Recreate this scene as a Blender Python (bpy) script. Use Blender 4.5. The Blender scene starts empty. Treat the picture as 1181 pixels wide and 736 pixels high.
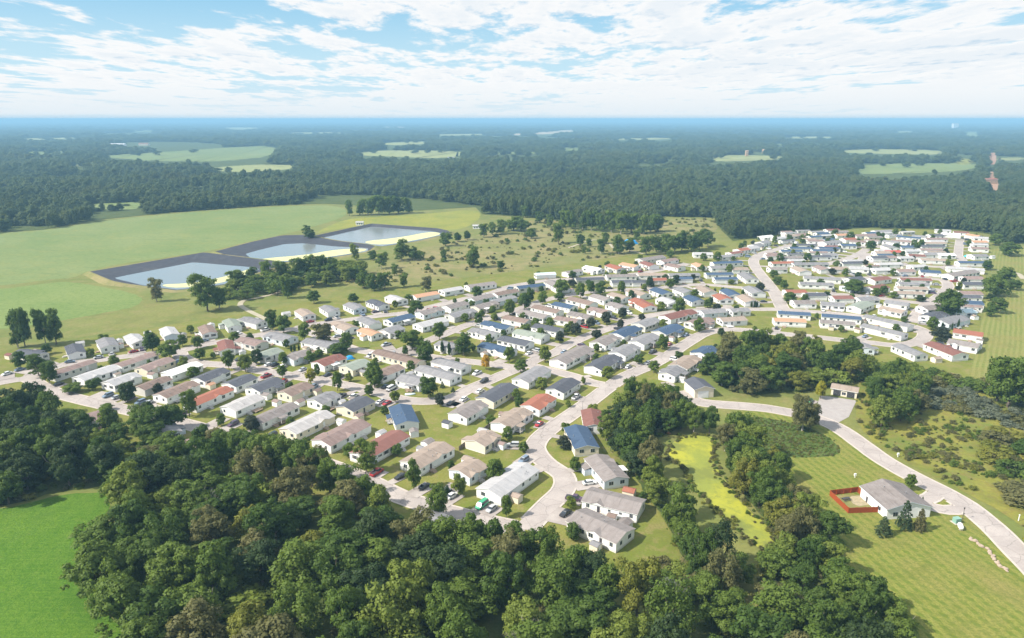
import bpy, math, random
import numpy as np
from mathutils import Vector
from mathutils import noise as noise3
random.seed(11)
rng = np.random.default_rng(7)
C = bpy.context.scene.collection
SC = bpy.context.scene
rad = math.radians

# ------------------------------------------------------------------ camera, light, exposure
CAM_H = 115.0
cam = bpy.data.objects.new('drone_camera', bpy.data.cameras.new('drone_camera'))
C.objects.link(cam)
cam.location = (0, 0, CAM_H)
cam.rotation_euler = (rad(90 - 15.86), 0, 0)
cam.data.sensor_width = 36
cam.data.lens = 36 * 813.0 / 1181.0
cam.data.clip_start = 1.0
cam.data.clip_end = 200000
SC.camera = cam

SUN_EL, SUN_AZ = 42.0, 198.0           # azimuth measured from +X, counter-clockwise
sd = Vector((math.cos(rad(SUN_AZ)) * math.cos(rad(SUN_EL)), math.sin(rad(SUN_AZ)) * math.cos(rad(SUN_EL)), math.sin(rad(SUN_EL))))
sun = bpy.data.objects.new('sun', bpy.data.lights.new('sun', 'SUN'))
C.objects.link(sun)
sun.data.energy = 5.0
sun.data.angle = rad(0.53)
sun.data.color = (1.0, 0.925, 0.82)
sun.rotation_euler = (-sd).to_track_quat('-Z', 'Y').to_euler()

world = bpy.data.worlds.new('World')
SC.world = world
world.use_nodes = True


def build_world():
    nt = world.node_tree
    N = nt.nodes
    Lk = nt.links
    N.clear()
    out = N.new('ShaderNodeOutputWorld')
    bg = N.new('ShaderNodeBackground')
    sky = N.new('ShaderNodeTexSky')
    sky.sky_type = 'NISHITA'
    sky.sun_disc = False
    sky.sun_elevation = rad(SUN_EL)
    sky.sun_rotation = rad(90 - SUN_AZ)
    sky.air_density = 1.0
    sky.dust_density = 0.4
    sky.ozone_density = 2.2
    bg.inputs['Strength'].default_value = 0.105
    tc = N.new('ShaderNodeTexCoord')
    sep = N.new('ShaderNodeSeparateXYZ')
    Lk.new(tc.outputs['Generated'], sep.inputs[0])

    def math_(op, a, b=None, clamp=False):
        n = N.new('ShaderNodeMath')
        n.operation = op
        n.use_clamp = clamp
        for i, v in enumerate((a, b)):
            if v is None:
                continue
            if isinstance(v, (int, float)):
                n.inputs[i].default_value = v
            else:
                Lk.new(v, n.inputs[i])
        return n.outputs[0]

    def ramp(v, lo, hi):
        n = N.new('ShaderNodeMapRange')
        n.interpolation_type = 'SMOOTHSTEP'
        n.inputs['From Min'].default_value = lo
        n.inputs['From Max'].default_value = hi
        Lk.new(v, n.inputs['Value'])
        return n.outputs[0]

    def mix(f, a, b):
        n = N.new('ShaderNodeMix')
        n.data_type = 'RGBA'
        for sock, v in ((n.inputs['Factor'], f), (n.inputs[6], a), (n.inputs[7], b)):
            if isinstance(v, tuple):
                sock.default_value = v
            elif isinstance(v, (int, float)):
                sock.default_value = v
            else:
                Lk.new(v, sock)
        return n.outputs[2]
    z = math_('MAXIMUM', sep.outputs[2], 0.0)
    zz = math_('ADD', z, 0.045)
    u = math_('DIVIDE', sep.outputs[0], zz)
    v = math_('MULTIPLY', math_('DIVIDE', sep.outputs[1], zz), 0.46)
    comb = N.new('ShaderNodeCombineXYZ')
    Lk.new(u, comb.inputs[0])
    Lk.new(v, comb.inputs[1])

    def noise(scale, detail, rough, off, dist=0.0):
        mp = N.new('ShaderNodeVectorMath')
        mp.operation = 'ADD'
        Lk.new(comb.outputs[0], mp.inputs[0])
        mp.inputs[1].default_value = off
        n = N.new('ShaderNodeTexNoise')
        n.inputs['Scale'].default_value = scale
        n.inputs['Detail'].default_value = detail
        n.inputs['Roughness'].default_value = rough
        n.inputs['Distortion'].default_value = dist
        Lk.new(mp.outputs[0], n.inputs['Vector'])
        return n.outputs[0]

    def dens(dv):
        broad = noise(0.42, 3, 0.5, (3.1, 7.7 + dv, 0.0))
        fine = noise(1.75, 10, 0.60, (1.3, 2.4 + dv, 4.0), 0.15)
        puff = noise(5.5, 8, 0.64, (9.3, 1.4 + dv, 2.0), 0.25)
        d = math_('ADD', math_('MULTIPLY', broad, 0.62), math_('MULTIPLY', fine, 0.85))
        return math_('ADD', d, math_('MULTIPLY', puff, 0.30))
    d = dens(0.0)
    up = dens(-0.10)                       # the same cloud field a little higher: tells undersides from tops
    low = ramp(z, 0.115, 0.03)             # lower in the sky the layers overlap and close up
    dl = math_('ADD', d, math_('MULTIPLY', low, 0.085))
    right = ramp(sep.outputs[0], -0.25, 0.35)
    dl = math_('ADD', dl, math_('MULTIPLY', right, 0.055))
    cover = ramp(dl, 0.845, 0.965)
    under = ramp(math_('SUBTRACT', up, d), 0.01, 0.16)
    core = ramp(dl, 0.93, 1.10)
    shade = math_('MULTIPLY', math_('ADD', math_('MULTIPLY', under, 0.9), math_('MULTIPLY', core, 0.35)), ramp(z, 0.02, 0.07))
    cloud = mix(shade, (5.75, 5.75, 5.75, 1), (3.6, 4.4, 5.1, 1))
    blue = mix(0.88, sky.outputs[0], (1.75, 3.6, 5.0, 1))
    bluelow = mix(ramp(z, 0.16, 0.05), blue, (3.3, 4.7, 5.45, 1))
    col = mix(math_('MULTIPLY', cover, 0.97), bluelow, cloud)
    hazy = mix(math_('MULTIPLY', ramp(z, 0.055, 0.004), 0.78), col, (4.5, 5.0, 5.35, 1))
    hazy = mix(ramp(z, 0.007, 0.0), hazy, (3.5, 4.45, 5.1, 1))
    # overhead, out of view, an added bright white lifts the light in the shadows
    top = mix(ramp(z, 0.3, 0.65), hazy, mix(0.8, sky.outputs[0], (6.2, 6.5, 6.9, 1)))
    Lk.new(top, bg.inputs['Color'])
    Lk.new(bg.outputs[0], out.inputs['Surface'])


build_world()
SC.view_settings.view_transform = 'Standard'
SC.view_settings.look = 'None'
SC.view_settings.gamma = 1.0
SC.view_settings.use_curve_mapping = False
SC.view_settings.exposure = 0.72
SC.render.engine = 'CYCLES'
SC.cycles.use_denoising = True
SC.cycles.max_bounces = 6
SC.cycles.diffuse_bounces = 3
SC.cycles.glossy_bounces = 2
SC.cycles.transmission_bounces = 3
SC.cycles.transparent_max_bounces = 6
SC.cycles.volume_bounces = 0
SC.cycles.caustics_reflective = False
SC.cycles.caustics_refractive = False

# ------------------------------------------------------------------ the plan, in metres (x right, y ahead of the drone)

HOUSES=[('M',-238.6,331.5,2.721,16.5,7.4,'d','y','d'),('M',-220.2,337.5,2.205,16.5,7.4,'d','w','d'),('M',-209.7,347.8,2.216,16.5,8.1,'g','w','d'),
('M',-198.8,355.3,2.316,16.5,7.4,'l','w','d'),('M',-187,368.1,2.176,16.5,7.4,'l','s','d'),('M',-167.6,371.5,2.115,16.5,7.4,'b','w','d'),
('M',-159.1,384.4,2.125,16.2,7.3,'e','w','d'),('M',-149.1,390.2,2.536,16.2,7.9,'g','w','d'),('M',-124,407.1,2.175,15.3,7.8,'t','w','d'),
('M',-111.4,415.4,2.17,15.3,7.6,'g','w','d'),('M',-97.5,422,2.222,15.3,8.4,'g','s','d'),('M',-84.7,429.8,2.253,16.5,7.8,'d','w','d'),
('M',-74.8,441.7,2.25,15.3,8.5,'l','w','d'),('M',-57.5,452.2,0.666,17.7,8.4,'o','w','p'),('M',-41.4,467.1,0.66,15.7,8.4,'l','w','p'),
('M',-22.1,481.4,0.573,21.6,8.4,'q','w','p'),('M',12.3,476.9,0.448,20.7,8.4,'n','y','p'),('M',24.7,517.3,0.244,15.1,7.4,'a','w','p'),
('M',46,525.6,0.73,15.8,7.4,'q','w','p'),('M',63.3,537.3,2.36,15.3,9.5,'w','w','d'),('M',81.1,542,2.038,16.5,9.5,'r','y','d'),
('M',93.7,549.7,2.288,15.3,9.5,'o','w','d'),('M',115.6,579,0.607,26.9,9.5,'q','y','p'),('M',109.4,553.4,1.95,15.3,9.3,'m','w','d'),
('M',127.8,570,0.626,17.5,8.4,'p','w','p'),('M',128.5,546.8,2.235,14.1,9.5,'p','w','d'),('M',148.1,548.8,1.688,12.9,8.3,'o','w','d'),
('M',164.1,599,-0.058,15.9,9.5,'l','w','p'),('F',-205.4,310.4,1.139,20.2,6.3,'p','y','p'),('F',-190,303.3,1.135,17.6,8.8,'l','w','p'),
('F',-174.1,295,1.125,13.3,8.8,'l','w','p'),('F',-157.7,290,1.14,14.2,7.4,'b','y','p'),('F',-143.8,282.5,1.143,17.1,8.4,'b','w','p'),
('F',-127.1,275.2,1.113,19.5,7.9,'r','w','p'),('F',-110.2,268.1,1.087,15.2,9,'z','w','p'),('F',-93.8,257.9,1.05,18.8,7.4,'q','w','p'),
('F',-78.3,249,1.033,19.7,9,'z','c','p'),('F',-63,239.8,1.031,21,9.5,'p','w','p'),('F',-47,229.9,1.004,21.4,9,'m','w','p'),('F',-29.2,221.8,0.969,18,9.2,'t','w','p'),
('F',-14.4,212,0.924,9.6,9,'t','s','p'),('F',-1.2,204.6,0.954,21.2,9.5,'l','w','p'),('S',-181.4,321.7,1.109,19.5,6.8,'p','w','p'),
('S',-168.8,314.8,1.178,16,8.4,'p','c','p'),('S',-153.3,308.6,1.082,16.4,7.9,'w','w','p'),('S',-136.6,300.5,1.151,14.7,8.8,'d','w','p'),
('S',-120.7,293.1,1.121,12.5,8.8,'d','w','p'),('S',-107.9,288.3,1.096,14.3,8.8,'d','w','p'),('S',-92.8,282.8,1.042,12.8,8.8,'b','c','p'),
('S',-78.2,273.2,1.02,10.6,8.8,'g','w','p'),('S',-63.7,266.7,1.023,12.5,9.5,'d','c','p'),('S',-42.6,255.9,1.887,17.6,8.7,'n','w','d'),
('S',-17.4,261.3,1.015,15.1,9,'q','w','p'),('S',-10.5,234.7,0.985,10,8.8,'t','c','p'),('S',-6.2,279.3,1.018,19.5,9,'d','c','p'),('S',9,301.1,0.995,19.7,8.8,'g','w','p'),
('S',0.1,253.1,1.012,17.1,8.8,'t','w','p'),('S',10.9,268.9,1.022,14.3,8.8,'r','w','p'),('S',22.3,287.3,1.003,15.5,8.8,'d','w','p'),
('B',-146.5,343.6,2.03,16.2,7.3,'m','w','d'),('B',-135.9,350.3,2.591,16.2,8.4,'p','y','d'),('B',-123.5,359,2.603,16.5,9.5,'g','s','d'),
('B',-99.8,348.4,-0.521,18.2,8.7,'g','w','p'),('B',-94.7,379.5,2.339,17.6,9,'t','w','d'),('B',-121,331.8,1.029,11.8,8.7,'e','y','p'),
('B',-105.4,328.4,1.04,12.8,8.7,'q','s','p'),('B',-88,320.7,0.986,14.2,9.2,'m','w','p'),('B',-73.9,314.2,0.965,12.2,9.5,'e','c','p'),
('B',-55.5,326,-0.618,29.2,7.5,'b','c','p'),('B',-57.4,305.8,0.971,14.7,8.1,'b','w','p'),('B',-34,303.8,-0.638,21.9,8.1,'g','w','p'),
('B',-29,316,-0.625,18.8,7.5,'g','w','p'),('B',-43.9,294.6,-0.538,13.2,9.2,'g','w','p'),('B',-32.5,344.6,-0.631,12.8,8.1,'g','w','p'),
('B',-77.6,367.5,2.356,13.9,7.3,'o','w','d'),('C',-65.5,394.8,0.817,17,8.7,'n','w','p'),('C',-49.6,410.7,0.809,16.3,8.7,'q','s','p'),
('C',-35.2,424.8,0.812,15.6,8.7,'q','w','p'),('C',-20.2,444.8,0.782,17.5,8.7,'q','s','p'),('C',-16.8,425.1,0.819,17.5,8.1,'q','c','p'),
('C',-46.3,386.1,0.789,19,9.2,'l','w','p'),('C',-30.4,406.1,0.833,19.1,8.7,'g','y','p'),('C',-66.4,372.1,0.972,11.9,9.1,'g','w','p'),
('C',-82.3,388.6,2.242,16.5,8.1,'g','w','d'),('C',-4.6,458.4,0.68,18.3,8.1,'b','w','p'),('C',-5.5,440.7,0.766,18.8,6.3,'g','s','p'),
('C',-7.6,339.8,-0.642,19.1,8.7,'n','w','p'),('C',-8.4,380.4,-0.674,18.2,8.7,'n','w','p'),('C',-15.2,367.1,-0.668,16.6,8.7,'g','w','p'),
('C',1.9,351.5,-0.637,17.8,8.7,'d','w','p'),('C',10.2,363.8,-0.624,18.7,8.7,'e','w','p'),('C',19.8,375.4,-0.61,16.2,8.7,'d','w','p'),
('C',2.9,392.8,-0.651,16.7,8.1,'b','w','p'),('C',12.9,403.7,-0.684,20.3,8.7,'q','w','p'),('C',21.5,415.4,-0.715,19.5,8.1,'b','w','p'),
('C',32.6,424.4,-0.721,14.5,8.7,'n','w','p'),('C',44.5,435.3,-0.841,19.8,8.7,'b','w','p'),('C',58,444.2,-0.957,14.9,8.7,'q','w','p'),
('C',70.2,448.3,-1.011,14.9,8.7,'t','w','p'),('C',65.3,424,-0.976,11.8,9.2,'q','w','p'),('C',53,412.5,-0.743,12.5,8.7,'p','w','p'),
('C',40.5,401.6,-0.698,14.3,8.7,'q','c','p'),('C',32,392.5,-0.534,13.8,8.1,'p','w','p'),('D',91.6,491.4,0.095,13,7.9,'d','w','p'),
('D',80.5,510.9,0.082,21.8,8.1,'q','w','p'),('D',78.8,491.4,0.084,16.2,8.7,'d','w','p'),('D',56.1,499.8,0.138,20.5,8.1,'d','y','p'),
('D',31.1,480.2,-1.228,24.8,9.2,'q','w','p'),('D',104.2,515.5,0.078,21.1,8.1,'t','w','p'),('D',104.9,498.3,0.126,13,7.9,'r','y','p'),
('D',84.3,457.6,-1.06,15.1,9.2,'t','w','p'),('D',100.5,460.9,-1.169,15.4,9.5,'n','w','p'),('D',99.6,435.5,-1.194,14.6,9.5,'l','w','p'),
('D',82.2,429.4,-1.287,20.9,9.5,'r','w','p'),('D',116.4,463.9,-1.233,13.4,9.5,'g','w','p'),('D',131.4,465.8,-1.41,16.4,9.5,'t','w','p'),
('D',117.1,440.1,-1.334,13.4,9.5,'n','w','p'),('D',136.8,444.4,-1.459,13.2,9.5,'r','w','p'),('D',146,457,-1.489,16.7,9.5,'n','w','p'),
('D',151.8,440.3,-1.502,16.1,9.5,'t','w','p'),('D',173.7,507.6,-1.565,21,9.5,'g','w','p'),('D',163.7,464.3,-1.518,18.1,9.5,'g','w','p'),
('D',154.9,517.5,0.032,20,7.6,'n','w','p'),('D',155,501.3,0.037,16.6,7.6,'n','w','p'),('D',173.5,560.8,0.195,25.3,7.6,'n','w','p'),
('D',161.1,541.7,0.082,13.2,9.1,'g','w','p'),('D',175.6,535.8,0.063,13.2,9.1,'t','w','p'),('D',128,514.9,0.068,23.1,8.1,'g','y','p'),
('D',124.1,502.4,0.096,13.4,7.6,'n','w','p'),('E',29.7,329.1,0.952,27,9.5,'q','w','p'),('E',43.7,317.5,0.953,21,9.5,'d','w','p'),
('E',56.6,336.2,0.935,16.6,9.5,'g','w','p'),('E',69.8,354.5,0.904,18.1,9.5,'g','w','p'),('E',86.1,372.5,0.803,18.8,9.5,'n','y','p'),
('E',62.1,368.5,0.884,19.1,9.5,'n','w','p'),('E',48.8,352.4,0.927,16,9.5,'q','w','p'),('E',77,386.3,0.783,16.9,9.5,'g','y','p'),
('E',98.7,403.1,0.637,24.1,9.5,'m','w','p'),('E',107.6,388.4,0.599,16.6,8.7,'p','y','p'),('E',96.8,334.4,0.907,13.9,9.5,'n','w','p'),
('E',82.8,317.9,0.92,17.7,9.3,'t','w','p'),('E',73.5,305.4,0.95,11.6,7.9,'g','w','p'),('E',120.8,410.6,0.278,15.7,8.7,'g','s','p'),
('E',127.6,393.4,0.197,15.3,8.1,'t','w','p'),('E',137.6,413.4,0.22,11.8,8.1,'g','w','p'),('E',25.2,235.5,1.717,17.6,8.6,'n','c','d'),
('E',31.3,212.1,1.865,16.5,8.5,'q','s','d'),('E',31,191.5,-0.456,17.2,9.2,'q','w','p'),('E',25.3,177.9,-0.716,16.8,9.5,'q','w','p'),
('E',31.2,252.5,1.548,15.3,7.4,'m','w','d'),('G',-163.6,254.3,0.858,9.6,9.5,'p','w','p'),('G',-128.7,242.2,2.267,9.5,7.4,'g','s','d'),
('G',-117.7,228.3,0.702,11.8,8.4,'p','w','p'),('G',-22.6,181.1,2.447,9.5,7.4,'g','s','d'),('R',181.1,588.8,0.433,14.6,8.1,'g','w','p'),
('R',192.9,604.2,0.521,13.4,8.1,'m','w','p'),('R',204.3,619.4,0.6,13.4,9.2,'r','w','p'),('R',216,629.3,0.652,14,9.2,'l','w','p'),
('R',224.4,642.3,0.702,13.4,9.5,'g','w','p'),('R',236.2,657.5,0.712,13.4,9.5,'g','w','p'),('R',250.2,690.3,0.436,13.4,9.5,'w','w','p'),
('R',224.7,597.8,0.05,12.8,8.7,'p','w','p'),('R',221.3,591.2,0.044,12.8,7.6,'p','w','p'),('R',205.6,536.7,0.084,13.4,8.1,'q','w','p'),
('R',217.7,559.8,0.091,18.6,7.6,'r','w','p'),('R',234.2,582.3,0.066,17.5,8.1,'q','w','p'),('R',245.1,612.3,-0.04,18.2,7.6,'n','w','p'),
('R',258.9,626.7,-0.082,18.9,7.6,'n','w','p'),('R',269.9,643.6,-0.111,19.8,7.6,'d','w','p'),('R',274,615.4,-0.053,18.3,7.6,'n','w','p'),
('R',284.6,627,-0.088,18.1,7.6,'n','w','p'),('R',259.5,587,0.054,18.2,7.5,'d','w','p'),('R',270.4,594.8,0.089,13.2,9.1,'g','w','p'),
('R',238.4,555.6,0.083,28.4,8.1,'g','w','p'),('R',222.2,532.1,-1.492,16.1,9.5,'t','w','p'),('R',241,537.5,-1.487,13.8,9.5,'p','w','p'),
('R',253.2,537.4,0.095,13.2,9.5,'t','w','p'),('R',273,559.5,0.097,16.7,8.1,'d','w','p'),('R',269.5,537.8,-0.316,13.2,9.2,'l','w','p'),
('R',225.9,502.5,-0.263,24.7,7.6,'g','w','p'),('R',214.1,484.4,-0.158,22.2,7.6,'g','w','p'),('R',248.3,499.8,0.447,13.6,9.5,'d','w','p'),
('R',235.7,476.7,0.452,13.2,9.3,'m','s','p'),('R',190.3,461.3,0.025,13.4,9.2,'r','w','p'),('R',184.6,432.8,-0.02,13.4,9.5,'q','w','p'),
('R',200,452.6,0.034,13.2,9.3,'d','w','p'),('R',214.2,445,0.053,13,9.1,'m','w','p'),('R',201,427.9,-0.329,13.4,9.5,'g','w','p'),
('R',228.7,441.6,0.146,13.2,9.3,'g','w','p'),('R',216.9,424.6,0.727,19,9.2,'e','w','p'),('R',168.3,406,-0.218,18,7.6,'n','w','p'),
('R',160,391.3,-0.154,17.2,7.6,'o','w','p'),('R',193.1,398.3,-0.343,20.8,7.6,'n','w','p'),('R',185.5,386.5,-0.298,18,7.6,'q','w','p'),
('R',351.2,699,0.181,23.4,9.5,'p','w','p'),('R',382.4,725.1,0.212,19.9,9.5,'g','w','p'),('R',308.6,642.3,-0.038,13.4,9.2,'n','w','p'),
('R',324.9,675.8,0.256,13.4,9.2,'r','w','p'),('R',300.5,659.4,0.473,22.2,9.1,'g','w','p'),('R',288.8,666.8,-0.135,14.6,9.1,'p','w','p'),
('R',328.7,701.4,0.2,13.4,9.2,'o','w','p'),('R',260.9,683,0.366,13.4,9.2,'l','w','p'),('R',275.6,695.7,0.3,13.2,9.2,'t','w','p'),
('R',288.8,701.5,0.232,13.2,9.2,'p','w','p'),('R',313.6,710.8,0.217,13.4,9.2,'n','w','p'),('R',388.9,686.2,-0.657,20.6,8.1,'n','w','p'),
('R',369.7,664,-0.551,17.1,7.9,'p','w','p'),('R',421.8,698.6,0.012,13.7,9.2,'d','w','p'),('R',409.5,677.2,-0.001,20.3,8.1,'p','w','p'),
('R',394.3,653.4,0.002,19.9,8.1,'t','w','p'),('R',382.7,636.9,-0.007,21.4,8.1,'d','w','p'),('R',371.6,619,-0.05,19.7,7.6,'p','w','p'),
('R',360.3,598,0.088,16.2,9.1,'g','w','p'),('R',346.3,572.1,-0.177,18.6,7.6,'t','w','p'),('R',331.9,608.7,0.095,13.9,9.2,'f','w','p'),
('R',315.2,583.8,-0.018,12.8,7.8,'p','w','p'),('R',343,590.3,-0.16,12.8,8.9,'m','w','p'),('R',329.1,582.1,0.072,12.2,7.5,'l','w','p'),
('R',306.5,582.6,0.081,13.4,9.5,'d','w','p'),('R',321.3,605.2,0.02,13.4,9.2,'t','w','p'),('R',301.9,555.6,0.11,20,8.1,'l','w','p'),
('R',284.5,533.9,0.121,13.2,9.2,'l','w','p'),('R',300,529,0.057,13.4,9.5,'p','w','p'),('R',319.8,546.5,0.192,13.4,8.1,'l','w','p'),
('R',317.4,525,-0.335,13.4,9.5,'n','w','p'),('R',358.1,660.3,-0.822,13.4,7.9,'g','w','p'),('R',327.1,662.1,-0.402,13.4,9.2,'p','w','p'),
('R',357.9,632.8,-0.009,13.4,9.2,'n','w','p'),('R',343.5,634,-1.577,16.3,9.2,'g','w','p'),('T',372.9,561.3,-0.035,24.8,7.6,'n','w','p'),
('T',351.2,536.5,-0.36,24.8,8.1,'l','w','p'),('T',337.8,519.6,0.483,32.9,9.2,'q','w','p'),('T',440.8,704.7,-0.371,16.4,9.2,'w','w','p'),
('T',458.9,696.4,-1.174,13,9.1,'o','w','p'),('T',457.1,682.8,-0.352,13,8.9,'l','w','p'),('T',440.5,660.3,-0.056,13.4,9.2,'o','w','p'),
('T',431,644.8,-0.11,13.4,7.6,'l','w','p'),('T',418.4,625.3,-0.265,13.4,9.2,'p','w','p'),('T',396.2,591.1,0.109,13.4,9.5,'g','w','p'),
('T',370.8,595.2,0.022,13.2,9.1,'w','w','p'),('T',265.9,500.4,0.414,16.9,9.5,'m','w','p'),('T',251.3,473.2,0.471,15.8,9.3,'m','w','p'),
('T',291.4,498.4,-0.136,20.8,7.6,'m','w','p'),('T',282.4,484.8,-0.13,19.8,7.6,'g','w','p'),('T',274.1,471.5,-0.13,19.3,7.6,'t','w','p'),
('T',264.2,457.7,-0.134,19.3,7.6,'t','w','p'),('T',323.1,484.8,-0.05,13.4,9.5,'d','w','p'),('T',335.5,503.1,-0.011,13.4,9.5,'p','w','p'),
('T',305.1,457.3,-0.073,13.4,9.5,'p','w','p'),('T',289.4,431.7,-0.265,13.4,9.5,'n','w','p'),('T',271.8,411.5,0.099,13.4,9.5,'a','s','p'),
('T',253.9,391.6,0.519,21.7,9.5,'g','s','p'),('T',247.8,366.3,-0.619,13.4,9.5,'r','w','p'),('T',233.7,347.2,-0.73,13.4,9.5,'q','w','p'),
('T',218.8,337.8,1.776,18.8,9.5,'m','w','d'),('T',199.6,336.2,1.769,16.5,7.5,'g','w','d'),('T',257.5,419.1,0.269,13,9.3,'q','w','p'),
('T',249.7,401.5,0.591,16.4,9.5,'d','w','p'),('T',242.8,430.3,-0.719,13,9.1,'g','w','p'),('T',231.6,413.8,-0.851,13.4,9.5,'t','w','p'),
('T',216.1,389.6,-0.953,25.9,7.6,'g','w','p'),('T',204.7,371.7,-0.947,22.8,7.6,'g','w','p'),('T',179.7,341.7,1.37,8.4,7.4,'g','s','d'),
('R',355.5,688.6,0.181,15.2,6.9,'q','c','p'),('R',338.8,722.9,0.2,14.2,7.3,'q','w','p'),('R',304.4,675.1,0.473,13.8,6.9,'n','w','p'),
('R',344.6,668.9,-0.822,13.1,6.9,'p','w','p'),('R',282.5,713.4,0.232,13,7.8,'g','w','p'),('R',298.3,691.1,0.232,13.5,7.6,'n','w','p'),
('R',312.4,699.1,0.217,13.9,5.8,'l','y','p'),('R',379.2,714,0.212,14.4,6.7,'l','w','p'),('R',318.2,594.5,-0.018,13.4,5.6,'n','y','p'),
('R',313.4,723.6,0.217,14,6.6,'g','c','p'),('R',262.9,669.1,0.366,15.3,5.7,'d','w','p'),('R',233.8,570.6,0.066,12.6,6.8,'l','w','p'),
('R',329.2,618.1,0.095,12.8,6.1,'l','w','p'),('R',243.5,598.4,-0.04,14.5,6.1,'d','y','p'),('T',448.7,731.5,-0.371,14.1,7.3,'l','w','p'),
('R',281.9,723.2,0.232,12.4,6.5,'p','w','p'),('R',379.7,673.2,-0.551,13.4,6.6,'l','w','p'),('T',459.1,717.6,-0.371,13,8,'m','w','p'),
('R',351.3,613.6,0.088,13.1,7.4,'l','w','p'),('R',369.9,608.5,-0.05,15.3,6.1,'t','w','p'),('R',403.1,692.8,-0.657,12.4,7.7,'g','w','p'),
('R',266.3,606.7,-0.053,15.2,6.6,'p','w','p'),('R',287.2,677.2,-0.135,12.4,6.9,'t','w','p'),('R',334.3,734.6,0.2,14.3,7.9,'m','w','p'),
('T',283.1,423.4,-0.265,14.8,5.5,'p','w','p'),('T',297.2,446.8,-0.073,15.1,7.3,'d','w','p'),('R',302.3,730.7,0.217,14.8,5.7,'g','w','p'),
('R',284.1,548,0.121,12.1,5.7,'p','y','p'),('R',402.7,663.5,0.002,13.2,7.2,'l','w','p'),('R',381.8,701.4,0.212,14.9,6,'g','w','p'),
('R',364,714,0.212,12,7.9,'n','w','p'),('R',280.2,569.6,0.097,14.3,6.1,'l','w','p'),('R',406.3,722.2,0.212,14.1,6.5,'l','y','p'),
('R',291.6,636.2,-0.088,14.1,5.6,'m','w','p')]
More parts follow.
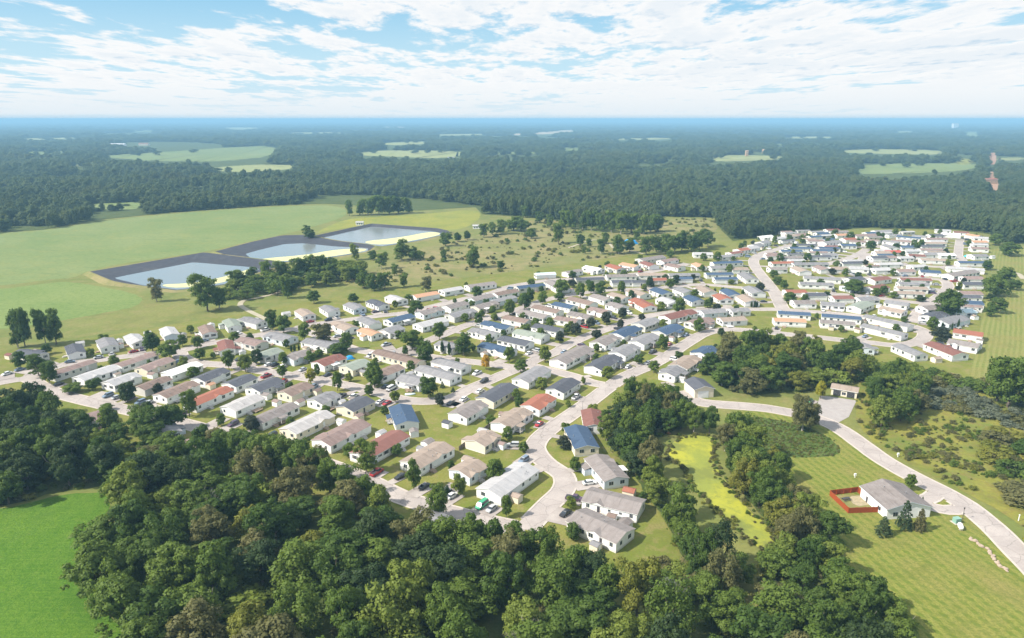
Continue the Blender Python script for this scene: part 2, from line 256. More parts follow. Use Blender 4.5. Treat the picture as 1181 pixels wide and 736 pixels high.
ROADS=[('lower_street',6.6,1,[(-240.8,290.1),(-238.7,292.3),(-236.6,294.6),(-234.5,296.8),(-232.2,298.9),(-229.8,300.8),(-227,302.8),(-224.2,304.1),(-221.6,303.8),
(-219.1,302.3),(-216.7,300),(-214.2,297.5),(-211.7,295.4),(-209.1,293.6),(-206.5,291.8),(-203.8,290.1),(-201.1,288.3),(-198.4,286.7),(-195.7,285.1),(-192.7,283.5),
(-189.7,282),(-186.7,280.5),(-183.6,279.1),(-180.6,277.7),(-177.5,276.3),(-174.6,275),(-171.7,273.8),(-168.8,272.5),(-165.9,271.3),(-163,270.1),(-160.1,268.9),
(-157.2,267.6),(-154.2,266.3),(-151.2,265),(-148.2,263.7),(-145.3,262.4),(-142.3,261.1),(-139.3,259.8),(-136.3,258.4),(-133.4,257),(-130.5,255.6),(-127.5,254.1),
(-124.5,252.6),(-121.6,251.1),(-118.7,249.5),(-115.7,248),(-112.8,246.4),(-109.9,245),(-106.9,243.5),(-104,242),(-101.1,240.5),(-98.2,239),(-95.3,237.6),(-92.4,236.1),
(-89,234.3),(-85.7,232.6),(-82.4,230.9),(-79.1,229.1),(-76.4,227.6),(-73.7,226.1),(-70.9,224.6),(-68.2,223.1),(-65.6,221.6),(-62.9,219.9),(-60.3,218.2),(-57.6,216.5),
(-55,214.7),(-52.4,212.8),(-49.9,211),(-47.3,209.1),(-44.7,207),(-42.2,204.8),(-39.7,202.6),(-37.1,200.5),(-34.5,198.5),(-31.1,196.4),(-27.6,194.5),(-24.1,192.6),
(-21.3,191.1),(-18.4,189.7),(-15.5,188.3),(-12.6,187),(-9.3,185.5),(-6,184.1),(-2.7,182.8),(0.6,181.6),(3.9,180.5)]),('upper_street',6.4,1,[(-224.2,304.1),
(-223.6,307.6),(-223,311.2),(-222.1,314.6),(-220.8,317.8),(-219.3,321),(-217.4,323.7),(-214.6,325.9),(-211.2,327.4),(-207.6,328.7),(-204.1,330.1),(-201.4,331.6),
(-198.6,333.2),(-195.9,334.7),(-193.1,336.1),(-190.2,337.4),(-187.3,338.5),(-184.3,339.7),(-181.4,340.9),(-178.5,342),(-175.4,343),(-172.5,344.2),(-169.9,345.8),
(-167.4,348.4),(-165.2,351.5),(-162.8,354.5),(-160.6,356.5),(-158.3,358.4),(-155.8,360.2),(-153.4,362),(-150.9,363.9),(-148.4,365.8),(-145.9,367.7),(-143.3,369.6),
(-140.8,371.5),(-138.1,373.5),(-135.3,375.6),(-132.5,377.6),(-129.8,379.7),(-127.1,381.8),(-124.5,384),(-122.2,386.2),(-120.1,388.5),(-117.9,390.7),(-115.5,392.8),
(-112.9,394.5),(-110.1,396.1),(-107.3,397.6),(-104.5,399.1),(-101.7,400.6),(-99,402.1),(-96.2,403.5),(-93.4,404.9),(-90.6,406.3),(-87.8,407.7),(-85.1,409.1),
(-82.3,410.5),(-79.4,411.9),(-76.5,413.1),(-73.5,414.4),(-70.6,415.7),(-67.7,417.1),(-65,418.6),(-62.5,420.4),(-60.1,422.6),(-57.9,424.9),(-55.8,427.5),(-53.7,430.1),
(-51.7,432.6),(-49.5,435.1),(-47.4,437.4),(-45.2,439.7),(-43,442),(-40.8,444.2),(-38.6,446.5),(-36.4,448.7),(-34.1,450.9),(-31.9,453.1),(-29.5,455.4),(-27,457.6),
(-24.5,459.8),(-22,461.9),(-19.6,464.2),(-17.2,466.4),(-14.9,468.8),(-12.8,471.3),(-10.9,474),(-9.2,476.9),(-7.6,479.8),(-6,482.8),(-4.2,485.6),(-2.2,488.2),(0.4,490.8),
(3.2,493.2),(6.1,495.5),(9.1,497.7),(11.6,499.6),(14,501.4),(16.6,503.2),(19.2,504.9),(21.8,506.4),(24.5,507.9),(27.2,509.1),(30.1,510.1),(33,510.9),(36,511.6),
(39,512.1),(42,512.8),(44.9,513.5),(47.8,514.3),(50.8,515.2),(53.7,516),(56.6,516.9),(59.5,517.9),(62.4,518.8),(65.3,519.8),(68.2,520.8),(71.1,521.8),(73.9,522.9),
(76.7,524),(79.8,525.3),(82.8,526.5),(85.9,527.8),(88.9,529),(92,530.4),(95,531.8),(97.9,533.3),(100.8,534.8),(103.6,536.4),(106.4,538.2),(109,540),(111.6,542),
(114.1,544),(116.5,546.1),(118.9,548.3),(121.3,550.4),(123.7,552.6),(126.2,554.8),(128.6,556.9),(130.9,559.1),(133.3,561.3),(135.6,563.5),(138,565.7),(140.3,568),
(142.6,570.2),(145,572.4)]),('middle_street',6.4,1,[(-171.1,344.4),(-169.6,341.5),(-168.2,338.7),(-166.5,336.1),(-163.9,333.1),(-161,330.4),(-157.8,328.2),
(-154.2,326.4),(-150.4,325),(-147.4,324.2),(-144.3,323.7),(-141.2,323.1),(-138,322.6),(-134.8,322),(-131.7,321.2),(-128.2,319.6),(-124.8,317.6),(-121.4,315.7),
(-118.5,314.4),(-115.5,313.2),(-112.6,312.1),(-109.6,311),(-106.6,309.9),(-103.6,308.7),(-100.5,307.4),(-97.4,306.1),(-94.3,304.8),(-91.2,303.5),(-88.1,302.2),
(-85,300.8),(-82,299.5),(-79,298.1),(-76,296.7),(-73,295.3),(-70.1,293.8),(-67.4,292.3),(-64.7,290.9),(-62,289.3),(-59.4,287.7),(-56.8,286.1),(-53.9,283.9),(-51,281.6),
(-48,279.7),(-44.3,278.2),(-40.5,277.3),(-37.2,277),(-33.9,277.3),(-30.8,278),(-27.9,279.2),(-25.5,281),(-23.6,283.4),(-22,286.2),(-20.4,289.1),(-18.6,291.7),
(-16.1,294.8),(-13.5,297.8),(-11,300.8),(-8.7,303.7),(-6.5,306.6),(-4.3,309.5),(-2.1,312),(0,314.4),(2.2,316.9),(4.2,319.4),(6.2,322.2),(8,325.1),(9.9,328),(11.8,330.8),
(13.9,333.3),(16.2,335.7),(18.4,338),(20.6,340.4),(22.7,342.9),(24.5,345.7),(26.2,348.7),(27.8,351.6),(29.5,354.5),(31.2,357),(33,359.5),(34.8,361.9),(36.6,364.3),
(38.5,366.7),(40.4,369.1),(42.6,371.6),(44.8,374.1),(47.1,376.6),(49.4,379),(51.7,381.4),(54,383.7),(56.3,386),(58.6,388.2),(60.9,390.5),(63.2,392.8),(65.6,395.5),
(68,398.4),(70.5,401.2),(73.1,403.8),(75.5,405.9),(78.1,408),(80.8,409.9),(83.5,411.7),(86.3,413.4),(89.1,415),(92,416.5),(95,418),(98,419.3),(101,420.5),(104.1,421.6),
(107.3,422.6),(110.4,423.5),(113.4,424.3),(116.5,424.9),(119.6,425.5),(122.7,426),(125.8,426.6),(129.3,427.4),(132.7,428.2),(136.2,428.7),(139.3,428.7),(142.5,428.2),
(145.6,427.6),(148.7,427),(151.9,426.6),(155.6,426.6),(159.3,426.8),(162.9,426.9),(166.6,426.6),(170,425.9),(173.4,424.8),(176.7,423.6),(180.1,422.5),(183.7,421.5),
(187.4,420.6),(191,419.6),(194.5,418.4),(197.9,417.1),(201.3,415.7),(204.6,414.2),(207.8,412.4),(210.5,410.7),(213.1,408.8),(215.7,406.8),(218.1,404.7),(221,402.4),
(223.7,400),(226.1,397.3),(228.3,393.8),(230.4,390.1)]),('cross_street',6.2,1,[(-123.8,384.9),(-121.2,382.9),(-118.7,381),(-116.2,379.1),(-113.7,377.1),(-111.2,375.2),
(-108.7,373.1),(-106.5,371.1),(-104.2,369),(-102.1,366.8),(-99.9,364.6),(-97.7,362.5),(-95.5,360.3),(-93.3,358.2),(-91.1,356),(-88.9,353.8),(-86.7,351.5),(-84.4,349.4),
(-82,347.4),(-79.5,345.8),(-76.3,344),(-72.9,342.4),(-69.5,341.6),(-65.6,342.2),(-61.7,343.6),(-57.9,344.4),(-54.7,343.6),(-51.6,342.1),(-48.6,340),(-45.6,337.9),
(-42.5,336.1),(-39.2,334.4),(-35.9,332.8),(-32.5,331.3),(-29.6,330.4),(-26.6,329.6),(-23.6,328.8),(-20.7,327.9),(-17.8,326.9),(-14.8,325.8),(-11.9,324.7),(-9.1,323.5),
(-5.8,322.1),(-2.6,320.8),(0.6,319.4)]),('inner_street',6.2,1,[(-57.9,344.4),(-55.7,347.2),(-53.4,350.1),(-51.1,353),(-49,356),(-47.1,358.7),(-45.2,361.5),(-43.4,364.3),
(-41.6,367.1),(-39.8,369.9),(-37.9,372.9),(-36.1,375.9),(-34.3,378.9),(-32.4,381.9),(-30.5,384.9),(-28.8,387.4),(-27,390),(-25.2,392.5),(-23.4,395),(-21.6,397.5),
(-19.7,399.9),(-17.7,402.4),(-15.8,404.7),(-13.7,407.2),(-11.5,409.5),(-9.2,411.8),(-7,414.1),(-4.7,416.4),(-2.4,418.7),(-0.2,421.1),(1.9,423.5),(3.9,426),(5.9,428.7),
(7.8,431.4),(9.6,434.1),(11.4,436.8),(13.3,439.5),(15.1,442.2),(17.1,444.8),(19.2,447.3),(21.4,449.6),(23.6,451.8),(25.9,453.9),(28.3,455.9),(30.7,457.9),(33.2,459.8),
(35.8,461.6),(38.3,463.4),(40.9,465.1),(43.6,466.8),(46.4,468.4),(49.2,470),(52,471.5),(54.9,473),(57.8,474.3),(60.7,475.5),(63.7,476.7),(66.7,477.6),(69.8,478.4),
(73,479),(76.1,479.4),(79.4,479.8),(82.6,480.1),(85.8,480.4),(89,480.9),(92.2,481.5),(95.2,482.3),(98.2,483.2),(101.2,484.2),(104.2,485.2),(107.1,486.2),(110.1,487.2),
(113.1,488.2),(116.3,489.3),(119.6,490.6),(122.8,491.9),(126.1,493.1),(129.3,494.1),(132.6,494.8),(135.8,495),(138.7,494.7),(141.6,494),(144.4,493.1),(147.3,492),
(150.2,490.7),(153,489.3),(155.9,488),(158.7,486.8),(161.7,485.6),(164.7,484.3),(167.7,483),(170.7,481.7),(173.7,480.3),(176.6,479),(179.6,477.6)]),
('side_street',6.4,1,[(9.4,321.9),(11.7,320),(13.9,318.2),(16.5,316.3),(19.1,314.6),(21.6,312.7),(24,310.9),(26.4,309),(28.7,307),(30.9,304.7),(32.9,302.4),(35,300),
(37.4,298.1),(41,296.1),(44.7,294.3)]),('winding_street',6.8,1,[(3.9,180.5),(6,184.5),(8.1,188.4),(10.2,192.2),(12.3,195.9),(14.2,198.8),(15.9,201.8),(16.9,204.5),
(17.5,207.3),(17.6,210),(17.3,212.6),(16,215.3),(14.2,217.9),(12.4,220.6),(10.7,224.1),(9.4,227.7),(8.7,230.8),(8.4,233.9),(9,237.6),(10.2,241.2),(11.9,244.6),
(13.8,248),(15.4,250.7),(17.1,253.3),(18.9,255.9),(20.7,258.5),(22.4,261.1),(24.3,263.9),(26.2,266.8),(28.1,269.6),(29.9,272.5),(31.8,275.3),(33.7,278.2),(35.5,281.2),
(37.4,284.2),(39.2,287.3),(41.1,290.3),(43,293.3),(44.7,295.9),(46.5,298.6),(48.2,301.3),(50.1,303.9),(52,306.4),(53.9,308.8),(56,311.1),(58.2,313.3),(60.4,315.4),
(62.7,317.6),(64.9,319.8),(67,322),(69.1,324.4),(71.1,326.9),(73.2,329.5),(75.2,332.1),(77.2,334.8),(79,337.2),(80.8,339.7),(82.5,342.2),(84.3,344.7),(86,347.3),
(87.7,349.8),(89.5,352.3),(91.3,354.8),(93.1,357.3),(94.9,359.7),(96.8,362.2),(98.7,364.8),(100.5,367.3),(102.4,369.9),(104.4,372.2),(106.6,374.4),(108.9,376.4),
(111.9,378.6),(115.1,380.7),(118.4,382.3),(121.8,383.1),(125.1,383),(128.6,382.3),(132,381.4),(135,380.6),(137.9,379.6),(140.7,378.4),(143.5,377.2),(146.4,375.9),
(149.2,374.8),(152.5,373.5),(155.9,372.2),(159.2,370.9),(162.5,369.6),(165.8,368.3),(168.6,367.1),(171.4,365.9),(174.1,364.7),(176.9,363.5),(179.7,362.4),(182.5,361.3),
(186,360),(189.6,358.8),(193.2,357.5),(197,355.3),(200.9,353.7),(204.2,353.8),(207.6,354.7),(210.8,356),(213.7,357.4),(216.5,359.2),(219.1,361.3),(221.5,363.6),
(224.3,366.5),(226.7,369.7),(228.8,373.1),(230.3,376.3),(231.5,379.7),(232,383.1),(231.4,386.6),(230.4,390.1)]),('main_road',7.6,1,[(360.7,645.5),(357.7,645.9),
(354.7,646.4),(351.7,646.9),(348.7,647.3),(345.7,647.8),(342.7,648.3),(339.8,648.7),(336.8,649.2),(333.8,649.6),(330.8,650),(327.6,650.5),(324.4,650.9),(321.2,651.2),
(318,651.6),(314.8,651.9),(311.6,652.3),(308.4,652.6),(305.2,653),(302,653.4),(298.8,653.8),(295.6,654.2),(292.4,654.7),(289.1,655.4),(285.7,656.3),(282.4,657.3),
(279,658.4),(275.7,659.2),(272.5,659.8),(269.5,659.9),(266.5,659.4),(264,658.4),(261.7,656.9),(259.4,655),(257.2,652.8),(255.1,650.5),(253,648),(250.9,645.5),
(248.8,643.1),(246.7,640.9),(244.4,638.8),(242,636.7),(239.7,634.6),(237.3,632.5),(235,630.4),(232.7,628.3),(230.4,626.1),(228.2,623.9),(226.1,621.6),(224.1,619.2),
(222.2,616.9),(220.3,614.5),(218.5,612),(216.8,609.5),(215.1,607),(213.4,604.4),(211.9,601.8),(210.4,599.1),(208.9,596.5),(207.6,593.8),(206.3,591),(205.1,588.3),
(203.9,585.5),(202.9,582.7),(201.9,579.8),(201,576.9),(200.1,574),(199.3,571.1),(198.5,568.1),(197.7,565.2),(197,562.2),(196.3,559.2),(195.6,556.2),(195,553.2),
(194.4,550.2),(193.9,547.1),(193.4,544.1),(192.8,541.1),(192.3,538),(191.8,535),(191.2,532),(190.7,529),(190.2,526),(189.7,523),(189.2,520),(188.8,517),(188.3,514),
(187.8,511),(187.3,507.9),(186.8,504.9),(186.3,501.9),(185.7,498.7),(185.1,495.4),(184.6,492.1),(184,488.8),(183.4,485.6),(182.8,482.3),(182.2,479),(181.5,475.8),
(180.8,472.5),(180.2,469.5),(179.5,466.5),(178.7,463.5),(178,460.5),(177.3,457.5),(176.5,454.5),(175.8,451.5),(175.1,448.5),(174.3,445.2),(173.5,442),(172.7,438.7),
(171.9,435.5),(171.2,432.2),(170.4,429),(169.6,425.7),(168.8,422.5)]),('far_close',6.4,1,[(177.2,477.6),(179.8,475.4),(182.4,473.1),(185.1,471.3),(188.1,470.2),
(191.3,469.6),(194.7,469.3),(198.1,469.1),(201.4,468.8),(204.4,468.4),(207.4,468),(210.4,467.7),(213.4,467.3),(216.4,466.9),(219.3,466.3),(222.7,465.6),(226,464.8),
(229.3,463.9),(232.6,462.9),(235.8,461.7),(238.8,460.2),(241.5,458.6),(244,456.7),(246.4,454.7),(248.9,452.7),(251.4,450.8),(253.9,448.9),(256.5,446.9),(259.1,445.2),
(261.9,443.9),(264.7,443.3),(267.5,442.8)]),('east_close',6.4,1,[(235.5,513.5),(239.1,514.1),(242.6,514.8),(246.1,515.4),(249.6,516),(253.1,516.5),(256.1,516.8),
(259.2,517.1),(262.3,517.4),(265.4,517.6),(268.5,517.8),(271.5,518),(274.6,518),(277.7,518.1),(280.8,518.1),(283.9,518),(287,518),(290.2,517.9),(293.5,517.9),
(296.8,517.8),(300.1,517.6),(303.3,517.2),(306.4,516.5),(309.8,515.4),(313.4,514.2),(316.5,512.6),(318.5,510.6),(318.8,507.5),(317.8,503.9),(316.2,500),(314.5,496.3),
(313.2,493.5),(311.6,490.7),(309.9,488),(308,485.4),(306.1,482.8),(304.1,480.2),(302.2,477.6),(300.2,475.1),(298.1,472.5),(296,470),(293.8,467.5),(291.6,465.1),
(289.4,462.6),(287.2,460.2),(285,457.9),(282.8,455.5),(280.5,453.2),(278.2,450.9),(276,448.6),(273.7,446.3),(271.5,443.9),(269.5,441.7),(267.4,439.4),(265.4,437),
(263.4,434.7),(261.4,432.4),(259.4,430),(257.5,427.6),(255.5,425.2),(253.6,422.8),(251.7,420.4),(249.8,417.9),(247.8,415.4),(246,412.8),(244.1,410.2),(242.2,407.6),
(240.4,405.1),(238.5,402.5),(236.7,399.9),(234.8,397.3)]),('far_street',6.6,1,[(254.3,565.2),(256.6,567.2),(259,569.2),(261.3,571.1),(263.7,573),(266.1,575),
(268.4,576.9),(270.8,578.9),(273.1,580.9),(275.4,582.8),(277.8,584.9),(280,586.9),(282.3,588.9),(284.5,591),(286.8,593.3),(289,595.5),(291.3,597.8),(293.5,600.1),
(295.7,602.4),(297.9,604.7),(300.1,607.1),(302.2,609.5),(304.3,611.9),(306.4,614.3),(308.4,616.7),(310.4,619.2),(312.5,621.9),(314.6,624.5),(316.6,627.2),(318.5,630),
(320.5,632.7),(322.4,635.5),(324.4,638.2),(326.4,640.9)]),('far_lane',6.2,1,[(315.8,619.2),(314.4,616.3),(312.7,613.2),(310.7,610.1),(308.6,607),(306.4,603.8),
(304.2,600.6),(302.1,597.5),(300.1,594.4),(298.4,591.3),(296.9,588.4),(295.9,585.6),(295.3,582.9),(295.3,580.4),(295.8,578.1),(297.1,576),(299.2,573.9),(302,571.8),
(305.2,569.9),(308.5,568.2),(311.8,567),(315.7,566.2),(319.7,565.7),(323.6,565.2),(326.7,564.4),(329.7,563.4),(332.8,562.1),(335.8,560.9),(338.8,559.7),(341.8,558.8),
(344.8,558.3),(347.8,558.2),(351,558.7),(354.2,559.5),(357.4,560.5),(360.4,561.7),(363,563),(365.4,564.6),(367.6,566.4),(369.7,568.4),(371.6,570.7),(373.3,573.2),
(375,575.8),(376.5,578.5),(378,581.4),(379.3,584.3),(380.7,587.3),(382,590.4),(383.3,593.5),(384.6,596.5),(385.9,599.6),(387.3,602.5),(388.7,605.4),(390.2,608.2),
(391.8,610.9),(393.4,613.5),(395,616.1),(396.6,618.6),(398.3,621.2),(399.9,623.8),(401.5,626.4),(403.1,628.9),(404.7,631.5),(406.3,634.1),(407.9,636.7),(409.5,639.2),
(411.2,641.8),(412.8,644.4),(414.4,647),(416,649.5),(417.6,652.1),(419.2,654.7),(420.9,657.3),(422.6,660),(424.3,662.6),(425.9,665.3),(427.6,667.9),(429.3,670.6),
(431,673.2),(432.7,675.8),(434.3,678.5),(436,681.1),(437.7,683.8),(439.4,686.4),(441.1,689.1)]),('entrance_road',7.2,1,[(71.9,288.1),(73.2,285),(74.5,281.9),
(76.2,279.2),(78.3,277.1),(80.7,275.4),(84.5,274.1),(88.5,273.3),(92.8,272.5),(97,271.7),(101.2,270.7),(105.3,269.4),(108.3,267.9),(111.2,266.3),(114.9,264.2),
(118.3,261.9),(121.1,259.2),(123.5,256),(125.2,252.5),(126.4,248.8),(127.1,245.3),(127.6,241.8),(128,238.2),(128.4,235.2),(128.8,232.2),(129.1,229.1),(129.6,226.1),
(130.2,223.1),(131,220.2),(131.9,217.3),(132.9,214.4),(134.2,211),(135.6,207.6),(137.1,204.2),(138.5,200.7),(139.5,197.3),(140.3,193.9),(140.6,190),(140.6,186),
(140.6,182.4),(140.4,178.7),(140,175.1),(139.5,171.5),(139.1,167.9),(138.8,164.3),(138.4,160.7),(137.9,157),(137.5,153.4)]),('field_path',4,0,[(381.6,513.5),
(382.8,516.7),(384.5,519.9),(386.2,523.2),(387.9,526.5),(389.3,529.7),(390.2,532.8),(390.3,535.6),(389.4,538.2),(387.4,540.5),(384.8,542.6),(382.2,544.7)]),
('field_path',3.5,0,[(-151.3,488.2),(-154.7,485.6),(-157.7,482.9),(-159.2,479.7),(-160,476.1),(-160.6,472.3),(-161.7,468.8),(-163.2,465.9),(-164.9,463.2),(-166.7,460.5),
(-168.6,457.8),(-170.7,455.5),(-173,453.3),(-175,451),(-176.2,448.5),(-176.4,445.6),(-175.9,442.5),(-175.1,439.5),(-174,436.7),(-172.4,434.1),(-170.5,431.5),
(-168.5,429.1),(-166.6,426.6),(-164.7,424.2),(-162.7,421.9),(-160.6,419.6),(-158.6,417.3),(-156.5,415),(-154.4,412.8),(-152.3,410.5),(-150.3,408.2),(-148.3,406),
(-146.3,403.7),(-144.3,401.4),(-142.3,399.1)]),('field_path',2.5,0,[(51.8,645.5),(53.6,648.1),(55.6,651.1),(57.5,654.3),(59.5,657.8),(61.5,661.4),(63.6,665),
(65.6,668.7),(67.6,672.3),(69.6,675.8),(71.6,679),(73.5,682),(75.4,684.6),(77.2,686.8),(78.9,688.5),(80.6,689.7),(82.1,690.2),(83.6,690),(85,689.1),(86.3,687.3),
(87.5,684.9),(88.8,682),(89.9,678.8),(91,675.4),(91.8,672.1),(92.6,669),(93.1,665.7),(93.4,662.4),(93.5,659),(93.5,655.6),(93.4,652.2),(93.4,648.8),(93.5,645.5)]),
('field_path',2.5,0,[(105.8,632.1),(108,629.2),(110.2,626.4),(112.2,623.4),(113.6,620.7),(114.8,617.9),(116.1,615)]),('drive_loop',4.5,1,[(126.4,198.8),(127.2,197.8),
(128.1,197),(130.1,197.3),(132.3,198.5),(134.5,200.3),(136.7,202.3)]),('drive_loop',4.5,1,[(127.3,196.4),(128.2,194.5),(129.3,192.9),(130.8,191.8),(132.5,191.1),
(134.6,191.1),(136.6,191.4),(138.4,191.6),(140.1,191.9)])]
